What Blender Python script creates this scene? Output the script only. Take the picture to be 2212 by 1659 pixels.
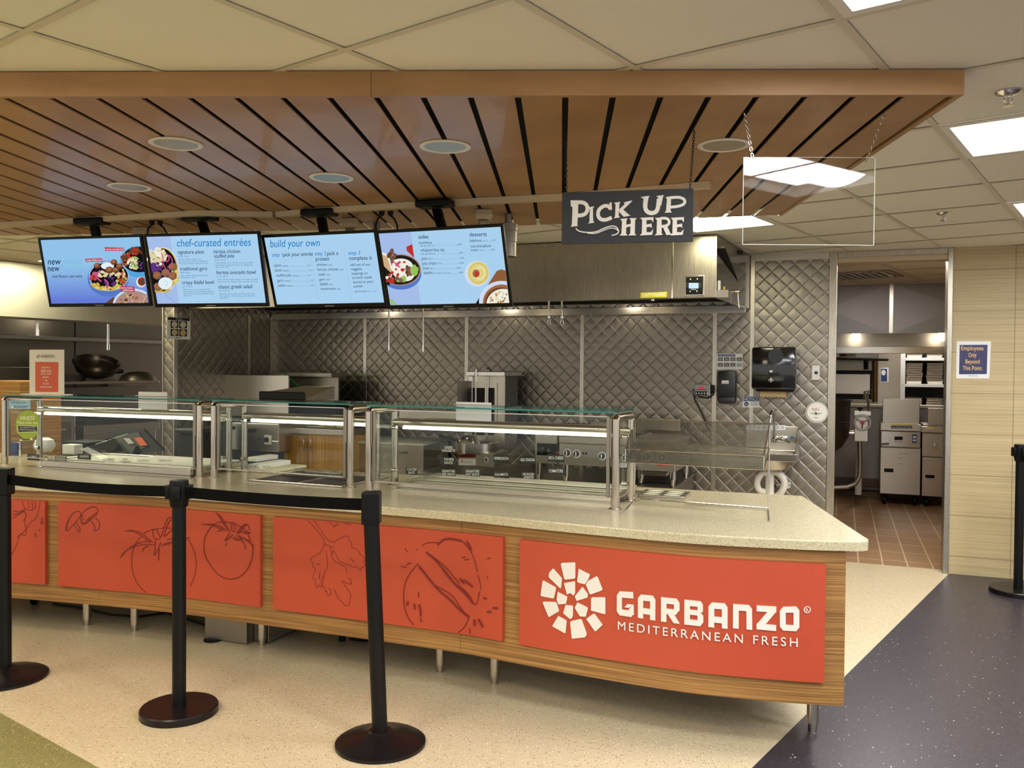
import bpy, bmesh, math, random
from mathutils import Vector, Matrix
for _o in list(bpy.data.objects): bpy.data.objects.remove(_o, do_unlink=True)
S = bpy.context.scene
COL = S.collection
# ------------------------------------------------------------------ camera, world, exposure
FPX, PITCH, ROLL, EYE = 1851.65, 0.0191566, 0.0073032, 1.52
_cp, _sp, _c, _s = math.cos(PITCH), math.sin(PITCH), math.cos(ROLL), math.sin(ROLL)
FWD = Vector((0, _cp, -_sp)); _U = Vector((0, _sp, _cp)); _R = Vector((1, 0, 0))
CR = _R*_c + _U*_s; CU = _U*_c - _R*_s
cam_d = bpy.data.cameras.new('camera'); cam = bpy.data.objects.new('camera', cam_d); COL.objects.link(cam)
cam_d.sensor_width = 36.0; cam_d.lens = FPX*36.0/2212.0; cam_d.clip_start = 0.05; cam_d.clip_end = 60
m = Matrix.Identity(4)
for i in range(3): m[i][0], m[i][1], m[i][2] = CR[i], CU[i], -FWD[i]
m[2][3] = EYE
cam.matrix_world = m
S.camera = cam
S.view_settings.view_transform = 'Standard'; S.view_settings.look = 'None'
S.view_settings.exposure = 0.0; S.view_settings.gamma = 1.0; S.view_settings.use_curve_mapping = False
wd = bpy.data.worlds.new('world'); S.world = wd; wd.use_nodes = True
wd.node_tree.nodes['Background'].inputs[0].default_value = (1.0, 0.97, 0.93, 1)
wd.node_tree.nodes['Background'].inputs[1].default_value = 1.05
LAMP_DINING, LAMP_LEFT, LAMP_KITCHEN, LAMP_FAR = 36.0, 31.0, 26.0, 34.0
try:
    S.cycles.max_bounces = 10; S.cycles.transparent_max_bounces = 24; S.cycles.sample_clamp_indirect = 6.0
    S.cycles.caustics_reflective = False; S.cycles.caustics_refractive = False
except Exception: pass

def ray(px, py): return CR*((px-1106)/FPX) - CU*((py-829.5)/FPX) + FWD
def onz(px, py, z): r = ray(px, py); return r*((z-EYE)/r.z) + Vector((0, 0, EYE))
def ony(px, py, y): r = ray(px, py); return r*(y/r.y) + Vector((0, 0, EYE))

# ------------------------------------------------------------------ frames and planes
class Fr:
    def __init__(s, o, yaw):
        s.o = Vector((o[0], o[1], 0)); s.yaw = math.radians(yaw)
        s.e1 = Vector((math.cos(s.yaw), math.sin(s.yaw), 0)); s.e2 = Vector((-math.sin(s.yaw), math.cos(s.yaw), 0))
    def w(s, u, v, z): return s.o + s.e1*u + s.e2*v + Vector((0, 0, z))
    def l(s, p): d = Vector(p)-s.o; return Vector((d.dot(s.e1), d.dot(s.e2), d.z))
    def at(s, px, py, v):            # photo point on the plane v = const -> (u, z)
        r = ray(px, py); o = Vector((0, 0, EYE))
        t = (v-(o-s.o).dot(s.e2))/r.dot(s.e2); q = s.l(o+r*t); return q.x, q.z
W = Fr((0, 0), 0)
K = Fr((3.25, 6.41), -21)            # the kitchen: u along the back wall, v into it
G53 = math.radians(53.2)
DA = Vector((math.cos(G53), math.sin(G53), 0)); DB = Vector((-math.sin(G53), math.cos(G53), 0))
G = Fr((0, 0), 53.2)                 # ceiling grid frame
T = 0.6096; CEIL = 2.438

class PL:                            # a plane with right, up and normal vectors
    def __init__(s, o, r, u):
        s.o = Vector(o); s.r = Vector(r).normalized(); s.u = Vector(u).normalized(); s.n = s.r.cross(s.u).normalized()
    def px(s, x, y):
        d = ray(x, y); o = Vector((0, 0, EYE)); t = (s.o-o).dot(s.n)/d.dot(s.n); q = o+d*t-s.o
        return q.dot(s.r), q.dot(s.u)
    def pt(s, a, b, h=0.0): return s.o + s.r*a + s.u*b + s.n*h
def vplane(p, q):                    # vertical plane through two plan points, facing the camera
    p = Vector((p[0], p[1], 0)); q = Vector((q[0], q[1], 0)); return PL(p, q-p, (0, 0, 1))

# ------------------------------------------------------------------ mesh builder
class MB:
    def __init__(s): s.v = []; s.f = []; s.mi = []; s.cur = 0
    def add(s, vs, fs):
        b = len(s.v); s.v += [Vector(p) for p in vs]
        for f in fs: s.f.append([b+i for i in f]); s.mi.append(s.cur)
        return s
    def mat(s, i): s.cur = i; return s
    def box(s, x0, x1, y0, y1, z0, z1, bev=0.0, fr=None, seg=2):
        if x1 < x0: x0, x1 = x1, x0
        if y1 < y0: y0, y1 = y1, y0
        if z1 < z0: z0, z1 = z1, z0
        if bev > 0:
            bm = bmesh.new(); bmesh.ops.create_cube(bm, size=1)
            for v in bm.verts: v.co = Vector(((x0+x1)/2+v.co.x*(x1-x0), (y0+y1)/2+v.co.y*(y1-y0), (z0+z1)/2+v.co.z*(z1-z0)))
            bmesh.ops.bevel(bm, geom=bm.edges[:], offset=min(bev, .45*min(x1-x0, y1-y0, z1-z0)), segments=seg, affect='EDGES', profile=.5)
            bm.verts.index_update(); vs = [v.co.copy() for v in bm.verts]; fs = [[v.index for v in f.verts] for f in bm.faces]; bm.free()
        else:
            vs = [Vector(p) for p in ((x0,y0,z0),(x1,y0,z0),(x1,y1,z0),(x0,y1,z0),(x0,y0,z1),(x1,y0,z1),(x1,y1,z1),(x0,y1,z1))]
            fs = [(0,3,2,1),(4,5,6,7),(0,1,5,4),(1,2,6,5),(2,3,7,6),(3,0,4,7)]
        if fr is not None: vs = [fr(p) for p in vs]
        return s.add(vs, fs)
    def cyl(s, p0, p1, r0, r1=None, n=20, cap=True):
        p0, p1 = Vector(p0), Vector(p1); r1 = r0 if r1 is None else r1
        d = (p1-p0).normalized(); a = Vector((0,0,1)) if abs(d.z) < .9 else Vector((1,0,0))
        x = d.cross(a).normalized(); y = d.cross(x)
        vs = []
        for k in range(n):
            t = 2*math.pi*k/n; e = x*math.cos(t)+y*math.sin(t); vs += [p0+e*r0, p1+e*r1]
        fs = [(2*k, 2*((k+1)%n), 2*((k+1)%n)+1, 2*k+1) for k in range(n)]
        if cap: fs += [[2*k for k in range(n)][::-1], [2*k+1 for k in range(n)]]
        return s.add(vs, fs)
    def tube(s, pts, r, n=10, closed=False):
        pts = [Vector(p) for p in pts]; N = len(pts); vs = []; fs = []; prev = None
        for i, p in enumerate(pts):
            if closed: d = (pts[(i+1)%N]-pts[i-1])
            else: d = (pts[min(i+1, N-1)]-pts[max(i-1, 0)])
            d.normalize()
            if prev is None:
                a = Vector((0,0,1)) if abs(d.z) < .9 else Vector((1,0,0)); x = d.cross(a).normalized()
            else: x = (prev-d*prev.dot(d)).normalized()
            prev = x; y = d.cross(x)
            for k in range(n):
                t = 2*math.pi*k/n; vs.append(p+(x*math.cos(t)+y*math.sin(t))*r)
        M = N if closed else N-1
        for i in range(M):
            for k in range(n):
                a, b = i*n+k, i*n+(k+1)%n; c, d2 = ((i+1)%N)*n+(k+1)%n, ((i+1)%N)*n+k
                fs.append((a, b, c, d2))
        if not closed: fs += [list(range(n))[::-1], [(N-1)*n+k for k in range(n)]]
        return s.add(vs, fs)
    def lathe(s, prof, c, n=32, axis=None):
        c = Vector(c); vs = []; fs = []
        if axis is None: X, Y, Z = Vector((1,0,0)), Vector((0,1,0)), Vector((0,0,1))
        else:
            Z = Vector(axis).normalized(); a = Vector((0,0,1)) if abs(Z.z) < .9 else Vector((1,0,0)); X = a.cross(Z).normalized(); Y = Z.cross(X)
        for (r, z) in prof:
            for k in range(n):
                t = 2*math.pi*k/n; vs.append(c+X*(r*math.cos(t))+Y*(r*math.sin(t))+Z*z)
        P = len(prof)
        for i in range(P-1):
            for k in range(n): fs.append((i*n+k, i*n+(k+1)%n, (i+1)*n+(k+1)%n, (i+1)*n+k))
        if prof[0][0] > 1e-6: fs.append(list(range(n))[::-1])
        if prof[-1][0] > 1e-6: fs.append([(P-1)*n+k for k in range(n)])
        return s.add(vs, fs)
    def prism(s, poly, d):           # polygon of 3D points pushed along d
        n = len(poly); poly = [Vector(p) for p in poly]; d = Vector(d)
        vs = poly+[p+d for p in poly]
        fs = [list(range(n))[::-1], [n+i for i in range(n)]]+[(i, (i+1)%n, n+(i+1)%n, n+i) for i in range(n)]
        return s.add(vs, fs)
    def build(s, name, mats, parent=None, smooth=False, fr=None, base=None):
        """fr: frame whose coordinates the vertices use; a part takes its parent's frame."""
        if not isinstance(mats, (list, tuple)): mats = [mats]
        if parent is not None: fr, base = INFO[parent.name]
        elif fr is None: fr = W
        if base is None: base = Vector((0, 0, 0))
        base = Vector(base)
        me = bpy.data.meshes.new(name)
        me.from_pydata([p-base for p in s.v], [], s.f)
        for mm in mats: me.materials.append(mm)
        me.polygons.foreach_set('material_index', s.mi)
        bm = bmesh.new(); bm.from_mesh(me); bmesh.ops.recalc_face_normals(bm, faces=bm.faces[:]); bm.to_mesh(me); bm.free()
        if smooth:
            me.polygons.foreach_set('use_smooth', [True]*len(me.polygons))
            try: me.set_sharp_from_angle(angle=math.radians(35))
            except Exception: pass
        me.update()
        o = bpy.data.objects.new(name, me); COL.objects.link(o)
        if parent is not None: o.parent = parent
        else: o.location = fr.w(*base); o.rotation_euler = (0, 0, fr.yaw)
        INFO[o.name] = (fr, base)
        return o
INFO = {}
def tag(o, label=None, cat=None, group=None, kind=None):
    if label: o['label'] = label
    if cat: o['category'] = cat
    if group: o['group'] = group
    if kind: o['kind'] = kind
    return o
def thing(name, label, cat, base=(0,0,0), fr=None, group=None):
    fr = fr or W
    o = bpy.data.objects.new(name, None); COL.objects.link(o); o.empty_display_size = .05
    o.location = fr.w(*base); o.rotation_euler = (0, 0, fr.yaw); INFO[o.name] = (fr, Vector(base))
    return tag(o, label, cat, group)
def copy_tree(o, parent=None):
    c = o.copy(); COL.objects.link(c); INFO[c.name] = INFO[o.name]
    if parent is not None: c.parent = parent
    for ch in [x for x in COL.objects if x.parent == o]: copy_tree(ch, c)
    return c
def clone(o, loc, label, group=None, rotz=None):
    c = copy_tree(o); c.location = loc
    if rotz is not None: c.rotation_euler = (0, 0, rotz)
    return tag(c, label, None, group)

# ------------------------------------------------------------------ flat drawing on a surface
_tc = {}
def text_mesh(s, off=0.0, space=1.0):
    k = (s, off, space)
    if k not in _tc:
        cu = bpy.data.curves.new('lettering', 'FONT'); cu.body = s; cu.size = 1; cu.offset = off; cu.space_character = space
        ob = bpy.data.objects.new('lettering', cu); COL.objects.link(ob)
        me = ob.to_mesh(); vs = [v.co.copy() for v in me.vertices]; fs = [list(p.vertices) for p in me.polygons]
        ob.to_mesh_clear(); bpy.data.objects.remove(ob); bpy.data.curves.remove(cu)
        _tc[k] = (vs, fs)
    return _tc[k]
class Draw:
    """Artwork on a plane; coordinates are photo points seen on that plane. mp bends it onto a curved surface."""
    def __init__(s, pl, step=.00012, mp=None, cv=None): s.pl = pl; s.mb = MB(); s.h = step; s.step = step; s.mats = []; s.mp = mp or pl.pt; s.cv = cv or (lambda x, y: (x, y))
    def _m(s, mat):
        if mat not in s.mats: s.mats.append(mat)
        s.mb.cur = s.mats.index(mat)
    def ab(s, p): return s.pl.px(*s.cv(*p))
    def raw(s, ab, mat, thick=0.0):
        s._m(mat); s.h += s.step
        if thick: s.mb.prism([s.mp(a, b, 0) for a, b in ab], s.pl.n*thick)
        else: s.mb.add([s.mp(a, b, s.h) for a, b in ab], [list(range(len(ab)))])
    def poly(s, pts, mat, thick=0.0): s.raw([s.ab(p) for p in pts], mat, thick)
    def rect(s, x0, y0, x1, y1, mat, thick=0.0): s.poly([(x0,y1),(x1,y1),(x1,y0),(x0,y0)], mat, thick)
    def ell(s, x, y, rx, ry, mat, n=28, rot=0.0, a0=0, a1=360):
        c, k = math.cos(math.radians(rot)), math.sin(math.radians(rot)); P = []
        for i in range(n):
            t = math.radians(a0+(a1-a0)*i/(n if a1-a0 == 360 else n-1)); ex, ey = rx*math.cos(t), ry*math.sin(t); P.append((x+ex*c-ey*k, y+ex*k+ey*c))
        s.poly(P, mat)
    def ring(s, x, y, rx, ry, w, mat, n=32):
        s.stroke([(x+rx*math.cos(2*math.pi*i/n), y+ry*math.sin(2*math.pi*i/n)) for i in range(n+1)], w, mat)
    def stroke(s, pts, w, mat, thick=0.0, smooth=0):
        P = [Vector((*s.ab(p), 0)) for p in pts]
        for _ in range(smooth):
            Q = [P[0]]
            for a, b in zip(P, P[1:]): Q += [a*.75+b*.25, a*.25+b*.75]
            P = Q+[P[-1]]
        x, y = s.cv(*pts[len(pts)//2]); a = Vector((*s.pl.px(x, y), 0)); b = Vector((*s.pl.px(x, y+1), 0)); x1, y1 = s.cv(1, 0); x0, y0 = s.cv(0, 0)
        hw = w*.5*(a-b).length*abs(x1-x0)
        s._m(mat); s.h += s.step; L = []; R = []
        for i, p in enumerate(P):
            d = (P[min(i+1, len(P)-1)]-P[max(i-1, 0)])
            if d.length < 1e-9: d = Vector((1, 0, 0))
            d.normalize(); n = Vector((-d.y, d.x, 0))*hw; L.append(p+n); R.append(p-n)
        vs = []; fs = []
        for l, r in zip(L, R): vs += [s.mp(l.x, l.y, thick or s.h), s.mp(r.x, r.y, thick or s.h)]
        for i in range(len(P)-1): fs.append((2*i, 2*i+1, 2*i+3, 2*i+2))
        s.mb.add(vs, fs)
        if thick:
            vs2 = []
            for l, r in zip(L, R): vs2 += [s.mp(l.x, l.y, 0), s.mp(r.x, r.y, 0)]
            n = len(P)
            fs2 = []
            for i in range(n-1): fs2 += [(2*i, 2*i+2, 2*n+2*i+2, 2*n+2*i), (2*i+1, 2*n+2*i+1, 2*n+2*i+3, 2*i+3)]
            fs2 += [(0, 2*n, 2*n+1, 1), (2*n-2, 2*n-1, 4*n-1, 4*n-2)]
            s.mb.add(vs2+vs, fs2)
    def text(s, t, x0, y0, x1, y1, em, mat, off=0.0, space=1.0, thick=0.0):
        """text from baseline start to baseline end (photo points), em in the same units"""
        bold = max(0, off-.004); off = 0.0 if thick else min(off, .004)
        vs, fs = text_mesh(t, off, space)
        if not vs: return
        if bold:
            k = bold*1.3
            s._text([v+Vector((-k, 0, 0)) for v in vs], fs, x0, y0, x1, y1, em, mat, thick)
            s._text([v+Vector((k, 0, 0)) for v in vs], fs, x0, y0, x1, y1, em, mat, thick+.0003 if thick else 0)
        else: s._text(vs, fs, x0, y0, x1, y1, em, mat, thick)
    def _text(s, vs, fs, x0, y0, x1, y1, em, mat, thick):
        A = Vector((*s.ab((x0, y0)), 0)); B = Vector((*s.ab((x1, y1)), 0)); D = B-A
        Up = Vector((*s.ab((x0, y0-em)), 0))-A
        mx = max(v.x for v in vs); mn = min(v.x for v in vs)
        s._m(mat); s.h += s.step
        P = [A+D*((v.x-mn)/(mx-mn))+Up*v.y for v in vs]
        if thick:
            s.mb.add([s.mp(p.x, p.y, thick) for p in P], fs)
            cnt = {}
            for f in fs:
                for i in range(len(f)):
                    e = (f[i], f[(i+1)%len(f)]); k = (min(e), max(e)); cnt[k] = cnt.get(k, 0)+1
            bd = [k for k, c in cnt.items() if c == 1]
            for i, j in bd:
                p, q = P[i], P[j]; s.mb.add([s.mp(p.x, p.y, 0), s.mp(q.x, q.y, 0), s.mp(q.x, q.y, thick), s.mp(p.x, p.y, thick)], [(0,1,2,3)])
        else: s.mb.add([s.mp(p.x, p.y, s.h) for p in P], fs)
    def build(s, name, parent=None, **kw):
        fr = INFO[parent.name][0] if parent is not None else kw.get('fr', W)
        s.mb.v = [fr.l(p) for p in s.mb.v]
        return s.mb.build(name, s.mats, parent, **kw)
def crop(ox, oy, sc): return lambda x, y: (ox+x/sc, oy+y/sc)

# ------------------------------------------------------------------ materials
def lin(c): return tuple(((v/255)/12.92 if v/255 <= .04045 else (((v/255)+.055)/1.055)**2.4) for v in c)
MATS = {}
def mat(name, col, rough=.5, metal=0.0, emit=0.0, alpha=1.0, spec=None, coat=0.0):
    if name in MATS: return MATS[name]
    M = bpy.data.materials.new(name); M.use_nodes = True; b = M.node_tree.nodes['Principled BSDF']
    c = (*lin(col), 1)
    b.inputs['Base Color'].default_value = c; b.inputs['Roughness'].default_value = rough; b.inputs['Metallic'].default_value = metal
    if emit: b.inputs['Emission Color'].default_value = c; b.inputs['Emission Strength'].default_value = emit
    if alpha < 1: b.inputs['Alpha'].default_value = alpha
    if spec is not None: b.inputs['Specular IOR Level'].default_value = spec
    if coat: b.inputs['Coat Weight'].default_value = coat; b.inputs['Coat Roughness'].default_value = .08
    MATS[name] = M; return M
def N(M, t, **kw):
    n = M.node_tree.nodes.new(t)
    for k, v in kw.items():
        if k.startswith('i_'):
            key = k[2:]; key = int(key) if key.isdigit() else key.replace('_', ' ')
            n.inputs[key].default_value = v
        else: setattr(n, k, v)
    return n
def L(M, a, b): M.node_tree.links.new(a, b)
def BS(M): return M.node_tree.nodes['Principled BSDF']
def coords(M, scale=(1,1,1), rot=(0,0,0)):
    t = N(M, 'ShaderNodeTexCoord'); mp = N(M, 'ShaderNodeMapping'); mp.inputs['Scale'].default_value = scale; mp.inputs['Rotation'].default_value = rot
    L(M, t.outputs['Object'], mp.inputs['Vector']); return mp.outputs['Vector']
def mathn(M, op, a, b=None, c=None):
    n = N(M, 'ShaderNodeMath', operation=op)
    for i, x in enumerate((a, b, c)):
        if x is None: continue
        if isinstance(x, (int, float)): n.inputs[i].default_value = x
        else: L(M, x, n.inputs[i])
    return n.outputs[0]
def mix(M, fac, a, b):
    n = N(M, 'ShaderNodeMix', data_type='RGBA')
    if isinstance(fac, (int, float)): n.inputs[0].default_value = fac
    else: L(M, fac, n.inputs[0])
    for x, i in ((a, 6), (b, 7)):
        if isinstance(x, tuple): n.inputs[i].default_value = (*x[:3], 1)
        else: L(M, x, n.inputs[i])
    return n.outputs[2]
def bump(M, h, strength, dist=.01):
    n = N(M, 'ShaderNodeBump'); n.inputs['Strength'].default_value = strength; n.inputs['Distance'].default_value = dist
    L(M, h, n.inputs['Height']); L(M, n.outputs['Normal'], BS(M).inputs['Normal'])
def wood(name, c1, c2, sc, rough=.4, coat=0.0, fine=40):
    M = mat(name, c1, rough, coat=coat); v = coords(M, sc)
    a = N(M, 'ShaderNodeTexNoise'); a.inputs['Scale'].default_value = 1; a.inputs['Detail'].default_value = 6; L(M, v, a.inputs['Vector'])
    r = N(M, 'ShaderNodeValToRGB'); r.color_ramp.elements[0].position = .38; r.color_ramp.elements[1].position = .64
    r.color_ramp.elements[0].color = (*lin(c2), 1); r.color_ramp.elements[1].color = (*lin(c1), 1)
    L(M, a.outputs['Fac'], r.inputs['Fac']); L(M, r.outputs['Color'], BS(M).inputs['Base Color']); return M
def terrazzo(name, base, flecks, rough=.35):
    M = mat(name, base, rough); v = coords(M); col = lin(base)
    n0 = N(M, 'ShaderNodeTexNoise'); n0.inputs['Scale'].default_value = 1.7; n0.inputs['Detail'].default_value = 4; L(M, v, n0.inputs['Vector'])
    cur = mix(M, n0.outputs['Fac'], tuple(x*.9 for x in lin(base)), tuple(min(1, x*1.08) for x in lin(base)))
    for (c, scale, rad, thr) in flecks:
        vo = N(M, 'ShaderNodeTexVoronoi'); vo.inputs['Scale'].default_value = scale; L(M, v, vo.inputs['Vector'])
        sep = N(M, 'ShaderNodeSeparateColor'); L(M, vo.outputs['Color'], sep.inputs[0])
        nz = N(M, 'ShaderNodeTexNoise'); nz.inputs['Scale'].default_value = scale*1.3; L(M, v, nz.inputs['Vector'])
        d = mathn(M, 'ADD', vo.outputs['Distance'], mathn(M, 'MULTIPLY', mathn(M, 'SUBTRACT', nz.outputs['Fac'], .5), .5))
        f = mathn(M, 'MULTIPLY', mathn(M, 'LESS_THAN', d, rad), mathn(M, 'GREATER_THAN', sep.outputs[0], thr))
        cur = mix(M, f, cur, lin(c))
    L(M, cur, BS(M).inputs['Base Color']); return M
def steel(name, col=(176,170,160), rough=.3, brush=(1,1,60), amt=.06):
    M = mat(name, col, rough, 1.0); v = coords(M, brush)
    a = N(M, 'ShaderNodeTexNoise'); a.inputs['Scale'].default_value = 6; a.inputs['Detail'].default_value = 3; L(M, v, a.inputs['Vector'])
    L(M, mathn(M, 'ADD', mathn(M, 'MULTIPLY', a.outputs['Fac'], amt*2.5), rough-amt), BS(M).inputs['Roughness'])
    L(M, mix(M, a.outputs['Fac'], tuple(x*.86 for x in lin(col)), tuple(min(1, x*1.1) for x in lin(col))), BS(M).inputs['Base Color']); return M
def glassy(name, col, rough, base, trans=(1,1,1)):
    """thin clear sheet: mostly see-through, mirror-like at grazing angles"""
    M = bpy.data.materials.new(name); M.use_nodes = True; nt = M.node_tree
    for n in list(nt.nodes): nt.nodes.remove(n)
    o = nt.nodes.new('ShaderNodeOutputMaterial'); t = nt.nodes.new('ShaderNodeBsdfTransparent'); g = nt.nodes.new('ShaderNodeBsdfGlossy'); x = nt.nodes.new('ShaderNodeMixShader'); f = nt.nodes.new('ShaderNodeLayerWeight')
    t.inputs[0].default_value = (*trans, 1); g.inputs[0].default_value = (*col, 1); g.inputs['Roughness'].default_value = rough
    fac = mathn(M, 'ADD', mathn(M, 'MULTIPLY', mathn(M, 'POWER', f.outputs['Facing'], 5.0), .8), base)
    L(M, fac, x.inputs[0]); L(M, t.outputs[0], x.inputs[1]); L(M, g.outputs[0], x.inputs[2]); L(M, x.outputs[0], o.inputs[0]); MATS[name] = M; return M
M_STEEL = steel('stainless_brushed', (200,193,180), .30)
M_STEELV = steel('stainless_vertical_grain', (184,176,160), .27, (60,60,1), .04)
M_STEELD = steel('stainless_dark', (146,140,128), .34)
M_STEELB = steel('stainless_bright', (205,200,190), .2, (1,1,30), .04)
M_CHROME = mat('chrome', (215,212,205), .12, 1.0)
M_TUBE = mat('polished_tube', (190,180,165), .2, 1.0)
M_BLACK = mat('black_plastic', (7,7,8), .42, spec=.2)
M_BLACKM = mat('black_powder_coat', (8,7,7), .4, spec=.25)
M_BELT = mat('black_belt', (6,5,5), .8, spec=.1)
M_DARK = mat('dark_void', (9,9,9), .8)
M_IRON = mat('cast_iron', (28,27,26), .6)
M_WHITE = mat('white_plastic', (236,233,224), .4)
M_PAPER = mat('white_paper', (238,236,232), .7)
M_CREAM = mat('cream_paint', (222,214,196), .55)
M_GREYW = mat('grey_wall_paint', (168,162,156), .5)
M_BEIGEP = mat('beige_conduit', (205,184,150), .5)
M_TEAL = mat('glass_edge', (30,122,112), .15)
M_TOWEL = mat('brown_paper', (214,186,134), .8)
M_RED = mat('red_panel', (174,66,37), .5)
M_REDL = mat('dark_red_line', (112,20,12), .6)
M_LOGO = mat('logo_white', (220,214,202), .5)
M_OAK = wood('zebra_oak', (162,119,64), (118,81,38), (1.8,1.8,170), .45)
M_OAKV = wood('cabinet_oak', (196,150,80), (168,122,58), (70,70,1.6), .42)
M_MAPLE = wood('canopy_maple', (174,132,86), (160,118,74), (3,3,14), .42, coat=.15)
M_FLOOR = terrazzo('terrazzo_cream', (202,184,150), [((150,122,84),95,.30,.72),((86,68,48),120,.22,.86),((226,208,170),80,.3,.7)], .38)
M_PURPLE = terrazzo('terrazzo_purple', (47,41,48), [((78,70,78),120,.32,.55),((26,22,32),110,.32,.6),((214,204,206),58,.16,.9)], .34)
M_GREEN = terrazzo('terrazzo_green', (128,122,74), [((92,92,52),110,.32,.6),((176,160,110),100,.26,.7),((206,186,130),70,.2,.8)], .38)
M_TOP = terrazzo('speckled_quartz', (190,178,144), [((140,124,92),260,.36,.5),((96,76,50),300,.34,.78),((214,204,174),240,.32,.7)], .22)
M_TILE = mat('ceiling_tile', (248,243,230), .85)
v_ = coords(M_TILE); n_ = N(M_TILE, 'ShaderNodeTexNoise'); n_.inputs['Scale'].default_value = 150; n_.inputs['Detail'].default_value = 3; L(M_TILE, v_, n_.inputs['Vector']); bump(M_TILE, n_.outputs['Fac'], .25, .004)
M_GRID = mat('ceiling_grid', (224,216,198), .5)
def brick(name, c1, c2, mortar, bw, bh, ms, rot, rough, stripe=None, offset=0.0, loc=(0,0,0)):
    M = mat(name, c1, rough); t = N(M, 'ShaderNodeTexCoord'); mp = N(M, 'ShaderNodeMapping'); mp.inputs['Rotation'].default_value = rot; mp.inputs['Location'].default_value = loc
    L(M, t.outputs['Object'], mp.inputs['Vector'])
    b = N(M, 'ShaderNodeTexBrick'); b.offset = offset; b.squash = 1.0; L(M, mp.outputs['Vector'], b.inputs['Vector'])
    b.inputs['Scale'].default_value = 1; b.inputs['Brick Width'].default_value = bw; b.inputs['Row Height'].default_value = bh; b.inputs['Mortar Size'].default_value = ms
    b.inputs['Color1'].default_value = (*lin(c1), 1); b.inputs['Color2'].default_value = (*lin(c2), 1); b.inputs['Mortar'].default_value = (*lin(mortar), 1); b.inputs['Mortar Smooth'].default_value = 0
    cur = b.outputs['Color']
    if stripe:
        v = coords(M, stripe[0]); a = N(M, 'ShaderNodeTexNoise'); a.inputs['Scale'].default_value = 1; a.inputs['Detail'].default_value = 5; L(M, v, a.inputs['Vector'])
        r = N(M, 'ShaderNodeValToRGB'); r.color_ramp.elements[0].position = .36; r.color_ramp.elements[1].position = .58; r.color_ramp.elements[0].color = (stripe[1],)*3+(1,); r.color_ramp.elements[1].color = (1,1,1,1)
        L(M, a.outputs['Fac'], r.inputs['Fac']); mx = N(M, 'ShaderNodeMix', data_type='RGBA', blend_type='MULTIPLY'); mx.inputs[0].default_value = 1; L(M, cur, mx.inputs[6]); L(M, r.outputs['Color'], mx.inputs[7]); cur = mx.outputs[2]
    L(M, cur, BS(M).inputs['Base Color']); return M
R90 = math.pi/2
M_BEIGE = brick('striped_beige_tile', (196,174,128), (192,170,124), (158,134,90), .6096, .3048, .0035, (-R90,0,0), .5, ((1.2,1.2,110), .80), loc=(.17,.17,.0))
M_QUARRY = brick('quarry_tile', (158,122,86), (150,114,80), (206,180,142), .178, .36, .0055, (0,0,math.radians(21)), .42, None, .0, loc=(.03,.1,0))
M_BASE = brick('quarry_base', (108,82,58), (100,76,54), (84,62,44), .3, .16, .004, (-R90,0,0), .45)
def quilt(name, col, d, rough):
    M = mat(name, col, rough, 1.0); t = N(M, 'ShaderNodeTexCoord'); sp = N(M, 'ShaderNodeSeparateXYZ'); L(M, t.outputs['Object'], sp.inputs[0])
    h = mathn(M, 'ADD', sp.outputs[0], sp.outputs[1])
    a = mathn(M, 'MULTIPLY', mathn(M, 'ADD', h, sp.outputs[2]), math.pi/d); b = mathn(M, 'MULTIPLY', mathn(M, 'SUBTRACT', h, sp.outputs[2]), math.pi/d)
    sa, sb = mathn(M, 'ABSOLUTE', mathn(M, 'SINE', a)), mathn(M, 'ABSOLUTE', mathn(M, 'SINE', b))
    p = mathn(M, 'MINIMUM', sa, sb)
    groove = mathn(M, 'SUBTRACT', 1.0, mathn(M, 'POWER', mathn(M, 'SUBTRACT', 1.0, p), 8.0))
    q = mathn(M, 'ADD', mathn(M, 'MULTIPLY', groove, .55), mathn(M, 'MULTIPLY', mathn(M, 'MULTIPLY', sa, sb), .6))
    bump(M, q, .55, .0055)
    n = N(M, 'ShaderNodeTexNoise'); n.inputs['Scale'].default_value = 9; L(M, t.outputs['Object'], n.inputs['Vector'])
    seam = mathn(M, 'LESS_THAN', p, .035)
    L(M, mix(M, seam, mix(M, n.outputs['Fac'], tuple(x*.85 for x in lin(col)), lin(col)), tuple(min(1, x*1.35) for x in lin(col))), BS(M).inputs['Base Color'])
    return M
M_QUILT = quilt('quilted_stainless', (150,143,132), .115, .36)
M_GLASS = glassy('clear_glass', (.95,1,.98), .0, .012, (.96,.98,.97))
M_ACRYL = glassy('clear_acrylic', (1,1,1), .02, .018, (.975,.98,.97))
def lampm(name, col, e):
    return mat(name, col, .5, 0, e)
M_LAMPD = lampm('lamp_dining', (244,248,255), LAMP_DINING)
M_LAMPL = lampm('lamp_left', (255,243,216), LAMP_LEFT)
M_LAMPK = lampm('lamp_kitchen', (252,248,214), LAMP_KITCHEN)
M_LAMPF = lampm('lamp_far', (255,246,236), LAMP_FAR)
M_LAMPG = lampm('lamp_globe', (255,240,214), 12.0)
M_LED = lampm('led_strip', (255,248,225), 3.5)
def scr(name, col, e=1.0):
    M = mat('screen_'+name, col, .5, 0, e, spec=0.0); BS(M).inputs['Base Color'].default_value = (0,0,0,1); return M
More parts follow.
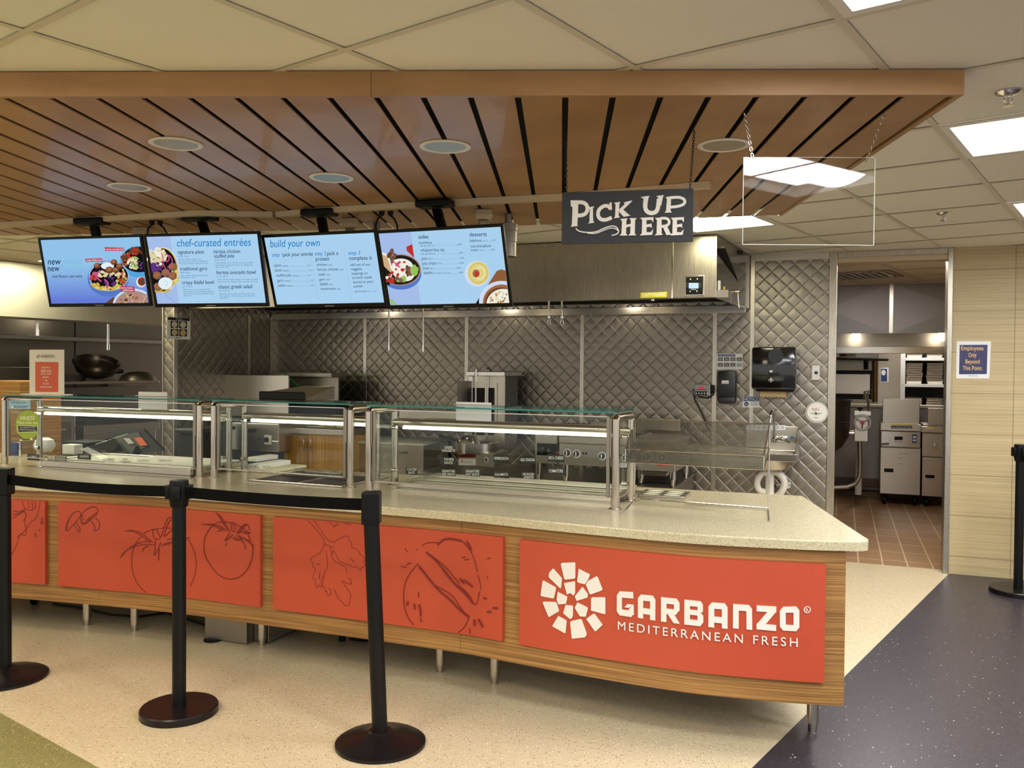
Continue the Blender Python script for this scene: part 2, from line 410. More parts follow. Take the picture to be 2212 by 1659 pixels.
# ================================================================== the setting
def clip(poly, n, d):                # keep the part of a convex plan polygon with p.n >= d
    out = []
    for i in range(len(poly)):
        a, b = poly[i], poly[(i+1) % len(poly)]; da, db = a.dot(n)-d, b.dot(n)-d
        if da >= 0: out.append(a)
        if (da >= 0) != (db >= 0): out.append(a+(b-a)*(da/(da-db)))
    return out
V2 = lambda x, y: Vector((x, y, 0))
room = [V2(-9, -4), V2(7.5, -4), V2(7.5, 13.5), V2(-9, 13.5)]
vq = K.e2; dq = K.o.dot(K.e2)+.12
bp = onz(1826, 1460, 0).dot(DB); ag = (onz(0, 1530, 0).dot(DA)+onz(195, 1659, 0).dot(DA))/2
mb = MB()
front = clip(room, -vq, -dq)
def flat(poly, mi, z=0.0): mb.mat(mi); mb.add([p+Vector((0, 0, z)) for p in poly], [list(range(len(poly)))])
flat(clip(room, vq, dq), 3)
flat(clip(front, -DB, -bp), 1)
rest = clip(front, DB, bp)
flat(clip(rest, -DA, -ag), 2); flat(clip(rest, DA, ag), 0)
floor = mb.build('floor', [M_FLOOR, M_PURPLE, M_GREEN, M_QUARRY]); tag(floor, 'speckled floor of cream, purple and green terrazzo fields', None, None, 'structure')
# thin divider strips between the fields
mb = MB(); p = DB*bp; mb.prism([p-DA*6+V2(0,0), p+DA*(K.w(0,.1,0).dot(DA)), p+DA*(K.w(0,.1,0).dot(DA))+DB*.006, p-DA*6+DB*.006], (0,0,.0012))
p = DA*ag; mb.prism([p+DB*bp, p+DB*8, p+DB*8+DA*.006, p+DB*bp+DA*.006], (0,0,.0012))
tag(mb.build('trim_1', mat('divider_strip', (200,184,150), .5)), 'thin pale divider strips between the floor fields', None, None, 'structure')

# ceiling: square lay-in tiles on a tee grid
LIGHTS = [(2.8,-.9,M_LAMPD),(5.8,-.9,M_LAMPD),(8.8,-.9,M_LAMPD),(7.8,3.1,M_LAMPK,1),(5.8,11.1,M_LAMPK,2),(-.2,-.9,M_LAMPD),(-3.2,-.9,M_LAMPD),
          (-.2,3.1,M_LAMPL),(-3.2,3.1,M_LAMPL),(-3.2,7.1,M_LAMPL),(-.2,7.1,M_LAMPL),(2.8,11.1,M_LAMPK),(2.8,-4.9,M_LAMPD),(5.8,-4.9,M_LAMPD),(-.2,-4.9,M_LAMPD)]
def in_light(a, b):
    return any(l[0] < a < l[0]+1 and l[1] < b < l[1]+(l[3] if len(l) > 3 else 2) for l in LIGHTS)
mb = MB()
for ia in range(-8, 22):
    for ib in range(-12, 20):
        a0, b0 = ia+.8, ib+.1
        if in_light(a0+.5, b0+.5): continue
        P = [DA*(T*(a0+x))+DB*(T*(b0+y)) for x, y in ((0,0),(1,0),(1,1),(0,1))]
        mb.mat(0).add([p+Vector((0,0,CEIL)) for p in P], [(0,3,2,1)])
h = .0125
for ia in range(-8, 22):
    mb.mat(1).add([DA*(T*(ia+.8)+s*h)+DB*(T*t)+Vector((0,0,CEIL-.004)) for s, t in ((-1,-12),(1,-12),(1,20),(-1,20))], [(0,3,2,1)])
for ib in range(-12, 20):
    mb.mat(1).add([DB*(T*(ib+.1)+s*h)+DA*(T*t)+Vector((0,0,CEIL-.0038)) for s, t in ((-1,-8),(1,-8),(1,22),(-1,22))], [(0,3,2,1)])
tag(mb.build('ceiling', [M_TILE, M_GRID]), 'suspended ceiling of square beige tiles on a grid', None, None, 'structure')
LL = ['bright ceiling light panel nearest the viewer, cut by the top edge above the canopy corner', 'large bright ceiling light panel between the two sprinklers', 'small far ceiling light panel cut by the right edge', 'bright ceiling light panel over the kitchen behind the hanging acrylic sheet', 'square ceiling light panel over the far alcove, hidden behind the farthest menu screens']
M_LF = mat('white_enamel', (240,238,232), .35)
def troffer(A, B, M, ln, label):
    fr = Fr(DA*(T*(A+.5))+DB*(T*(B+ln/2)), 53.2)
    t = thing('ceiling_light', label, 'ceiling light', (0,0,CEIL), fr, 'recessed ceiling lights')
    a, b = T/2-.012, T*ln/2-.012; z = CEIL
    mb = MB()
    for x0, x1, y0, y1 in ((-a,a,-b,-b+.03),(-a,a,b-.03,b),(-a,-a+.03,-b+.03,b-.03),(a-.03,a,-b+.03,b-.03)): mb.box(x0,x1,y0,y1,z-.006,z+.006)
    for x0, x1, y0, y1 in ((-a,a,-b,-b+.004),(-a,a,b-.004,b),(-a,-a+.004,-b,b),(a-.004,a,-b,b)): mb.box(x0,x1,y0,y1,z+.006,z+.09)
    mb.build('frame', M_LF, t)
    mb = MB(); P = []
    n = 14
    for i in range(n+1):
        x = -a+.032+(2*a-.064)*i/n; q = abs(x)/(a-.032); zz = z+.055-.05*(1-min(1, (q/.62)**2)) if q < .62 else z+.055
        P.append((x, zz))
    for y in (-b+.03, b-.03): mb.v += [Vector((x, y, zz)) for x, zz in P]
    for i in range(n): mb.f.append([i, i+1, n+2+i, n+1+i]); mb.mi.append(0)
    mb.build('diffuser', M, t)
    return t
for i, l in enumerate(LIGHTS):
    troffer(l[0], l[1], l[2], l[3] if len(l) > 3 else 2, LL[i] if i < 5 else 'recessed ceiling light panel out of the picture, added to light the room')  # panels without a label of their own are unseen, added to light the room

# walls
def st(o, label): return tag(o, label, None, None, 'structure')
mb = MB(); mb.mat(0).box(-6.04, -.83, 0, .12, 0, CEIL)
for u in (-1.706, -2.834, -3.927, -4.989): mb.mat(1).box(u-.016, u+.016, -.004, 0, 0, 2.0)
mb.mat(1).box(-1.425, -1.395, -.012, 0, 1.0, CEIL).box(-1.41, -.83, -.006, 0, CEIL-.05, CEIL)
st(mb.build('wall_back', [M_QUILT, M_STEEL], fr=K), 'quilted stainless kitchen wall behind the cooking line')
mb = MB(); mb.mat(0).box(-6.16, -6.04, -1.36, .12, 0, CEIL)
mb.mat(1).box(-6.035, -6.03, -.06, 0, 0, 2.0).box(-6.036, -6.03, -.4, -.37, 0, 2.0).box(-6.165, -6.155, -1.37, -1.33, 0, CEIL).box(-6.045, -6.035, -1.37, -1.33, 0, CEIL)
st(mb.build('wall_left', [M_QUILT, M_STEEL], fr=K), 'quilted stainless return wall with a bright corner trim')
mb = MB(); mb.box(.03, 5.5, 0, .15, 0, CEIL)
st(mb.build('wall_right', M_BEIGE, fr=K), 'beige wall of horizontally striped tiles')
mb = MB()
mb.mat(0).box(-.835, -.775, -.012, .15, 0, CEIL, .004).box(-.005, .032, -.012, .15, 0, CEIL, .004).box(-.775, -.005, -.012, .15, CEIL-.045, CEIL, .004)
mb.mat(1).box(-.775, -.005, .0, .15, CEIL-.085, CEIL-.045)
st(mb.build('door_1', [M_STEELV, M_BEIGEP], fr=K), 'steel lined doorway into the rear kitchen')
# rear kitchen shell seen through the doorway
mb = MB(); mb.mat(0).box(-3.2, 2.2, 4.0, 4.12, 0, 1.08).mat(1).box(-3.2, 2.2, 3.96, 4.16, 1.08, 1.11)
mb.mat(2).box(-3.2, 2.2, 3.985, 4.0, 0, .22); mb.mat(3).box(-3.2, 2.2, 4.0, 4.12, 1.72, CEIL)
mb.mat(0).box(.62, 2.2, 4.0, 4.12, 1.11, 1.72)
st(mb.build('wall_far', [M_GREYW, M_CREAM, M_BASE, M_STEEL], fr=K), 'grey half wall with a serving opening in the rear kitchen')
mb = MB(); mb.box(-3.2, 2.2, 6.6, 6.7, 0, CEIL); st(mb.build('wall_room', M_GREYW, fr=K), 'grey wall behind the tray shelf')
mb = MB(); mb.box(2.2, 2.3, .15, 6.7, 0, CEIL).box(-3.3, -3.2, .13, 6.7, 0, CEIL); st(mb.build('wall_side', M_GREYW, fr=K), 'grey side walls of the rear kitchen')

# ------------------------------------------------------------------ wooden slatted canopy
ZC = 2.358
c_fr, c_r, c_b1, c_b2, c_b3 = V2(-3.6, 2.763), V2(1.366, 2.618), V2(1.464, 4.688), V2(-.051, 5.124), V2(-4.6, 5.85)
CAN = [c_fr, c_r, c_b1, V2(1.013, 4.809), c_b2, V2(-1.468, 5.363), c_b3]
t = thing('wood_canopy', 'wooden slatted canopy hung under the ceiling above the counter', 'canopy', (0, 4, ZC))
mb = MB(); f2 = (c_r-c_fr).normalized(); nb = Vector((-f2.y, f2.x, 0))
js = ony(800, 180, 2.66); j = c_fr+f2*((js-c_fr).dot(f2))
for a, b in ((c_fr, j-f2*.0008), (j+f2*.0008, c_r)):
    mb.prism([a+Vector((0,0,ZC)), b+Vector((0,0,ZC)), b+nb*.02+Vector((0,0,ZC)), a+nb*.02+Vector((0,0,ZC))], (0,0,CEIL-ZC-.004))
mb.build('front_fascia', M_MAPLE, t)
mb = MB(); d = (c_b1-c_r).normalized(); n = Vector((-d.y, d.x, 0))
a, b = c_r+nb*.02, c_b1
mb.prism([p+Vector((0,0,ZC)) for p in (a, b, b+n*.02, a+n*.02)], (0,0,CEIL-ZC-.004)); mb.build('side_fascia', M_MAPLE, t)
mb = MB(); sl = Fr((.010, 2.66), -3.3)
inner = [c_fr+nb*.02, c_r+nb*.02-f2*.02, c_b1+n*.02, CAN[3], c_b2, CAN[5], c_b3]
for k in range(-36, 12):
    x0, x1 = k*.1477+.010, (k+1)*.1477-.010
    o = sl.o.dot(sl.e1)
    P = clip(clip(inner, sl.e1, o+x0), -sl.e1, -(o+x1))
    if len(P) > 2: mb.prism([p+Vector((0,0,ZC+.004)) for p in P], (0,0,.006))
slat = mb.build('slat_panel', M_MAPLE, t)
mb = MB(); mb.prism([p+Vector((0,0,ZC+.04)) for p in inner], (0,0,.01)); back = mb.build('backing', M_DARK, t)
DL = [(380,312),(280,405),(716,385),(962,318),(1564,315)]
DLP = [onz(x, y, ZC) for x, y in DL]
def cut(o, cutter):
    md = o.modifiers.new('c', 'BOOLEAN'); md.object = cutter; md.operation = 'DIFFERENCE'; md.solver = 'EXACT'
    dg = bpy.context.evaluated_depsgraph_get(); me = bpy.data.meshes.new_from_object(o.evaluated_get(dg)); o.modifiers.clear(); o.data = me
mb = MB()
for p in DLP: mb.cyl(p+Vector((0,0,-.05)), p+Vector((0,0,.06)), .083, n=32)
cu = mb.build('cutter', M_DARK)
bpy.context.view_layer.update()
cut(slat, cu); cut(back, cu); bpy.data.objects.remove(cu, do_unlink=True)
DLL = ['round recessed downlight above the two left menu screens, nearer the canopy front', 'round recessed downlight at the far left of the canopy', 'round recessed downlight just above the build your own screen', 'round recessed downlight near the canopy middle, in front of the rightmost screen', 'round recessed downlight right of the pick up sign chains']
d0 = None
M_REFL = mat('silver_reflector', (186,176,158), .42, 1.0)
for p, lab in zip(DLP, DLL):
    if d0 is None:
        d0 = thing('downlight', lab, 'downlight', p, W, 'downlights in the wooden canopy')
        mb = MB(); mb.lathe([(.078,.0),(.098,.0),(.098,-.003),(.088,-.006),(.079,-.003),(.078,.0)], p+Vector((0,0,.003)), 40); mb.build('trim_ring', mat('ring_white', (226,222,212), .35), d0, True)
        mb = MB(); mb.lathe([(.078,.0),(.074,.03),(.066,.09),(.05,.14),(.0,.15)], p, 40); mb.build('reflector', M_REFL, d0, True)
    else: clone(d0, p, lab, 'downlights in the wooden canopy')
# sprinklers
def sprinkler(px, py, label):
    p = onz(px, py-9, CEIL)
    t = thing('fire_sprinkler', label, 'sprinkler', p, W, 'ceiling sprinklers')
    mb = MB(); mb.lathe([(.04,0),(.04,-.004),(.03,-.012),(.014,-.016),(.0,-.016)], p, 24); mb.build('escutcheon', M_CHROME, t, True)
    mb = MB(); mb.tube([p+Vector((-.012,0,-.016)), p+Vector((-.014,0,-.03)), p+Vector((-.006,0,-.042)), p+Vector((0,0,-.046))], .0022, 6).tube([p+Vector((.012,0,-.016)), p+Vector((.014,0,-.03)), p+Vector((.006,0,-.042)), p+Vector((0,0,-.046))], .0022, 6)
    mb.cyl(p+Vector((0,0,-.016)), p+Vector((0,0,-.044)), .003, n=8); mb.build('frame_arms', M_CHROME, t, True)
    mb = MB(); mb.lathe([(0,-.046),(.017,-.047),(.017,-.049),(0,-.05)], p, 18); mb.build('deflector', M_CHROME, t, True)
sprinkler(2178, 206, 'chrome fire sprinkler in the ceiling above the large light panel')
sprinkler(2038, 468, 'small chrome fire sprinkler in the ceiling above the doorway')
# ================================================================== serving counter
ZB, ZW, ZT = .22, .826, .864         # panel bottom, panel top, worktop surface
PTS = [(-4.4,5.02),(-3.5,4.90),(-2.782,4.751),(-2.228,4.615),(-1.769,4.484),(-1.291,4.306),(-.691,4.075),(-.224,3.886),(0,3.766),(.309,3.606),(.674,3.44),(.906,3.37),(1.141,3.319),(1.297,3.303)]
def spline(P, n=10):
    P = [Vector((x, y, 0)) for x, y in P]; out = []
    for i in range(len(P)-1):
        p0, p1, p2, p3 = P[max(i-1, 0)], P[i], P[i+1], P[min(i+2, len(P)-1)]
        for k in range(n):
            t = k/n
            out.append(.5*((2*p1)+(p2-p0)*t+(2*p0-5*p1+4*p2-p3)*t*t+(3*p1-p0-3*p2+p3)*t**3))
    out.append(P[-1]); return out
FRONT = spline(PTS)
LEN = [0.0]
for a, b in zip(FRONT, FRONT[1:]): LEN.append(LEN[-1]+(b-a).length)
def cpt(s):                          # point and outward normal at arc length s
    i = 0
    while i < len(LEN)-2 and LEN[i+1] < s: i += 1
    t = (s-LEN[i])/(LEN[i+1]-LEN[i]); a, b = FRONT[i], FRONT[i+1]; d = (b-a).normalized()
    i0, i1 = max(i-1, 0), min(i+2, len(FRONT)-1)
    dd = (FRONT[i1]-FRONT[i0]).normalized(); return a+(b-a)*t, Vector((dd.y, -dd.x, 0))
def s_at_px(px):                     # arc length where the front is seen at photo column px (mid height)
    best = min(range(2000), key=lambda k: abs(colpx(cpt(LEN[-1]*k/1999)[0])-px)); return LEN[-1]*best/1999
def colpx(p, z=.5):
    q = Vector((p.x, p.y, z-EYE)); return 1106+FPX*q.dot(CR)/q.dot(FWD)
def strip(mb, s0, s1, z0, z1, h0, h1, n=24, mi=0):   # a curved slab following the front
    mb.cur = mi; vs = []; fs = []
    for i in range(n+1):
        p, nn = cpt(s0+(s1-s0)*i/n)
        for h, z in ((h1, z0), (h1, z1), (h0, z1), (h0, z0)): vs.append(p+nn*h+Vector((0, 0, z)))
    for i in range(n):
        for k in range(4): fs.append((4*i+k, 4*i+(k+1)%4, 4*i+4+(k+1)%4, 4*i+4+k))
    fs += [(0,1,2,3), (4*n+3,4*n+2,4*n+1,4*n)]
    mb.add(vs, fs)
counter = thing('serving_counter', 'long curved wood-fronted serving counter with red picture panels', 'counter', (0, 4, 0))
SJ = [0]+[s_at_px(x) for x in (215, 996)]+[LEN[-1]]
mb = MB()
for a, b in zip(SJ, SJ[1:]): strip(mb, a+.0008, b-.0008, ZB, ZW, -.02, 0, 40)
strip(mb, 0, LEN[-1], ZB-.004, ZB, -.022, -.002, 90)
e0 = FRONT[-1]; E1 = V2(1.43, 4.36)
d = (E1-e0).normalized(); n = Vector((-d.y, d.x, 0))
mb.prism([p+Vector((0,0,ZB)) for p in (e0, e0+d*1.0, e0+d*1.0+n*.02, e0+n*.02)], (0,0,ZW-ZB))
mb.build('wood_front', M_OAK, counter)
mb = MB()
vs = []; N_ = len(FRONT)
back = lambda x: 4.671+.354*(.887-x)-.12
body = [FRONT[i] for i in range(0, N_, 6)]+[e0]
poly = [p+Vector((0,.06,0)) for p in body]+[V2(1.40, 4.30), V2(.86, back(.86)), V2(-4.4, back(-4.4))]
mb.prism([p+Vector((0,0,ZB+.02)) for p in poly], (0,0,.03)); mb.build('base_shelf', M_STEELD, counter)
def leg(p):
    mb = MB(); p = Vector((p.x, p.y, 0))
    mb.cyl(p+Vector((0,0,.035)), p+Vector((0,0,ZB+.02)), .024, n=20).cyl(p+Vector((0,0,.0)), p+Vector((0,0,.036)), .0175, .019, n=16)
    mb.build('leg', M_TUBE, counter, True)
for x, y in ((188,1350),(291,1362),(566,1393),(951,1450),(1068,1476),(1755,1578)): leg(onz(x, y, 0))
# worktop
lipn = []
for i in range(0, N_, 3):
    s = LEN[i]; p, nn = cpt(s); lipn.append(p+nn*.03)
lipn[-1] = V2(1.30, 3.272)
corner = [V2(1.345,3.272), V2(1.375,3.29), V2(1.392,3.325), V2(1.396,3.375)]
outl = lipn+corner+[V2(1.516,4.448), V2(.887,4.671), V2(-4.4, 4.671+.354*5.287)]
mb = MB(); mb.prism([p+Vector((0,0,ZW)) for p in outl], (0,0,ZT-ZW))
top = mb.build('worktop', M_TOP)
bm = bmesh.new(); bm.from_mesh(top.data)
ed = [e for e in bm.edges if abs(e.verts[0].co.z-ZT) < 1e-4 and abs(e.verts[1].co.z-ZT) < 1e-4]
bmesh.ops.bevel(bm, geom=ed, offset=.005, segments=2, affect='EDGES', profile=.5); bm.to_mesh(top.data); bm.free()
tag(top, 'speckled stone worktop running along the top of the serving counter', 'worktop')

# ------------------------------------------------------------------ red panels on the front
PAN = [(-60, 104, 1080), (132, 568, 1082), (596, 1090, 1116), (1127, 1779, 1165)]
ZP0, ZP1 = .311, .771
C1, C2, C3 = crop(0, 980, 3.568), crop(550, 1030, 3.568), crop(1100, 1130, 2.765)
def panel(i, label):
    x0, x1, _ = PAN[i]; s0, s1 = s_at_px(x0), s_at_px(x1)
    mb = MB(); strip(mb, s0, s1, ZP0, ZP1, 0, .022, 24); o = mb.build('picture_panel', M_RED, counter); o['label'] = label
    p, q = cpt(s0), cpt(s1); pl = vplane(p[0]+p[1]*.022, q[0]+q[1]*.022); ln = (q[0]+q[1]*.022-p[0]-p[1]*.022).length
    def mp(a, b, h=0):
        a = min(max(a, .002), ln-.002); b = min(max(b, ZP0+.002), ZP1-.002)
        pp, nn = cpt(s0+(s1-s0)*a/ln); return pp+nn*(.022+h)+Vector((0, 0, b))
    return o, pl, mp
def sub(dr, name, par): return dr.build(name, par)
def strokes(dr, lst, w, mt, sm=1, **kw):
    for pts in lst: dr.stroke(pts, w, mt, smooth=sm if len(pts) > 2 else 0, **kw)
o, pl, mp = panel(0, 'red panel with a cut pepper drawing, at the far end')
d = Draw(pl, mp=mp, cv=C1)
strokes(d, [[(60,800),(95,770),(130,700),(145,640),(190,600),(215,560),(240,520),(280,500),(300,430),(310,370),(300,350)],[(170,350),(175,400),(200,430),(240,440),(280,410)],[(185,500),(195,560),(205,600),(190,640),(160,610),(130,650)],
    [(215,360),(225,420)],[(245,360),(250,420)],[(270,355),(275,415)],[(100,440),(150,450),(190,430)],[(95,470),(150,460),(190,435)],[(95,500),(140,470),(185,445)],[(190,445),(205,480),(180,520)],[(320,490),(335,540)],[(300,580),(308,600)],[(270,610),(275,645)],[(315,520),(322,545)],[(355,430),(362,425)]], 7, M_REDL)
sub(d, 'line_drawing', o)
o, pl, mp = panel(1, 'red panel with mushroom and tomato drawings')
d = Draw(pl, mp=mp, cv=C1)
strokes(d, [[(600,445),(560,455),(520,510),(498,580),(512,603),(550,560),(600,500),(618,470),(600,445)],[(545,470),(520,530),(508,590)],[(565,545),(590,590),(600,612),(612,590),(590,545),(575,530)],
    [(700,410),(735,420),(740,460),(700,500),(640,550),(615,540),(610,490),(640,440),(700,410)],[(620,470),(630,500),(625,530)],[(650,520),(700,480),(735,455)],[(690,520),(720,570),(705,600),(745,590),(755,545),(735,510),(720,500)],[(690,500),(640,545),(625,530)]], 8, M_REDL)
strokes(d, [[(1060,645),(1010,710),(988,800),(992,900),(1020,990),(1060,1045),(1100,1080)],[(1400,640),(1445,690),(1480,770),(1495,860),(1480,950),(1445,1030)],[(1080,620),(1150,590),(1270,575),(1345,600),(1400,640)],
    [(940,605),(985,592),(1060,615),(1120,665),(1150,690)],[(945,600),(1010,605),(1080,650),(1135,695)],[(905,808),(935,760),(1000,725),(1080,705),(1160,710)],[(905,808),(960,740),(1050,690),(1135,680)],[(1170,670),(1165,740),(1160,808),(1190,740),(1215,690)],
    [(1150,590),(1150,640),(1170,670),(1215,660),(1185,610),(1175,585),(1150,590)],[(1215,650),(1240,560),(1265,505),(1290,495),(1320,515),(1315,550)],[(1235,640),(1265,550),(1290,512),(1305,520)],[(1240,650),(1290,600),(1345,550),(1400,520)],[(1260,670),(1345,650),(1440,655)],
    [(1200,740),(1195,800),(1198,832)],[(1070,760),(1085,730),(1120,715)]], 7, M_REDL)
strokes(d, [[(1220,715),(1260,700),(1290,690),(1345,705)],[(1240,700),(1255,712)],[(1265,692),(1280,708)],[(1290,685),(1310,705)],[(1315,690),(1340,708)]], 9, M_REDL)
strokes(d, [[(1650,540),(1600,580),(1560,650),(1553,730),(1565,800),(1610,870),(1660,930),(1720,965),(1790,970),(1850,950),(1910,890),(1945,800),(1950,730),(1935,690)],[(1660,535),(1700,525),(1770,532),(1850,560),(1900,600),(1930,670)],
    [(1645,448),(1690,490),(1730,545),(1765,600)],[(1655,455),(1700,520),(1745,590)],[(1537,552),(1590,545),(1680,555),(1740,600)],[(1560,548),(1640,560),(1720,595)],[(1820,610),(1860,560),(1895,537),(1920,560),(1920,590)],[(1830,620),(1880,560),(1900,548)],
    [(1765,610),(1740,650),(1715,680),(1760,655),(1790,625)],[(1820,610),(1880,600),(1945,608),(1880,615)],[(1820,630),(1880,655),(1930,690),(1965,725),(1920,670),(1860,650)],[(1775,540),(1790,530),(1800,545),(1808,600),(1780,605),(1775,540)],[(1880,690),(1892,740)],[(1740,690),(1730,712)],[(1668,603),(1700,590)]], 7, M_REDL)
strokes(d, [[(1790,650),(1830,670),(1860,650)],[(1800,645),(1812,660)],[(1825,650),(1838,668)],[(1850,650),(1872,690)]], 9, M_REDL)
sub(d, 'line_drawing', o)
o, pl, mp = panel(2, 'red panel with herb and torn bread drawings')
d = Draw(pl, mp=mp, cv=C2)
strokes(d, [[(390,322),(470,410),(525,480),(528,530),(500,585),(470,605),(430,625),(425,650),(445,660),(440,700),(465,710),(440,770),(445,790),(465,795),(460,850),(475,862),(485,830),(495,855),(510,840),(500,790),(525,770),(530,740),(548,710),(553,680),(545,600),(540,565)],
    [(437,322),(500,410),(540,475),(590,515),(640,480),(690,458),(715,462),(712,490),(735,510),(735,555),(760,555),(790,580),(795,600),(830,625),(835,650),(820,660),(840,690),(810,700),(800,735),(775,690),(750,710),(720,680),(690,680),(665,665),(640,655),(620,610),(600,570),(590,580),(590,610),(570,545)],
    [(575,590),(600,650),(650,680),(690,700),(700,740)],[(530,740),(520,800),(505,845),(540,860),(530,890),(555,885),(545,915),(575,920),(580,880),(560,860)],[(735,830),(710,830),(690,820),(650,800),(690,850),(735,920),(720,935),(720,990),(690,1000),(670,985),(665,965),(645,960)],[(605,870),(620,920),(640,950)],[(710,780),(730,800),(735,830)],
    [(540,330),(590,370),(605,395),(612,370),(635,380),(625,355),(615,340)],[(640,345),(690,365),(725,375),(735,355),(710,345)],[(530,520),(570,540),(605,552)],[(470,680),(495,672)],[(490,790),(495,740)],[(725,630),(755,660)]], 6, M_REDL)
strokes(d, [[(1270,540),(1290,520),(1340,512),(1390,515)],[(1580,500),(1640,560),(1680,640),(1705,740)],[(1710,760),(1725,820),(1738,865),(1730,875)],[(1722,890),(1710,960),(1690,1002),(1675,985)],[(1235,680),(1170,760),(1135,840),(1128,930),(1135,1010),(1165,1100),(1210,1155)],[(1640,1080),(1625,1120),(1600,1170),(1550,1210)],
    [(1300,585),(1400,655),(1480,730),(1500,760),(1560,830)],[(1235,680),(1290,740),(1340,830),(1420,870),(1500,915),(1560,1000),(1600,1060),(1640,1080)],[(1140,557),(1160,585)],[(1225,565),(1238,570)],[(1110,693),(1130,703),(1155,700)],[(1150,685),(1188,668)],[(1580,630),(1612,622)],[(1600,645),(1640,642)],[(1790,635),(1812,625)],[(1785,785),(1792,768)],[(1245,890),(1245,940)],[(1645,1175),(1645,1215)],[(1260,1090),(1265,1130)]], 8, M_REDL)
strokes(d, [[(1390,530),(1440,485),(1500,482),(1580,500)],[(1300,585),(1380,650),(1450,740),(1520,830),(1600,900),(1675,985)],[(1250,700),(1330,800),(1400,885),(1480,945),(1560,1030),(1630,1085)],[(1540,840),(1610,890),(1660,960)],[(1160,965),(1160,1000)],[(1210,985),(1220,1030)],[(1250,990),(1262,1050),(1260,1080)],[(1565,790),(1600,830)],[(1600,800),(1670,855)],[(1758,937),(1782,942)],[(1835,1010),(1877,1012)],[(1788,1042),(1822,1043)],[(1680,1105),(1685,1155)],[(1715,1100),(1740,1140),(1752,1165)],[(1620,500),(1660,570)]], 15, M_REDL)
sub(d, 'line_drawing', o)
o, pl, mp = panel(3, 'red panel with white raised lettering and flower emblem, at the counter end')
d = Draw(pl, mp=mp, cv=C3); TH = .006
for P in ([(322,235),(330,229),(405,224),(411,229),(411,313),(405,320),(350,327),(343,320)],[(432,262),(500,293),(496,308),(490,322),(470,352),(428,342),(423,335)],[(490,330),(540,303),(548,310),(576,378),(572,386),(505,411),(496,402),(476,352)],[(513,428),(588,426),(594,432),(594,524),(586,524),(507,505),(508,434)],[(519,526),(527,524),(576,587),(574,592),(537,627),(529,625),(479,557),(482,553)],
          [(386,572),(440,558),(450,562),(480,640),(480,650),(470,665),(395,675),(390,672),(380,580)],[(306,545),(352,567),(358,575),(351,643),(343,643),(270,606),(272,600)],[(214,462),(290,462),(297,468),(311,513),(308,518),(250,552),(245,548),(210,468)],[(214,337),(287,373),(293,380),(280,438),(273,441),(203,430),(197,424),(208,342)],[(272,265),(278,267),(329,321),(323,378),(318,379),(250,318),(247,310),(250,290)],
          [(342,349),(404,336),(410,340),(410,405),(400,420),(380,405),(362,415),(358,408)],[(454,367),(488,410),(485,430),(420,451),(408,425)],[(424,461),(484,488),(488,494),(475,543),(440,542),(408,492)],[(351,478),(392,480),(397,486),(396,543),(386,558),(378,558),(337,527)],[(303,402),(357,426),(362,434),(354,470),(308,475),(297,450)]):
    d.poly(P, M_LOGO, TH)
ch = .16
GL = {'G': [[(0,ch),(ch,0),(ch+.15,0),(.3,.3),(.3,.7),(ch+.15,1),(ch,1),(0,1-ch)],[(.15,.75),(1,.75),(1,1),(.15,1)],[(.15,0),(1-ch,0),(1,ch),(1,.25),(.15,.25)],[(.7,.1),(1,.1),(1,.52),(.7,.3)],[(.45,.36),(.72,.36),(1,.5),(.62,.5)]],
      'A': [[(0,0),(.3,0),(.3,.9),(ch,1),(0,1-ch)],[(.7,0),(1,0),(1,1-ch),(1-ch,1),(.7,.9)],[(ch,.76),(1-ch,.76),(1-ch,1),(ch,1)],[(.2,.2),(.8,.2),(.8,.44),(.2,.44)]],
      'R': [[(0,0),(.3,0),(.3,1),(0,1)],[(.2,.76),(.85,.76),(1-ch,1),(.2,1)],[(.7,.45),(1,.52),(1,1-ch),(1-ch,1),(.7,.9)],[(.2,.34),(.8,.34),(1,.55),(.2,.55)],[(.35,.36),(.66,.4),(1,0),(.68,0)]],
      'B': [[(0,0),(.3,0),(.3,1),(0,1)],[(.2,.77),(.9,.77),(1-ch,1),(.2,1)],[(.2,0),(1-ch,0),(.95,.22),(.2,.22)],[(.7,.08),(1-ch,0),(1,ch),(1,.42),(.9,.5),(.7,.5)],[(.7,.5),(.9,.54),(.98,.6),(.98,.86),(.85,1),(.7,.95)],[(.2,.42),(.85,.42),(.85,.62),(.2,.62)]],
      'N': [[(0,0),(.3,0),(.3,1),(0,1)],[(.7,0),(1,0),(1,1-ch),(1-ch,1),(.7,.9)],[(.2,.75),(.9,.75),(1-ch,1),(.2,1)]],
      'Z': [[(0,.76),(1,.76),(1,1),(0,1)],[(0,0),(1,0),(1,.24),(0,.24)],[(0,.2),(.42,.2),(1,.8),(.58,.8)]],
      'O': [[(0,ch),(ch,0),(.3,.1),(.3,.9),(ch,1),(0,1-ch)],[(.7,.1),(1-ch,0),(1,ch),(1,1-ch),(1-ch,1),(.7,.9)],[(ch,.76),(1-ch,.76),(1-ch,1),(ch,1)],[(ch,0),(1-ch,0),(1-ch,.24),(ch,.24)]]}
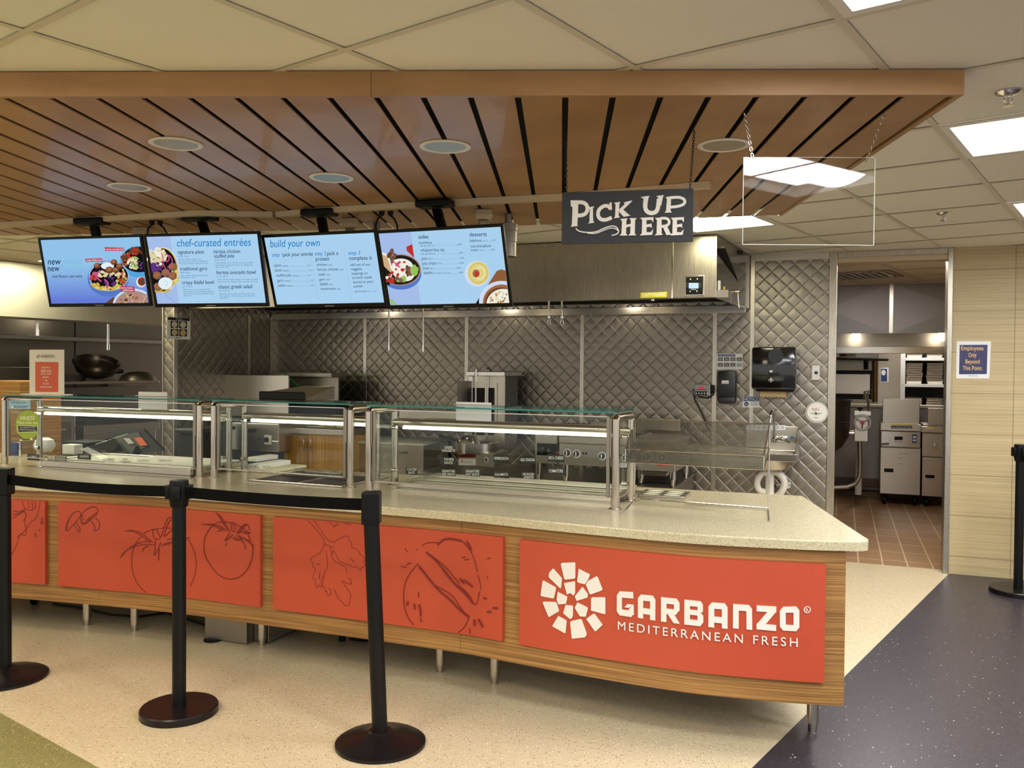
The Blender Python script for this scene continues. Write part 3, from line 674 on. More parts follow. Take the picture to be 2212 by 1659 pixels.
for chx, (tl, tr, br, bl) in zip('GARBANZO', [((664,388),(761,392),(767,540),(663,527)),((790,404),(894,412),(893,556),(790,541)),((927,418),(1035,428),(1036,573),(926,560)),((1063,432),(1172,443),(1172,589),(1062,576)),((1202,448),(1312,458),(1312,606),(1201,592)),((1344,461),(1455,472),(1456,616),(1343,603)),((1482,474),(1597,484),(1596,628),(1481,613)),((1618,487),(1733,489),(1733,636),(1618,624))]):
    for P in GL[chx]:
        q = []
        for x, y in P:
            q.append(((bl[0]*(1-x)+br[0]*x)*(1-y)+(tl[0]*(1-x)+tr[0]*x)*y, (bl[1]*(1-x)+br[1]*x)*(1-y)+(tl[1]*(1-x)+tr[1]*x)*y))
        d.poly(q, M_LOGO, TH)
d.text('MEDITERRANEAN FRESH', 671, 613, 1722, 727, 70, M_LOGO, .022, 1.35, TH)
d.ring(1778, 508, 18, 18, 5, M_LOGO); d.text('R', 1769, 518, 1787, 520, 26, M_LOGO, .02)
sub(d, 'lettering', o)
# ================================================================== sneeze guards and what stands in them
LP = lambda fr, px, py, z: fr.l(onz(px, py, z))
GP = {1: (V2(-3.31, 5.588), V2(-1.834, 5.032)), 2: (V2(-1.742, 5.010), V2(-.871, 4.634)), 3: (V2(-.752, 4.510), V2(.485, 3.98))}
GF = {}
ZG = 1.306; DEP = .262
def guard(i, label):
    a, b = GP[i]; d = b-a; fr = Fr(a, math.degrees(math.atan2(d.y, d.x))); GF[i] = fr; w = d.length
    t = thing('sneeze_guard', label, 'sneeze guard', (0, 0, ZT), fr, 'glass sneeze guards on the worktop')
    for x in (0, w):
        for y in (0, DEP):
            mb = MB(); mb.cyl((x,y,ZT), (x,y,ZG-.022), .0185, n=24).cyl((x,y,ZT), (x,y,ZT+.05), .0215, n=24).lathe([(.032,0),(.032,.004),(.022,.007)], (x,y,ZT), 24)
            mb.build('post', M_TUBE, t, True)
        mb = MB(); mb.tube([(x,-.002,ZG-.03),(x,.004,ZG-.022),(x,.02,ZG-.019),(x,DEP-.02,ZG-.019),(x,DEP-.004,ZG-.022),(x,DEP+.002,ZG-.03)], .0185, 16); mb.build('top_arm', M_TUBE, t, True)
        mb = MB(); mb.box(x-.012, x+.012, .0, DEP+.03, ZG, ZG+.005); mb.build('glass_clamp', M_STEELD, t)
        s = 1 if x == 0 else -1
        mb = MB(); mb.box(x+s*.014, x+s*.020, .03, DEP-.02, ZT+.055, ZG-.045); mb.build('end_glass', M_GLASS, t)
        for zz in (ZT+.09, ZG-.12):
            mb = MB(); mb.cyl((x+s*.008, DEP-.035, zz), (x+s*.034, DEP-.035, zz), .011, n=16); mb.build('standoff_knob', M_CHROME, t, True)
        mb = MB(); mb.box(x+s*.028, x+s*.044, -.008, .008, ZT+.052, ZG-.012, .002).box(x+s*.018, x+s*.026, -.012, -.004, ZG-.2, ZG-.02, .001); mb.build('frame_stile', M_STEELD, t)
    mb = MB(); mb.box(-.005, w+.005, -.012, DEP+.035, ZG+.005, ZG+.013); tg = mb.build('top_glass', M_GLASS, t)
    mb = MB(); mb.box(-.005, w+.005, -.0135, -.012, ZG+.005, ZG+.013).box(-.005, w+.005, DEP+.035, DEP+.0365, ZG+.005, ZG+.013); mb.build('glass_edge', M_TEAL, tg)
    mb = MB(); mb.box(.036, w-.036, -.003, .003, ZT+.058, ZG-.014); mb.build('front_glass', M_GLASS, t)
    mb = MB(); mb.box(.03, w-.03, -.007, .007, ZT+.05, ZT+.058, .001).box(.036, w-.036, -.004, .004, ZG-.014, ZG-.010); mb.build('frame_rail', M_STEELB, t)
    mb = MB(); mb.cyl((.0, DEP, 1.214), (w, DEP, 1.214), .0225, n=20); mb.build('light_tube', M_STEELB, t, True)
    mb = MB(); mb.box(.06, w-.06, DEP-.016, DEP+.016, 1.178, 1.192); mb.build('light_strip', M_LED, t)
    return t
guard(1, 'glass sneeze guard with the green round sticker on its front')
guard(2, 'narrow middle glass sneeze guard with the black display on top')
guard(3, 'long right glass sneeze guard over the white-lined cold pan')

def kcard(fr, px0, px1, py0, py1, y):
    """plane of a guard at depth y behind its front, as a PL facing the customer"""
    o = fr.w(0, y, 0); return PL(o, fr.e1, (0, 0, 1))
M_TAGB = mat('tag_black', (26,24,23), .4); M_TAGW = mat('tag_ink_white', (236,232,222), .5); M_TAGK = mat('tag_ink_grey', (96,90,82), .5); M_INK = mat('ink_black', (24,22,24), .6)
def foodtag(i, x0, y0, x1, y1, lines, label, dark=True):
    fr = GF[i]; pl = kcard(fr, 0, 0, 0, 0, .012 if i != 3 else .014)
    a0, b1 = pl.px(x0, y0); a1, _ = pl.px(x1, y0); _, b0 = pl.px((x0+x1)/2, y1)
    y = (pl.o-fr.o).dot(fr.e2)
    t = thing('food_tag', label, 'food tag', ((a0+a1)/2, y, (b0+b1)/2), fr, 'food name tags on the sneeze guards')
    mb = MB(); mb.box(a0, a1, y+.0006, y+.0026, b0, b1); mb.build('clear_sleeve', M_ACRYL, t)
    if dark:
        e = (a1-a0)*.05; mb = MB(); mb.box(a0+e, a1-e, y-.0006, y+.0006, b0+(b1-b0)*.1, b1-(b1-b0)*.08); mb.build('name_card', M_TAGB, t)
    d = Draw(PL(pl.o-pl.n*-.001, pl.r, pl.u)); n = len(lines)
    for k, s in enumerate(lines):
        h = (y1-y0); yy = y0+h*(.46, .84)[k] if n > 1 else y0+h*.62
        wd = min(.8, .085*len(s)+.08); xm = (x0+x1)/2; ww = (x1-x0)*wd/2
        d.text(s, xm-ww, yy, xm+ww, yy, h*(.42 if n > 1 else .46), M_TAGW if dark else M_TAGK, .02)
    d.build('lettering', t)
for a in ((3,951,961,987,979,['GREEK','VINAIGRETTE'],'black food tag reading greek vinaigrette'),(3,951,986,987,1005,['TAHINI','SAUCE'],'black food tag reading tahini sauce'),
          (3,875,1009,903,1026,['TZATZIKI','SAUCE'],'black sauce food tag near the left end of the long guard'),(3,952,1012,986,1029,['SIGNATURE','RED SAUCE'],'food tag reading signature red sauce'),(3,1003,1012,1039,1030,['SIGNATURE','HOT SAUCE'],'food tag reading signature hot sauce'),
          (3,1064,981,1102,1001,['PEPPERONCINI'],'black food tag reading pepperoncini'),(3,1065,1017,1102,1034,['KALAMATA'],'black food tag reading kalamata'),(3,1121,984,1159,1004,['RED ONIONS'],'black food tag reading red onions'),
          (3,1124,1019,1160,1036,['PICKLED','ONIONS'],'food tag reading pickled onions'),(3,1181,980,1221,1000,['FETA CHEESE'],'black food tag reading feta cheese'),(3,1181,1008,1221,1028,['TOMATOES'],'black food tag reading tomatoes'),
          (1,58,979,86,996,['HUMMUS'],'black food tag reading hummus, under the green sticker'),(1,117,984,146,998,['SEASONAL','HUMMUS'],'black food tag reading seasonal hummus'),(1,166,979,198,994,['GREENS'],'black food tag reading greens')):
    foodtag(*a)
for a in ((1,88,979,117,996,['HUMMUS 5.99'],'clear food tag reading hummus 5.99'),(1,220,988,249,1001,['CUCUMBERS','& TOMATOES'],'clear food tag reading cucumbers and tomatoes'),(1,255,988,287,1001,['RED','CABBAGE'],'clear food tag reading red cabbage'),
          (1,294,990,325,1001,['ROASTED'],'clear food tag reading roasted'),(1,339,989,373,1001,['TABBOULEH'],'clear food tag reading tabbouleh'),(2,524,1000,559,1012,['PORTOBELLO','MUSHROOMS'],'clear food tag reading portobello mushrooms'),
          (2,563,1003,589,1014,['FALAFEL'],'clear food tag reading falafel'),(2,632,1008,666,1024,['HARISSA','CHICKEN'],'clear food tag reading harissa chicken, over the hot wells'),(2,670,1010,703,1026,['STEAK'],'clear food tag reading steak, over the hot wells'),(2,705,1011,739,1028,['GYRO'],'clear food tag reading gyro, over the hot wells')):
    foodtag(*a, dark=False)
# stickers on the first guard
pl = PL(GF[1].w(0, -.0045, 0), GF[1].e1, (0, 0, 1)); cc = crop(0, 840, 7.9)
d = Draw(pl, cv=cc); M_GRN = mat('sticker_green', (150,172,48), .5)
d.ell(477, 612, 209, 248, M_GRN, 48); d.poly([(298,745),(645,738),(640,632),(300,622)], M_TAGW); d.poly([(312,738),(640,728),(634,640),(306,630)], M_TAGB)
d.text('FRIES?', 352, 535, 598, 530, 92, M_TAGW, .03); d.text('Please order first.', 298, 592, 655, 604, 62, M_TAGW, .02); d.text('We make fries to order', 345, 672, 600, 668, 34, M_TAGW); d.text('as they are hot and crispy.', 330, 704, 615, 712, 34, M_TAGW)
tag(d.build('sticker'), 'round green sticker with lettering about fries on the guard glass', 'sticker')
d = Draw(pl, cv=cc); M_BLU = mat('sticker_blue', (150,190,214), .5)
d.poly([(150,340),(522,345),(522,205),(150,200)], M_BLU); d.text('food allergen notice', 190, 240, 440, 246, 40, M_INK, .02); d.rect(192, 292, 228, 322, M_TAGW); d.text('Please inform staff of allergies', 238, 300, 488, 306, 26, M_INK); d.text('before you place your order', 238, 318, 450, 322, 26, M_INK)
tag(d.build('notice_sticker'), 'small blue allergen notice above the green sticker', 'sticker')

# cold pan, hot wells, tray
fr = GF[3]; M_LINER = mat('pan_liner', (226,224,206), .5)
x0 = LP(fr, 878, 1050, ZT).x; x1 = LP(fr, 1312, 1094, ZT).x; y0 = LP(fr, 1100, 1073, ZT).y; y1 = y0+.47
t = thing('cold_pan', 'long steel cold pan with white lining under the right guard', 'food pan', ((x0+x1)/2, (y0+y1)/2, ZT), fr)
mb = MB(); h = ZT+.034
for b in ((x0,x1,y0,y0+.018),(x0,x1,y1-.018,y1),(x0,x0+.018,y0+.018,y1-.018),(x1-.018,x1,y0+.018,y1-.018)): mb.box(*b, ZT+.008, h, .003)
mb.box(x0-.012, x1+.03, y0-.02, y1+.01, ZT, ZT+.004).box(x0+.01, x1-.01, y0+.01, y1-.01, ZT+.004, ZT+.008); mb.build('rim', M_STEELB, t)
mb = MB(); mb.box(x0+.018, x1-.018, y0+.018, y1-.018, ZT+.008, ZT+.016); mb.build('lining', M_LINER, t)
for k in range(2):
    y = y0+.018+(y1-y0-.036)*(k+1)/3; mb = MB(); mb.box(x0+.018, x1-.018, y-.012, y+.012, ZT+.016, ZT+.03, .004); mb.build('divider', M_STEELB, t)
mb = MB(); mb.add([(x0+.03,y0+.03,ZT+.036),(x0+.03,y1-.02,ZT+.036),(x0+.03,y1-.02,ZT+.15),(x0+.036,y0+.03,ZT+.036),(x0+.036,y1-.02,ZT+.036),(x0+.036,y1-.02,ZT+.15)], [(0,1,2),(5,4,3),(0,3,4,1),(1,4,5,2),(2,5,3,0)]); mb.build('end_shield', M_ACRYL, t)
mb = MB(); mb.box(x1+.002, x1+.028, y0-.014, y0+.16, ZT+.004, ZT+.0055); mb.build('drain_slot', M_DARK, t)
fr = GF[2]
x0 = LP(fr, 545, 1040, ZT).x; x1 = LP(fr, 745, 1052, ZT).x; y0 = LP(fr, 640, 1047, ZT).y; y1 = y0+.46; xm = (x0+x1)/2
t = thing('hot_well', 'steel hot well with two dark covered compartments under the middle guard', 'hot well', (xm, (y0+y1)/2, ZT), fr)
mb = MB(); mb.box(x0-.03, x1+.02, y0-.03, y1+.03, ZT, ZT+.003, 0)
for b in ((x0,x1,y0-.012,y0),(x0,x1,y1,y1+.012),(x0-.012,x0,y0-.012,y1+.012),(x1,x1+.012,y0-.012,y1+.012),(xm-.014,xm+.014,y0,y1)): mb.box(*b, ZT+.003, ZT+.013, .003)
mb.build('rim', M_STEELB, t)
for a, b in ((x0, xm-.014), (xm+.014, x1)):
    mb = MB(); mb.box(a, b, y0, y1, ZT+.003, ZT+.007).box(a+.03, b-.03, (y0+y1)/2-.004, (y0+y1)/2+.004, ZT+.007, ZT+.012, .002); mb.build('well_cover', mat('dark_cover', (74,66,70), .3, .6), t)
fr = GF[1]
x0 = LP(fr, 76, 1012, ZT).x; x1 = LP(fr, 419, 1030, ZT).x; y0 = LP(fr, 250, 1021, ZT).y; y1 = y0+.5
t = thing('food_tray', 'steel food pan with white covering under the left guard', 'food pan', ((x0+x1)/2, (y0+y1)/2, ZT), fr)
mb = MB(); h = ZT+.05
for b in ((x0,x1,y0,y0+.02),(x0,x1,y1-.02,y1),(x0,x0+.02,y0+.02,y1-.02),(x1-.02,x1,y0+.02,y1-.02)): mb.box(*b, ZT+.006, h, .006)
mb.box(x0+.01, x1-.01, y0+.01, y1-.01, ZT, ZT+.012); mb.build('rim', M_STEELB, t)
xs = LP(fr, 186, 1005, h).x
mb = MB(); mb.box(xs, x1-.022, y0+.03, y1-.022, ZT+.012, ZT+.056, .006); mb.build('white_cover', mat('white_cloth', (238,236,226), .8), t)
mb = MB(); mb.box(x0+.02, xs, y0+.022, y1-.022, ZT+.012, ZT+.04); mb.build('food_liner', M_LINER, t)
mb = MB(); a = x0+.03; mb.add([(a,y0+.03,h),(a+.30,y0+.2,h),(a+.2,y1-.02,h+.14),(a,y0+.033,h+.001),(a+.30,y0+.203,h+.001),(a+.2,y1-.017,h+.141)], [(0,1,2),(5,4,3),(0,3,4,1),(1,4,5,2),(2,5,3,0)]); mb.build('end_shield', M_ACRYL, t)
mb = MB(); mb.box(x0-.13, x0-.01, y0-.005, y0+.1, ZT, ZT+.006, .002); tag(mb.build('metal_sheet', M_STEELB, fr=fr, base=(x0-.07, y0+.05, ZT)), 'flat bright metal sheet beside the left food pan', 'metal sheet')

# ------------------------------------------------------------------ on top of the guards
fr = GF[1]; zt = ZG+.013
px = LP(fr, 102, 851, zt); pl = PL(fr.w(0, .15, 0), fr.e1, (0,0,1)); cc = crop(0, 730, 4.424)
a0, b0 = pl.px(65, 850); a1, b1 = pl.px(139, 755); zt1 = zt
t = thing('table_sign', 'white upright sign with an orange panel offering free pita', 'sign', ((a0+a1)/2, .15, zt), fr)
mb = MB(); mb.box(a0, a1, .146, .150, zt+.004, b1+(zt-b0)).box(a0-.03, a1+.03, .10, .19, zt, zt+.004, .001); mb.build('holder', mat('white_holder', (232,226,212), .3), t)
d = Draw(PL(fr.w(0, .146, 0), fr.e1, (0,0,1)), cv=cc); dz = zt-b0
d.poly([(288,540),(614,548),(614,112),(288,112)], mat('sign_paper', (226,218,200), .6))
d.poly([(338,512),(342,517),(552,517),(557,512),(559,236),(554,231),(342,228),(337,233)], mat('sign_orange', (206,92,56), .6))
for a, b in ((352,178),(362,168),(374,166),(380,176),(370,186),(358,186)): d.ell(a, b, 6, 5, M_TAGK, 8)
d.text('GARBANZO', 392, 182, 524, 180, 28, M_INK, .03)
d.text('MEDITERRANEAN FRESH', 395, 191, 522, 191, 9, M_INK)
for k, (s, x, xx) in enumerate((('ENJOY A',400,486),('FREE PITA',394,494),('WITH ANY',392,494),('BOWL',412,474),('OR',428,458),('PLATE',414,470),('PURCHASE!',390,500))):
    yy = 291+31*k; d.text(s, x, yy, xx, yy, 24, M_TAGW, .02)
d.stroke([(394,326),(492,326)], 2, M_TAGW); d.build('printed_sheet', t)
for i, (x0_, y0_, x1_, y1_, lab) in {1: (299,846,361,888,'blank white paper card on the left guard, back to the viewer'), 3: (985,868,1061,911,'blank white paper card on the right guard, back to the viewer')}.items():
    fr = GF[i]; y = DEP+.045; pl = PL(fr.w(0, y, 0), fr.e1, (0,0,1)); a0, b1 = pl.px(x0_, y0_); a1, b0 = pl.px(x1_, y1_)
    mb = MB(); mb.box(a0, a1, y, y+.0015, b0, b1).box(a0, a1, y-.03, y, ZG+.014, ZG+.0155); tag(mb.build('paper_card', M_PAPER, fr=fr, base=((a0+a1)/2, y, b0)), lab, 'paper card')
fr = GF[2]; q = LP(fr, 606, 868, zt); y = .12; pl = PL(fr.w(0, y, 0), fr.e1, (0,0,1)); a0, _ = pl.px(558, 860); a1, _ = pl.px(656, 860)
t = thing('countertop_display', 'black device with a sloping steel top standing on the middle guard', 'display', ((a0+a1)/2, y, zt), fr)
mb = MB(); mb.box(a0, a1, y, y+.022, zt, zt+.052, .009, seg=3); mb.build('front_plate', M_BLACK, t)
mb = MB(); b0 = a0+.11; L_ = .30; sh = -.0
vs = [(b0-.06, y+.022, zt+.03), (a1+.0, y+.022, zt+.004), (a1+sh, y+L_, zt+.004), (b0+.02+sh, y+L_, zt+.004), (b0-.06, y+.022, zt+.05), (a1, y+.022, zt+.012), (a1+sh, y+L_, zt+.08), (b0+.0+sh, y+L_, zt+.08)]
mb.add(vs, [(0,3,2,1),(4,5,6,7),(0,1,5,4),(1,2,6,5),(2,3,7,6),(3,0,4,7)]); mb.build('steel_top', M_STEELD, t)

# ------------------------------------------------------------------ behind and beside the guards on the worktop
fr = GF[2]
for k, (xa, ya, xb, yb, z0, hh, lab) in enumerate(((481,1012,652,1006,ZT,.018,'large cream cutting board, lowest behind the middle guard'),(536,1002,626,994,ZT+.018,.03,'thick white cutting board on the cream board'),(484,994,572,986,ZT+.02,.03,'white cutting board with a blue-grey shadowed edge at the back'))):
    p = LP(fr, xa, ya, z0+hh); q = LP(fr, xb, yb, z0+hh); yy = max(.30, min(p.y, q.y))+(0 if k != 2 else .22); L_ = (.34, .3, .22)[k]
    mb = MB(); mb.box(p.x, q.x, yy, yy+L_, z0, z0+hh, .006); tag(mb.build('cutting_board', mat('board_cream', (232,222,190), .6) if k == 0 else mat('board_white', (240,238,228), .55), fr=fr, base=((p.x+q.x)/2, yy+.1, z0)), lab, 'cutting board', 'cutting boards behind the middle guard')
fr = GF[1]
pl = PL(fr.w(0, .62, ZT), fr.e1, Vector((0,0,1))+fr.e2*.45)
t = thing('pos_terminal', 'black point of sale screen seen from behind, with an orange sticker', 'screen', (LP(fr,295,1000,ZT).x+.1, .62, ZT), fr)
def pq(x, y, h=0): a, b = pl.px(x, y); return fr.l(pl.pt(a, b, h))
mb = MB(); P = [pq(x, y) for x, y in ((233,928),(310,929),(354,974),(276,983))]; mb.prism(P, (0, .012, .012)); mb.build('screen_housing', M_BLACK, t)
mb = MB(); P = [pq(x, y, .004) for x, y in ((250,945),(300,935),(318,965),(285,980))]; mb.prism(P, (0,.006,.006)); mb.build('back_cover', mat('soft_black', (30,29,29), .5), t)
mb = MB(); P = [pq(x, y, .011) for x, y in ((292,947),(308,946),(321,963),(306,964))]; mb.prism(P, (0,.001,.001)); mb.build('orange_sticker', mat('orange_sticker', (226,96,46), .6), t)
mb = MB(); P = [pq(x, y, .011) for x, y in ((269,948),(281,948),(292,959),(280,960))]; mb.prism(P, (0,.001,.001)); mb.build('grey_sticker', mat('grey_sticker', (196,192,184), .6), t)
p = pq(295, 975); mb = MB(); mb.box(p.x-.12, p.x+.14, .5, .72, ZT, ZT+.02, .006).tube([(p.x,.62,ZT+.02),(p.x,.64,ZT+.05),(p.x-.01,.66,p.z+.02)], .028, 12); mb.build('stand', M_BLACK, t)
p = LP(fr, 160, 995, ZT)
def box_at(name, fr, x0, y0, x1, y1, dep, thick, mt, label, cat, bev=.004, group=None):
    """a block whose front face is seen between the photo points, standing dep behind the guard front"""
    a0, z1 = fr.at(x0, y0, dep); a1, z0 = fr.at(x1, y1, dep)
    mb = MB(); mb.box(a0, a1, dep, dep+thick, z0, z1, bev); return tag(mb.build(name, mt, fr=fr, base=((a0+a1)/2, dep+thick/2, z0)), label, cat, group)
def on_top(o_z, fr, x0, y0, x1, dep, thick, mt, name, label, cat, bev=.004):
    a0, z1 = fr.at(x0, y0, dep); a1, _ = fr.at(x1, y0, dep); mb = MB(); mb.box(a0, a1, dep, dep+thick, o_z, z1, bev); return tag(mb.build(name, mt, fr=fr, base=((a0+a1)/2, dep+thick/2, o_z)), label, cat)
on_top(ZT, fr, 138, 953, 190, .8, .2, M_BLACK, 'receipt_printer', 'square black receipt printer behind the left guard', 'printer', .008)
on_top(ZT, fr, 134, 960, 160, .64, .08, mat('white_box', (222,222,216), .5), 'card_box', 'small white printed box in front of the receipt printer', 'box', .004)
a, z = fr.at(97, 960, .7); mb = MB(); mb.lathe([(0,0),(.05,0),(.07,.03),(.075,.05),(.06,.09),(.03,.105),(.0,.108)], (a-.005, .7, ZT), 16); tag(mb.build('napkin_bundle', M_PAPER, fr=fr, base=(a,.7,ZT), smooth=True), 'cream napkin bundle left of the receipt printer', 'napkins')
a, z = fr.at(57, 950, .45); 
t = thing('clear_canister', 'clear round canister standing behind the green sticker', 'canister', (a, .45, ZT), fr)
mb = MB(); mb.cyl((a,.45,ZT), (a,.45,z), .047, n=24, cap=False); mb.build('clear_wall', M_ACRYL, t, True)
mb = MB(); mb.lathe([(.047,0),(.05,.004),(.047,.008),(.044,.004),(.047,0)], (a,.45,z-.004), 24); mb.build('bright_rim', M_CHROME, t, True)
a, z = fr.at(43, 957, .3); mb = MB(); mb.cyl((a,.3,ZT), (a,.3,z-.05), .007, n=10).cyl((a,.3,z-.05), (a,.3,z), .004, n=10); tag(mb.build('marker_pen', M_WHITE, fr=fr, base=(a,.3,ZT)), 'white pen standing upright behind the left guard end', 'pen')
box_at('snack_bag', fr, 19, 955, 36, 1002, .42, .05, mat('blue_yellow_bag', (40,52,110), .4), 'dark blue snack bag at the far left behind the guard', 'bag', .012)
mb = MB(); a, z = fr.at(210, 985, .55)
mb.tube([(a-.15,.55,ZT+.006),(a-.1,.56,ZT+.05),(a-.03,.55,ZT+.06),(a+.04,.57,ZT+.03),(a+.1,.56,ZT+.006),(a+.2,.58,ZT+.006)], .005, 8); tag(mb.build('terminal_cable', M_BLACK, fr=fr, base=(a,.55,ZT), smooth=True), 'looping black cable beside the point of sale screen', 'cable')

# six hole pan and cable near the counter end
p0 = onz(1372, 1075, ZT+.02); fr = Fr(onz(1376, 1077, ZT), -21)
t = thing('hole_tray', 'flat steel tray with six oval openings near the counter back edge', 'tray', (.14, .09, ZT), fr)
w, dp = .235, .20
mb = MB(); mb.box(0, w, 0, dp, ZT+.012, ZT+.022, .002).box(.0, w, 0, .006, ZT, ZT+.012).box(0, w, dp-.006, dp, ZT, ZT+.012).box(0,.006,.006,dp-.006,ZT,ZT+.012).box(w-.006,w,.006,dp-.006,ZT,ZT+.012); mb.build('plate', M_STEELB, t)
for i in range(2):
    for j in range(3):
        mb = MB(); P = [(.065+.105*i+.042*math.cos(k*math.pi/12), .038+.062*j+.018*math.sin(k*math.pi/12), ZT+.0222) for k in range(24)]; mb.prism(P, (0,0,.0006)); mb.build('oval_insert', mat('insert_cream', (228,222,190), .6), t)
# wire mesh display stand
fr = GF[3]
pA, pB = onz(1370, 1081, ZT), onz(1660, 1103, ZT); fr = Fr(pA, math.degrees(math.atan2((pB-pA).y, (pB-pA).x))); w = (pB-pA).length
t = thing('wire_stand', 'chrome wire stand carrying a tilted mesh basket on the worktop', 'wire stand', (w/2, 0, ZT), fr)
r = .0038; zt0 = fr.at(1660, 915, 0)[1]; zA = fr.at(1374, 908, 0)[1]; zz = (zt0+zA)/2
for x, px_, py_ in ((0, 1352, 1104), (w, 1662, 1128)):
    q = fr.l(onz(px_, py_, ZT)); mb = MB(); mb.tube([(x, .0, zz), (x, 0, ZT+.004), (x, -.004, ZT+.004), (q.x, q.y, ZT+.004)], r, 8); mb.build('upright', M_CHROME, t, True)
mb = MB(); mb.tube([(0,0,ZT+.010),(w,0,ZT+.010)], r, 8); mb.build('base_bar', M_CHROME, t, True)
yl = -.15; zl = fr.at(1351, 970, yl)[1]; zm = fr.at(1352, 998, yl)[1]
fx = .0
mb = MB()
for P in ([(fx,0,zz),(w,0,zz)],[(0,.0,zz-.11),(w,.0,zz-.11)],[(fx,yl,zl),(w,yl,zl)],[(fx,yl,zm),(w,yl,zm)],[(0,0,zz),(0,yl,zl)],[(w,0,zz),(w,yl,zl)],[(0,yl,zl),(0,yl,zm)],[(w,yl,zl),(w,yl,zm)],[(0,0,zz-.11),(0,yl,zm)],[(w,0,zz-.11),(w,yl,zm)]): mb.tube(P, .0028, 6)
mb.build('basket_frame', M_CHROME, t, True)
mb = MB(); rr = .0005; st_ = .0056
n = int(w/st_)
def wire(mb, a, b, q=.0009): 
    a, b = Vector(a), Vector(b); d = (b-a).normalized(); u = Vector((0,0,1)) if abs(d.z) < .9 else Vector((1,0,0)); x = d.cross(u).normalized()*q; y = d.cross(x).normalized()*q
    mb.add([a+x,a+y,a-x-y,b+x,b+y,b-x-y], [(0,1,4,3),(1,2,5,4),(2,0,3,5)])
for i in range(1, n):
    x = w*i/n; wire(mb, (x,0,zz), (x,yl,zl)); wire(mb, (x,yl,zl), (x,yl,zm)); wire(mb, (x,0,zz-.11), (x,yl,zm))
for i in range(1, 34):
    f = i/34; wire(mb, (0,yl*f,zz+(zl-zz)*f), (w,yl*f,zz+(zl-zz)*f)); wire(mb, (0,yl*f,zz-.11+(zm-zz+.11)*f), (w,yl*f,zz-.11+(zm-zz+.11)*f))
for i in range(1, 10): z = zl+(zm-zl)*i/10; wire(mb, (0,yl,z), (w,yl,z))
o = mb.build('wire_mesh', mat('wire_grey', (120,116,106), .4, .8), t); o['kind'] = 'stuff'

# ------------------------------------------------------------------ queue stanchions and belts
M_BASE_B = mat('stanchion_base', (18,13,13), .33, spec=.3)
def stanchion(px, py, label, style, rb, tilt=(0,0), ry=0.0):
    p = onz(px, py, 0)
    t = thing('queue_stanchion', label, 'stanchion', p, W, 'black queue stanchions'); zt = 1.02
    mb = MB()
    if style == 'dome': mb.lathe([(0,0),(rb,0),(rb,.012),(rb*.93,.02),(rb*.6,.034),(rb*.3,.05),(.045,.058),(0,.058)], p, 56)
    else: mb.lathe([(0,0),(rb,0),(rb,.028),(rb-.004,.033),(0,.033)], p, 56)
    mb.build('base', M_BASE_B, t, True)
    r = .031 if style == 'dome' else .029; q = p+Vector((tilt[0], tilt[1], 0)); z0 = .05 if style == 'dome' else .03
    up = (q-p+Vector((0,0,zt)))/zt
    mb = MB(); mb.cyl(p+up*z0, p+up*.925, r, n=28); mb.build('pole', M_BLACKM, t, True)
    mb = MB()
    if style == 'dome':
        a = p+up*.89; fr2 = lambda c: Vector(c)+a
        mb.box(-.036,.036,-.036,.036,.0,.13,.006, fr2)
        for sx in (-.026,.026):
            for z in (.012,.105): mb.cyl(a+Vector((sx,-.036,z)), a+Vector((sx,-.0385,z)), .004, n=8)
    else:
        mb.lathe([(0,.905),(.034,.905),(.038,.912),(.038,.925),(.041,.93),(.041,1.0),(.038,1.02),(.0,1.022)], p, 28)
        for k in range(4):
            c, s_ = math.cos(k*math.pi/2+ry), math.sin(k*math.pi/2+ry)
            mb.box(.035,.056,-.019,.019,.94,1.0,.003, lambda v, c=c, s_=s_: Vector((v.x*c-v.y*s_+p.x, v.x*s_+v.y*c+p.y, v.z)))
    mb.build('belt_head', M_BLACK, t, style != 'dome')
    return p, p+up*.965
s1, h1 = stanchion(10, 1465, 'black queue stanchion with a domed base cut by the left edge', 'dome', .19)
s2, h2 = stanchion(387, 1540, 'black queue stanchion with flat disc base and round head before the tomato panel', 'disc', .163, ry=.1)
s3, h3 = stanchion(822, 1607, 'black queue stanchion with a domed base in front of the herb panel', 'dome', .181, (-.046, 0))
s4, h4 = stanchion(2199, 1281, 'black queue stanchion with a flat base by the beige wall, cut by the right edge', 'disc', .178)
def belt(a, b, sag, label, za=0, zb=0):
    d = Vector((b.x-a.x, b.y-a.y, 0)); ln = d.length; d.normalize(); n = Vector((-d.y, d.x, 0))*.0012; vs = []; fs = []
    A = a+d*.036; B = b-d*.036; M = 24
    for i in range(M+1):
        f = i/M; p = A.lerp(B, f)+Vector((0,0,-sag*4*f*(1-f)+za*(1-f)+zb*f))
        for z, s in ((-.024,1),(.024,1),(.024,-1),(-.024,-1)): vs.append(p+n*s+Vector((0,0,z)))
    for i in range(M):
        for k in range(4): fs.append((4*i+k, 4*i+(k+1)%4, 4*i+4+(k+1)%4, 4*i+4+k))
    fs += [(0,1,2,3), (4*M+3,4*M+2,4*M+1,4*M)]
    mb = MB(); mb.add(vs, fs); tag(mb.build('barrier_belt', M_BELT, base=(A+B)/2), label, 'barrier belt', 'black barrier belts')
belt(h1, h2, .012, 'black barrier belt between the left edge stanchion and the disc based stanchion', .0, .004)
belt(h2, h3, .006, 'black barrier belt ending at the stanchion in front of the herb panel', .004, 0)
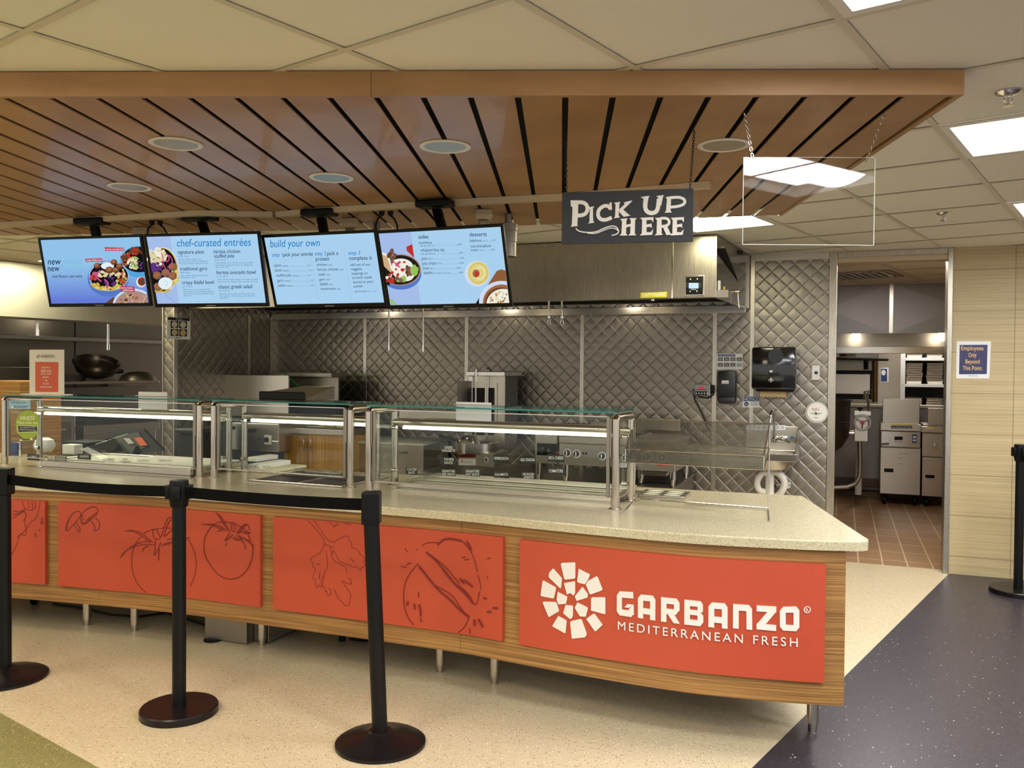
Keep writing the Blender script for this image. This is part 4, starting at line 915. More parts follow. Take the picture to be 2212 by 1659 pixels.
# under the counter
p = onz(442, 1380, 0); fr = Fr(p, -21)
x1 = fr.l(onz(553, 1384, 0)).x
mb = MB(); mb.box(0, x1, 0, .4, .003, .24, .004).box(x1, x1+.1, .06, .4, .003, .24, .004); tag(mb.build('equipment_box', M_STEELD, fr=fr, base=(x1/2, .2, .003)), 'low scuffed steel box on the floor under the counter', 'box')
p = onz(460, 1383, 0); mb = MB(); mb.lathe([(0,0),(.05,0),(.05,.006),(.03,.01),(0,.01)], p+Vector((0,-.0,0)), 24); tag(mb.build('rubber_pad', M_BLACK, base=p), 'small round black pad before the steel box under the counter', 'pad')
mb = MB(); P = [onz(x, y, 0)+Vector((0,0,.006)) for x, y in ((115,1306),(170,1314),(240,1330),(300,1334),(360,1325),(420,1345),(441,1352))]
mb.tube(P, .006, 8); tag(mb.build('floor_cable', M_BLACK, base=P[3], smooth=True), 'black power cable lying under the counter', 'cable')
p = onz(76, 1306, 0); mb = MB(); mb.lathe([(0,-.02),(.045,-.02),(.05,-.012),(.05,.012),(.045,.02),(0,.02)], p+Vector((0,0,.05)), 24, axis=(1,.3,0)).box(p.x-.03, p.x+.03, p.y-.02, p.y+.02, .095, .14); tag(mb.build('caster_wheel', M_BLACK, base=p), 'black caster wheel under the far end of the counter', 'wheel')
p = onz(739, 1384, 0); mb = MB(); mb.cyl(p+Vector((0,0,.0)), p+Vector((0,0,.14)), .02, n=12).tube([p+Vector((.04,.02,.006)), p+Vector((.12,-.01,.006)), p+Vector((.2,.03,.006))], .008, 8); tag(mb.build('drain_pipe', M_BLACK, base=p), 'short black drain pipe standing under the counter middle', 'pipe')
# ================================================================== hanging things: rail, screens, signs
M_RAIL = M_BEIGEP
mb = MB(); RP = [onz(x, y, 2.342) for x, y in ((-300,502),(0,488),(150,480),(300,471),(430,463),(590,466))]; RQ = [onz(x, y, 2.342) for x, y in ((600,466),(690,458),(940,442),(1215,428),(1534,402))]
def bar(mb, P, w, z0, z1):
    vs = []; fs = []
    for i, p in enumerate(P):
        d = (P[min(i+1, len(P)-1)]-P[max(i-1, 0)]).normalized(); n = Vector((-d.y, d.x, 0))*w/2
        for q, z in ((p-n,z0),(p-n,z1),(p+n,z1),(p+n,z0)): vs.append(Vector((q.x, q.y, z)))
    for i in range(len(P)-1):
        for k in range(4): fs.append((4*i+k, 4*i+(k+1)%4, 4*i+4+(k+1)%4, 4*i+4+k))
    m = 4*len(P)-4; fs += [(0,1,2,3), (m+3,m+2,m+1,m)]; mb.add(vs, fs)
bar(mb, RP, .04, ZC-.026, ZC+.003); bar(mb, RQ, .04, ZC-.026, ZC+.003); tag(mb.build('cable_raceway', M_RAIL, base=RP[4]), 'long beige raceway running under the canopy above the menu screens', 'raceway')
TVS = [((-2.556,5.253,2.088),-13.2,12.8),((-1.772,4.968,2.070),-11.5,15.4),((-1.069,4.864,2.063),-18.3,19.1),((-.364,4.507,2.039),-20.9,19.5)]
MNT = [(200,480),(433,471),(691,461),(941,442)]
M_BEZ = mat('screen_bezel', (6,6,7), .35, spec=.25)
S_NAVY = scr('navy', (22,40,74)); S_BLUE = scr('blue', (36,128,196)); S_SKY = scr('sky', (128,190,226)); S_GREY = scr('greyblue', (84,112,142)); S_BG = scr('pale', (168,208,238)); S_LAV = scr('lavender', (164,188,232)); S_W = scr('white', (226,238,244))
S_PER = scr('periwinkle', (110,136,216)); S_BOWL = scr('bowl', (84,120,196)); S_BOWL2 = scr('bowl_sky', (84,164,220)); S_BLK = scr('shadow', (22,18,20)); S_TAG = scr('tag_red', (188,58,84))
S_YEL = scr('rice', (206,172,70)); S_BRN = scr('falafel', (104,66,38)); S_BR2 = scr('beef', (124,92,76)); S_PUR = scr('cabbage', (96,52,130)); S_PNK = scr('onion', (198,84,140)); S_TOM = scr('tomato', (190,52,44)); S_CHK = scr('chickpea', (224,208,164)); S_GRN = scr('lettuce', (150,192,88)); S_CRM = scr('cream', (238,236,222))
S_TAN = scr('pita', (206,172,128)); S_BRD = scr('bread_brown', (160,104,68)); S_WOOD = scr('board', (150,98,58)); S_PINKB = scr('flatbread', (176,138,128)); S_HUM = scr('hummus', (222,208,130)); S_LB = scr('plate_rim', (206,220,244)); S_OLV = scr('olive_black', (34,30,26)); S_GRA = scr('dashes', (112,140,168))
rng = random.Random(4)
def blobs(d, n, cx, cy, rx, ry, r0, r1, mts, a0=0, a1=360, rin=0):
    for _ in range(n):
        t = math.radians(rng.uniform(a0, a1)); q = math.sqrt(rng.uniform(rin*rin, 1)); r = rng.uniform(r0, r1)
        d.ell(cx+rx*q*math.cos(t), cy+ry*q*math.sin(t), r, r*rng.uniform(.6, 1), rng.choice(mts), 7, rng.uniform(0, 180))
def clipx(d):                        # keep artwork inside the lit picture
    return d
def tv(i, label):
    c, ya, ti = TVS[i]; eye = Vector((0,0,EYE)); c = eye+(Vector(c)-eye)*.93; ya, ti = math.radians(ya), math.radians(ti); w, h = .728*.93, .430*.93
    r = Vector((math.cos(ya), math.sin(ya), 0)); b = Vector((-math.sin(ya), math.cos(ya), 0)); u = Vector((0,0,1))*math.cos(ti)-b*math.sin(ti)
    pl = PL(c, r, u); t = thing('menu_screen', label, 'menu screen', c, W, 'menu screens under the canopy')
    def bx(mb, x0, x1, y0, y1, n0, n1, bev=0): mb.box(x0, x1, y0, y1, n0, n1, bev, lambda v: pl.pt(v.x, v.y, v.z))
    mb = MB(); bx(mb, -w/2, w/2, -h/2, h/2, -.012, 0, .002); bx(mb, -w/2+.03, w/2-.03, -h/2+.03, h/2-.03, -.05, -.012, .008)
    bz = .014
    for x0, x1, y0, y1 in ((-w/2,w/2,-h/2,-h/2+bz+.006),(-w/2,w/2,h/2-bz,h/2),(-w/2,-w/2+bz,-h/2+bz,h/2-bz),(w/2-bz,w/2,-h/2+bz,h/2-bz)): bx(mb, x0, x1, y0, y1, 0, .006, .001)
    mb.build('housing', M_BEZ, t)
    mb = MB(); bx(mb, -.028, .028, -h/2+.005, -h/2+.011, .006, .0064); mb.build('maker_mark', mat('mark_grey', (120,120,122), .4), t)
    # hanger: bracket under the raceway and a flat arm down to the housing
    mx, my = MNT[i]; q = onz(mx, my, 2.335)
    mb = MB(); mb.box(-.095, .095, -.05, .04, -.016, .02, .01, lambda v: q+r*v.x+b*v.y+Vector((0,0,v.z))); mb.build('bracket', M_BLACK, t)
    p = pl.pt(0, h/2-.07, -.05); a = q+Vector((0,0,-.02)); mb = MB()
    mb.prism([a-r*.022, a+r*.022, p+r*.022, p-r*.022], b*.03); mb.build('arm', M_BLACK, t)
    pic = (-w/2+bz, w/2-bz, -h/2+bz+.006, h/2-bz)
    return t, PL(pl.pt(0,0,.0008), r, u), pic
def base_pic(d, pic, m):
    x0, x1, y0, y1 = pic; d.raw([(x0,y0),(x1,y0),(x1,y1),(x0,y1)], m)
def fin(d, t, pic):                  # trim artwork to the picture rectangle
    x0, x1, y0, y1 = pic; pl = d.pl; mb = d.mb; nv = []; nf = []; nm = []
    for f, mi in zip(mb.f, mb.mi):
        P = [mb.v[k]-pl.o for k in f]; P = [(p.dot(pl.r), p.dot(pl.u), p.dot(pl.n)) for p in P]
        for ax, s, lim in ((0,1,x0),(0,-1,-x1),(1,1,y0),(1,-1,-y1)):
            Q = []
            for k in range(len(P)):
                a, b = P[k], P[(k+1)%len(P)]; da, db = s*a[ax]-lim, s*b[ax]-lim
                if da >= 0: Q.append(a)
                if (da >= 0) != (db >= 0):
                    f_ = da/(da-db); Q.append(tuple(a[j]+(b[j]-a[j])*f_ for j in range(3)))
            P = Q
            if len(P) < 3: break
        if len(P) < 3: continue
        o = len(nv); nv += [pl.pt(p[0], p[1], p[2]) for p in P]; nf.append(list(range(o, o+len(P)))); nm.append(mi)
    mb.v, mb.f, mb.mi = nv, nf, nm
    return d.build('picture', t)
# ---- screen: new menu
t, pl, pic = tv(0, 'menu screen reading new menu new flavors, farthest along the row')
d = Draw(pl, .00003, cv=crop(80, 490, 8.508))
x0, x1, y0, y1 = pic
G1 = mat('screen_sky_gradient', (150,196,236), .5, 0, 1.0, spec=0.0); BS(G1).inputs['Base Color'].default_value = (0,0,0,1)
gt = N(G1, 'ShaderNodeTexCoord'); gs = N(G1, 'ShaderNodeSeparateXYZ'); L(G1, gt.outputs['Generated'], gs.inputs[0]); gr = N(G1, 'ShaderNodeValToRGB'); gr.color_ramp.elements[0].color = (*lin((100,122,214)),1); gr.color_ramp.elements[1].color = (*lin((146,194,232)),1); gr.color_ramp.elements[0].position = .05; gr.color_ramp.elements[1].position = .6
L(G1, gs.outputs[2], gr.inputs[0]); L(G1, gr.outputs[0], BS(G1).inputs['Emission Color'])
base_pic(d, pic, G1)
d.stroke([(370,1070),(480,1140),(640,1170),(960,1160)], 6, S_PER, smooth=1); d.stroke([(520,1320),(600,1390),(760,1410)], 6, S_PER)
d.text('new', 200, 695, 436, 690, 170, S_NAVY, .03); d.text('menu.', 480, 695, 832, 690, 170, S_SKY, .02); d.text('new', 198, 818, 412, 815, 165, S_NAVY, .03); d.text('flavors.', 432, 815, 876, 808, 165, S_SKY, .02); d.text('bold flavors. new twist.', 285, 935, 836, 930, 78, S_NAVY, .02)
d.ell(1860, 640, 330, 290, S_BOWL2); d.ell(1880, 600, 320, 235, S_BLK)
blobs(d, 40, 1660, 590, 110, 110, 22, 40, [S_BRN, S_TOM, S_BRD]); blobs(d, 30, 1820, 450, 120, 60, 22, 38, [S_TOM, S_BRN]); blobs(d, 60, 1800, 660, 130, 110, 16, 28, [S_CHK, S_CRM, S_GRN]); blobs(d, 30, 1930, 690, 60, 90, 18, 30, [S_PUR, S_BLK])
d.ell(1320, 950, 378, 330, S_BOWL); d.ell(1330, 905, 365, 272, S_LB); d.ell(1332, 905, 352, 260, S_BLK)
blobs(d, 70, 1300, 1030, 300, 130, 18, 36, [S_YEL, S_YEL, S_HUM], 20, 170, .55); blobs(d, 40, 1360, 1010, 110, 80, 22, 38, [S_PUR, S_PUR, S_BLK]); blobs(d, 46, 1570, 930, 90, 160, 16, 30, [S_TOM, S_GRN, S_CHK, S_TOM]); blobs(d, 50, 1300, 860, 260, 50, 18, 30, [S_CHK])
blobs(d, 14, 1060, 910, 60, 70, 24, 36, [S_TOM, S_PNK])
for P in ([(1190,800),(1120,860),(1130,940),(1210,1000)],[(1100,820),(1120,900),(1170,980)],[(1260,960),(1330,1010),(1330,1080),(1290,1115)]): d.stroke(P, 30, S_PNK, smooth=2)
d.ell(1320, 715, 120, 66, S_W)
for x, y, r in ((1130,712,62),(1440,645,62),(1540,720,62),(1355,790,76),(1475,790,66)): d.ell(x, y, r, r*.85, S_BRN, 16); d.ell(x-10, y-12, r*.7, r*.5, S_BRD, 12)
d.ell(1940, 1010, 92, 95, S_W); d.ell(1950, 1000, 75, 80, S_TOM); d.ell(1950, 1005, 60, 60, S_BRN)
d.poly([(1250,1420),(1440,1280),(1500,1420)], S_BRN); d.ell(1800, 1440, 385, 310, S_LB); d.ell(1800, 1440, 345, 270, S_PINKB); blobs(d, 40, 1800, 1350, 280, 120, 14, 34, [S_BRD, S_TAN, S_BRN])
for P, T_ in (([(1285,440),(1640,435),(1632,380),(1270,370)],[('harissa avocado bowl',1295,425,1628,420,50)]),([(925,640),(1236,634),(1228,572),(916,582)],[('crispy falafel bowl',935,625,1220,622,50)]),([(1565,1190),(1830,1195),(1815,1090),(1550,1080)],[('harissa chicken',1565,1130,1790,1132,50),('stuffed pita',1605,1175,1800,1178,50)])):
    d.poly(P, S_TAG)
    for a in T_: d.text(*a, S_W, .02)
fin(d, t, pic)
# ---- screen: chef-curated
t, pl, pic = tv(1, 'menu screen headed chef-curated entrées with a grain plate picture')
d = Draw(pl, .00003, cv=crop(310, 490, 7.9)); base_pic(d, pic, S_BG)
d.poly([(60,130),(455,130),(610,1320),(200,1320)], S_LAV)
d.ell(330, 735, 270, 388, S_LB, 40); d.ell(318, 735, 268, 378, S_YEL, 40); d.ell(310, 735, 255, 366, S_BLK, 40)
blobs(d, 90, 230, 520, 170, 150, 22, 36, [S_CHK, S_CHK, S_CRM]); blobs(d, 40, 190, 700, 110, 90, 16, 34, [S_PUR, S_PUR]); blobs(d, 40, 540, 860, 70, 120, 16, 30, [S_YEL, S_HUM]); blobs(d, 30, 330, 1070, 150, 40, 16, 30, [S_YEL])
for x, y in ((510,680),(390,780),(505,835),(245,825),(255,1020)): d.ell(x, y, 76, 70, S_BR2, 16); d.ell(x-8, y-8, 52, 46, S_BRD, 12)
for P in ([(320,450),(350,540),(345,600),(330,690)],[(380,470),(440,470),(450,560),(410,600),(370,560)],[(450,480),(510,560),(490,640),(420,690)],[(345,620),(390,720),(450,800)],[(160,640),(220,720),(280,690)],[(180,760),(230,690),(200,640)]): d.stroke(P, 18, S_PNK if P[0][0] > 300 else S_PUR, smooth=2)
d.ell(385, 960, 120, 105, S_W); d.stroke([(370,910),(420,930),(420,980),(380,1000)], 8, S_LAV, smooth=1); d.stroke([(370,1130),(430,1200),(500,1240),(540,1290)], 6, S_PER)
d.text('chef-curated entrées', 582, 335, 1842, 318, 185, S_BLUE, .01)
for s, x, y, x2 in (('signature plate',596,458,1044),('traditional gyro',636,742,1098),('crispy falafel bowl',672,976,1212),('harissa chicken',1208,448,1660),('stuffed pita',1218,526,1558),('harissa avocado bowl',1256,804,1926),('classic greek salad',1290,1048,1864)): d.text(s, x, y, x2, y-6, 92, S_NAVY, .012)
for s, x, y, x2 in (('$10.55, 730 cal',604,512,785),('signature chicken, hummus, rice,',612,562,995),('tomato cucumber salad, red cabbage, dill',616,596,1110),('feta, crispy chickpeas, lavash, side of pita',620,632,1110),('$8.99, 630 cal',644,792,820),('gyro, tomatoes, lettuce, pickled onions,',652,838,1110),('feta, tzatziki in a pita',656,872,888),('$10.19, 740 cal',680,1030,848),('falafel, hummus, rice, tomato cucumber',684,1078,1155),('salad, pickled onions, red cabbage, signature',690,1114,1218),('garbanzo beans, mediterranean garlic sauce,',696,1150,1222),('side of pita',702,1184,828),
    ('$10.99, 720 cal',1228,576,1415),('harissa chicken, harissa hummus, tomato cucumber',1234,622,1874),('salad, mediterranean garlic sauce, red cabbage, dill',1240,660,1866),('feta, harissa sauce',1246,696,1466),('$11.49, 920 cal',1266,856,1452),('harissa chicken, harissa hummus, rice, tomato cucumber',1272,904,1968),('salad, lavash, red cabbage, dill feta, avocado, side of pita',1278,942,1966),('$9.79, 540 cal',1298,1098,1482),('signature chicken, tomato cucumber salad, olives,',1306,1150,1914),('feta, red onion, romaine lettuce, greek vinaigrette,',1312,1186,1912),('side of pita',1316,1220,1446)): d.text(s, x, y, x2, y-4, 36, S_GREY)
fin(d, t, pic)
# ---- screen: build your own
t, pl, pic = tv(2, 'menu screen headed build your own with three step columns')
d = Draw(pl, .00003, cv=crop(560, 490, 7.628)); base_pic(d, pic, S_BG)
d.text('build your own', 182, 336, 996, 318, 175, S_BLUE, .01); d.text('step 1', 212, 492, 382, 488, 92, S_BLUE, .01); d.text('pick your entrée', 398, 488, 884, 474, 92, S_NAVY, .012); d.text('step 2', 916, 470, 1104, 466, 92, S_BLUE, .01); d.text('pick a', 1120, 468, 1300, 462, 92, S_NAVY, .012); d.text('protein', 932, 560, 1154, 554, 92, S_NAVY, .012); d.text('step 3', 1470, 460, 1664, 456, 92, S_BLUE, .01); d.text('complete it', 1484, 546, 1856, 540, 92, S_NAVY, .012)
for s, x, y, x2, xe in (('plate',250,656,358,852),('bowl',266,738,372,882),('stuffed pita',284,820,526,852),('gyro',300,904,398,904),('salad',314,986,424,914)):
    d.text(s, x, y, x2, y-4, 66, S_NAVY); d.stroke([(x2+18,y-12),(x2+120,y-14)], 12, S_GRA); d.stroke([(x2+124,y-6),(xe-62,y-12)], 3, S_GRA); d.text('9.55', xe-58, y-8, xe, y-10, 34, S_GREY, .02)
for s, x, y, x2 in (('chicken',946,644,1120),('harissa chicken',958,722,1308),('steak',976,804,1088),('gyro',990,886,1086),('falafel',1002,964,1134),('mushroom',1016,1040,1262)):
    d.text(s, x, y, x2, y-4, 66, S_NAVY); d.stroke([(x2+18,y-14),(x2+84,y-16)], 12, S_GRA)
for s, x, y, x2 in (('add any of our',1502,644,1834),('veggies,',1512,716,1706),('toppings or',1524,788,1790),('scratch made',1536,856,1858),('sauces to your',1548,928,1882),('entrée.',1558,1000,1712)): d.text(s, x, y, x2, y-8, 64, S_NAVY)
d.text('add avocado', 1574, 1076, 1776, 1072, 42, S_NAVY); d.text('140 cal   2.49', 1790, 1074, 1924, 1070, 34, S_GREY)
for (xa, ya), (xb, yb), n in (((860,510),(984,1190),20),((1404,430),(1526,1190),22)):
    for k in range(n): f = k/(n-1); d.ell(xa+(xb-xa)*f, ya+(yb-ya)*f, 5, 5, S_GRA, 6)
fin(d, t, pic)
# ---- screen: sides and desserts
t, pl, pic = tv(3, 'menu screen listing sides and desserts, nearest the pick up sign')
d = Draw(pl, .00003, cv=crop(810, 480, 7.135)); base_pic(d, pic, S_BG)
d.poly([(50,130),(550,130),(710,1290),(200,1290)], S_LAV); d.poly([(484,380),(575,338),(605,550),(490,440)], S_TOM)
d.ell(400, 790, 318, 250, S_BOWL); d.ell(390, 735, 322, 242, S_PINKB); d.ell(385, 735, 306, 228, S_OLV)
d.ell(400, 690, 190, 130, S_CRM); d.ell(480, 800, 130, 110, S_CRM); d.poly([(100,470),(200,520),(240,640),(330,840),(300,830),(140,680)], S_TAN); d.stroke([(110,480),(190,510),(230,600),(260,720),(340,860)], 34, S_CRM, smooth=2)
blobs(d, 16, 260, 520, 60, 90, 24, 40, [S_BR2, S_BRN]); blobs(d, 26, 380, 700, 150, 120, 20, 36, [S_CRM, S_TOM, S_PNK, S_CRM]); blobs(d, 14, 520, 740, 50, 80, 24, 40, [S_BR2, S_BRN]); blobs(d, 14, 610, 740, 50, 60, 26, 40, [S_GRN]); blobs(d, 12, 400, 880, 70, 40, 22, 40, [S_GRN, S_BR2]); blobs(d, 14, 240, 880, 60, 80, 22, 40, [S_TOM, S_CRM, S_OLV])
d.stroke([(230,1180),(290,1230),(340,1280)], 30, S_GRN); d.stroke([(230,1240),(280,1260)], 24, S_GRN)
d.text('sides', 676, 254, 828, 248, 90, S_NAVY, .02); d.text('desserts', 1462, 218, 1726, 210, 90, S_NAVY, .02)
for s, x, y, x2, xs, xe, yl in (('hummus',686,334,880,910,1340,352),('whipped feta dip',704,448,1076,920,1360,482),('pita',724,580,804,900,1376,560),('pita chips',736,654,944,1040,1370,636),('fries',744,730,836,930,1328,714),('falafel',756,800,882,1160,1360,786)):
    d.text(s, x, y, x2, y-6, 64, S_NAVY); d.stroke([(xs,yl+8),(xe-68,yl)], 3, S_GRA); d.text('4.55', xe-62, yl, xe, yl-4, 34, S_NAVY, .02)
for s, x, y, x2 in (('with pita 350 cal',692,374,908),('with pita 420 cal',710,498,922),('240 cal',818,576,892),('320 cal',958,646,1036),('420 cal',854,724,928),('(five pieces) 210 cal',894,794,1158)): d.text(s, x, y, x2, y-4, 40, S_GREY, .01)
d.text('baklava', 1470, 302, 1642, 296, 64, S_NAVY); d.text('320 cal ......', 1656, 298, 1785, 294, 36, S_GREY); d.text('3.19', 1800, 290, 1858, 286, 36, S_NAVY, .02); d.text('marshmallow', 1480, 388, 1796, 380, 64, S_NAVY); d.text('treat', 1486, 446, 1592, 442, 64, S_NAVY); d.text('230 cal ........', 1610, 440, 1775, 436, 36, S_GREY); d.text('3.29', 1788, 434, 1850, 430, 36, S_NAVY, .02)
for k in range(24): f = k/23; d.ell(1374+(1490-1374)*f, 236+(1140-236)*f, 4, 4, S_GRA, 6)
d.ell(1580, 790, 192, 200, S_LB, 36); d.ell(1600, 780, 166, 178, S_HUM, 36); d.ring(1600, 780, 140, 150, 10, S_YEL); d.ring(1620, 780, 80, 90, 12, S_CRM); d.ell(1565, 785, 55, 62, S_BRD, 16); d.ell(1575, 795, 32, 40, S_TOM, 12)
d.poly([(1560,1260),(1880,750),(1950,720),(2080,760),(2080,1290)], S_WOOD)
for k in range(5): d.stroke([(1760+k*50,960-k*6),(1920+k*30,740+k*10)], 6, S_BRN)
d.poly([(1550,1265),(1620,1150),(1700,1265)], S_BLK); d.ell(1960, 1220, 350, 320, S_LB, 40); d.ell(1960, 1230, 290, 275, S_BRD, 40); d.ell(1950, 1240, 250, 240, S_BRN, 30); d.ell(1985, 1270, 262, 248, S_CRM, 36); blobs(d, 50, 1960, 1180, 200, 120, 8, 22, [S_TAN, S_HUM, S_BRD])
fin(d, t, pic)

# service drops and plugs between the screens
def drop(px, py, label, drum):
    p = onz(px, py+12, ZC); t = thing('service_pole', label, 'pole', p, W, 'service poles under the canopy')
    mb = MB(); mb.box(p.x-.042, p.x+.042, p.y-.042, p.y+.042, ZC-.05, ZC+.003, .006).box(p.x-.047, p.x+.047, p.y-.047, p.y+.047, ZC-.03, ZC-.024, .002); mb.build('collar', M_BEIGEP, t)
    mb = MB(); mb.box(p.x-.026, p.x+.026, p.y-.026, p.y+.026, ZC-.24, ZC-.05, .008); mb.build('shaft', M_TUBE, t)
    if drum:
        c = p+Vector((.13, .12, 0)); mb = MB(); mb.lathe([(0,-.05),(.05,-.05),(.056,-.052),(.056,-.09),(.052,-.092),(.052,-.15),(.048,-.152),(.048,-.23),(0,-.23)], (c.x, c.y, ZC), 24).cyl((c.x,c.y,ZC-.05), (c.x,c.y,ZC+.003), .02, n=12); mb.build('drum', M_STEELD, t, True)
drop(306, 481, 'beige collared service pole between the two far menu screens', False); drop(757, 462, 'service pole with drum above the build your own screen', True); drop(1045, 443, 'service pole with drum beside the pick up sign', True)
def plugs(px, py, lab):
    p = onz(px, py+8, ZC-.02); t = thing('power_cords', lab, 'cord', p, W, 'power cords of the menu screens')
    for s in (-1, 1):
        a = p+Vector((s*.024, 0, 0)); mb = MB(); mb.cyl(a+Vector((0,0,.022)), a, .016, .013, 12); mb.build('plug', M_BLACK, t, True)
        mb = MB(); mb.tube([a, a+Vector((s*.02,.0,-.015)), a+Vector((s*.035,.02,-.05)), a+Vector((s*.03,.06,-.11))], .005, 8); mb.build('cord', M_BLACK, t, True)
plugs(337, 478, 'two black power plugs with cords between the far menu screens'); plugs(834, 458, 'two black power plugs with cords above the near menu screens')

# hanging signs
def chain(mb, a, b, r=.0013, ln=.013, wd=.0075):
    a, b = Vector(a), Vector(b); d = (b-a); L_ = d.length; d.normalize(); n = max(2, int(L_/(ln*.74))); x = d.cross(Vector((0,1,0))).normalized(); y = d.cross(x).normalized()
    for k in range(n):
        c = a+(b-a)*((k+.5)/n); w = x if k % 2 else y; P = []
        for j in range(10):
            t = 2*math.pi*j/10; P.append(c+d*(ln/2*math.cos(t))+w*(wd/2*math.sin(t)))
        mb.tube(P, r, 5, True)
pl = vplane(ony(1214, 470, 3.11), ony(1498, 470, 3.02)); pl = PL(ony(1215, 470, 3.11), ony(1498, 470, 3.02)*1-ony(1215, 470, 3.11), (0,0,1)); pl.r = Vector((pl.r.x, pl.r.y, 0)).normalized(); pl.n = pl.r.cross(pl.u)
a0, b1 = pl.px(1214, 416); a1, b0 = pl.px(1497, 521.5)
t = thing('hanging_sign', 'black hanging board with white hand lettering reading pick up here', 'sign', pl.pt((a0+a1)/2, b1), W)
mb = MB(); mb.box(a0, a1, b0, b1, -.012, 0, .001, lambda v: pl.pt(v.x, v.y, v.z)); mb.build('board', mat('chalk_black', (36,36,37), .6), t)
d = Draw(pl, .0002, cv=crop(1150, 180, 2.765)); CH = mat('chalk_white', (232,224,212), .8)
def S_(pts, w, sm=0): d.stroke(pts, w, CH, smooth=sm)
d.poly([(228,699),(272,699),(274,726),(272,790),(268,846),(274,852),(230,857),(236,842),(240,740),(230,735)], CH); S_([(266,711),(305,710),(330,732),(328,768),(304,788),(268,790)], 23, 2)
d.poly([(331,741),(370,735),(369,740),(362,746),(363,822),(371,832),(333,838),(341,828),(343,752)], CH)
S_([(468,752),(455,732),(428,731),(398,752),(390,785),(404,812),(436,818),(474,802)], 22, 2); d.poly([(461,712),(474,712),(474,760),(464,752)], CH)
d.poly([(488,714),(526,708),(520,722),(516,790),(522,802),(486,806),(494,796),(497,724)], CH); d.poly([(512,760),(552,722),(546,712),(598,699),(588,712),(540,758),(528,768)], CH); d.poly([(524,762),(540,752),(578,786),(588,790),(546,798),(520,770)], CH)
d.poly([(646,680),(700,672),(694,684),(688,720),(688,736),(664,742),(664,690)], CH); S_([(676,700),(672,740),(684,768),(712,778),(742,768),(752,738),(756,690)], 25, 2); d.poly([(740,674),(786,668),(780,680),(770,730),(746,736),(752,684)], CH)
d.poly([(796,680),(832,676),(828,690),(826,762),(834,772),(790,774),(798,762),(804,692)], CH); S_([(822,684),(880,680),(908,694),(912,712),(898,728),(860,738),(824,740)], 17, 2)
d.poly([(524,812),(570,806),(562,820),(560,898),(570,910),(520,910),(532,898),(536,824)], CH); d.poly([(580,806),(624,806),(614,818),(612,898),(622,908),(572,910),(584,898),(588,820)], CH); d.poly([(548,848),(600,838),(600,850),(550,866)], CH)
for ox in (0, 182):
    d.poly([(644+ox,804),(724+ox,800),(722+ox,832),(710+ox,816),(682+ox,818),(682+ox,890),(706+ox,890),(722+ox,872),(716+ox,906),(642+ox,910),(654+ox,896),(656+ox,818)], CH); d.poly([(676+ox,846),(712+ox,838),(714+ox,866),(704+ox,858),(676+ox,862)], CH)
d.poly([(732,806),(772,802),(772,896),(780,906),(730,910),(742,898),(744,818)], CH); S_([(766,808),(800,806),(818,820),(816,842),(796,854),(768,856)], 16, 2); d.poly([(778,856),(804,852),(824,896),(836,904),(800,908)], CH)
S_([(260,868),(278,886),(330,893),(380,890),(430,866),(470,852),(500,856),(516,878),(514,894),(500,904),(474,910)], 7, 2); S_([(330,896),(376,900),(420,882),(460,866),(490,866),(512,880)], 6, 2)
d.build('lettering', t)
for (x, y), (xt, yt) in (((1224,425),(1222,288)),((1490,416),(1499,282))):
    mb = MB(); a = pl.pt(*pl.px(x, y), -.003); q = onz(xt, yt, ZC+.002); chain(mb, a, Vector((q.x, a.y*.5+q.y*.5, ZC+.004))); mb.build('chain', mat('black_chain', (22,20,19), .4, .6), t, True)
pl = PL(ony(1605, 430, 2.83), (1, -.012, 0), (0, 0, 1))
a0, b1 = pl.px(1607, 339.5); a1, b0 = pl.px(1887, 529)
t = thing('acrylic_sheet', 'clear blank acrylic sheet hanging on thin chains right of the black sign', 'acrylic sheet', pl.pt((a0+a1)/2, b1), W)
mb = MB(); mb.box(a0, a1, b0, b1, -.005, 0, 0, lambda v: pl.pt(v.x, v.y, v.z)); mb.build('sheet', M_ACRYL, t)
mb = MB(); e = .0016; M_AE = mat('acrylic_edge', (226,226,206), .3)
for x0, x1, y0, y1 in ((a0-e,a0,b0,b1),(a1,a1+e,b0,b1),(a0,a1,b0-e,b0),(a0,a1,b1,b1+e*.5)): mb.box(x0, x1, y0, y1, -.005, 0, 0, lambda v: pl.pt(v.x, v.y, v.z))
mb.build('polished_edge', M_AE, t)
for (x, y), (xt, yt) in (((1627,345),(1609,244)),((1872,348),(1893,258))):
    mb = MB(); a = pl.pt(*pl.px(x, y), -.0025); q = onz(xt, yt, ZC+.002); chain(mb, a, Vector((q.x, a.y, ZC+.004)), .0011, .014, .0085); mb.build('chain', M_CHROME, t, True)
# sign on the beige wall
cc = crop(1612, 430, 3.687); pl = PL(K.w(.03, -.001, 0), K.e1, (0,0,1)); d = Draw(pl, cv=cc)
d.poly([(1672,1428),(1936,1428),(1950,1132),(1676,1132)], M_PAPER); d.poly([(1694,1396),(1916,1394),(1922,1160),(1700,1162)], mat('notice_navy', (36,38,84), .4)); M_NY = mat('notice_amber', (238,190,110), .5)
for s, x, y, x2 in (('Employees',1712,1204,1890),('Only',1770,1258,1834),('Beyond',1746,1310,1858),('This Point.',1724,1362,1880)): d.text(s, x, y, x2, y, 48, M_NY, .03)
d.text('Dining Services', 1768, 1412, 1840, 1412, 14, M_INK)
tag(d.build('wall_notice', fr=K), 'navy laminated notice on the beige wall about employees only beyond', 'notice')
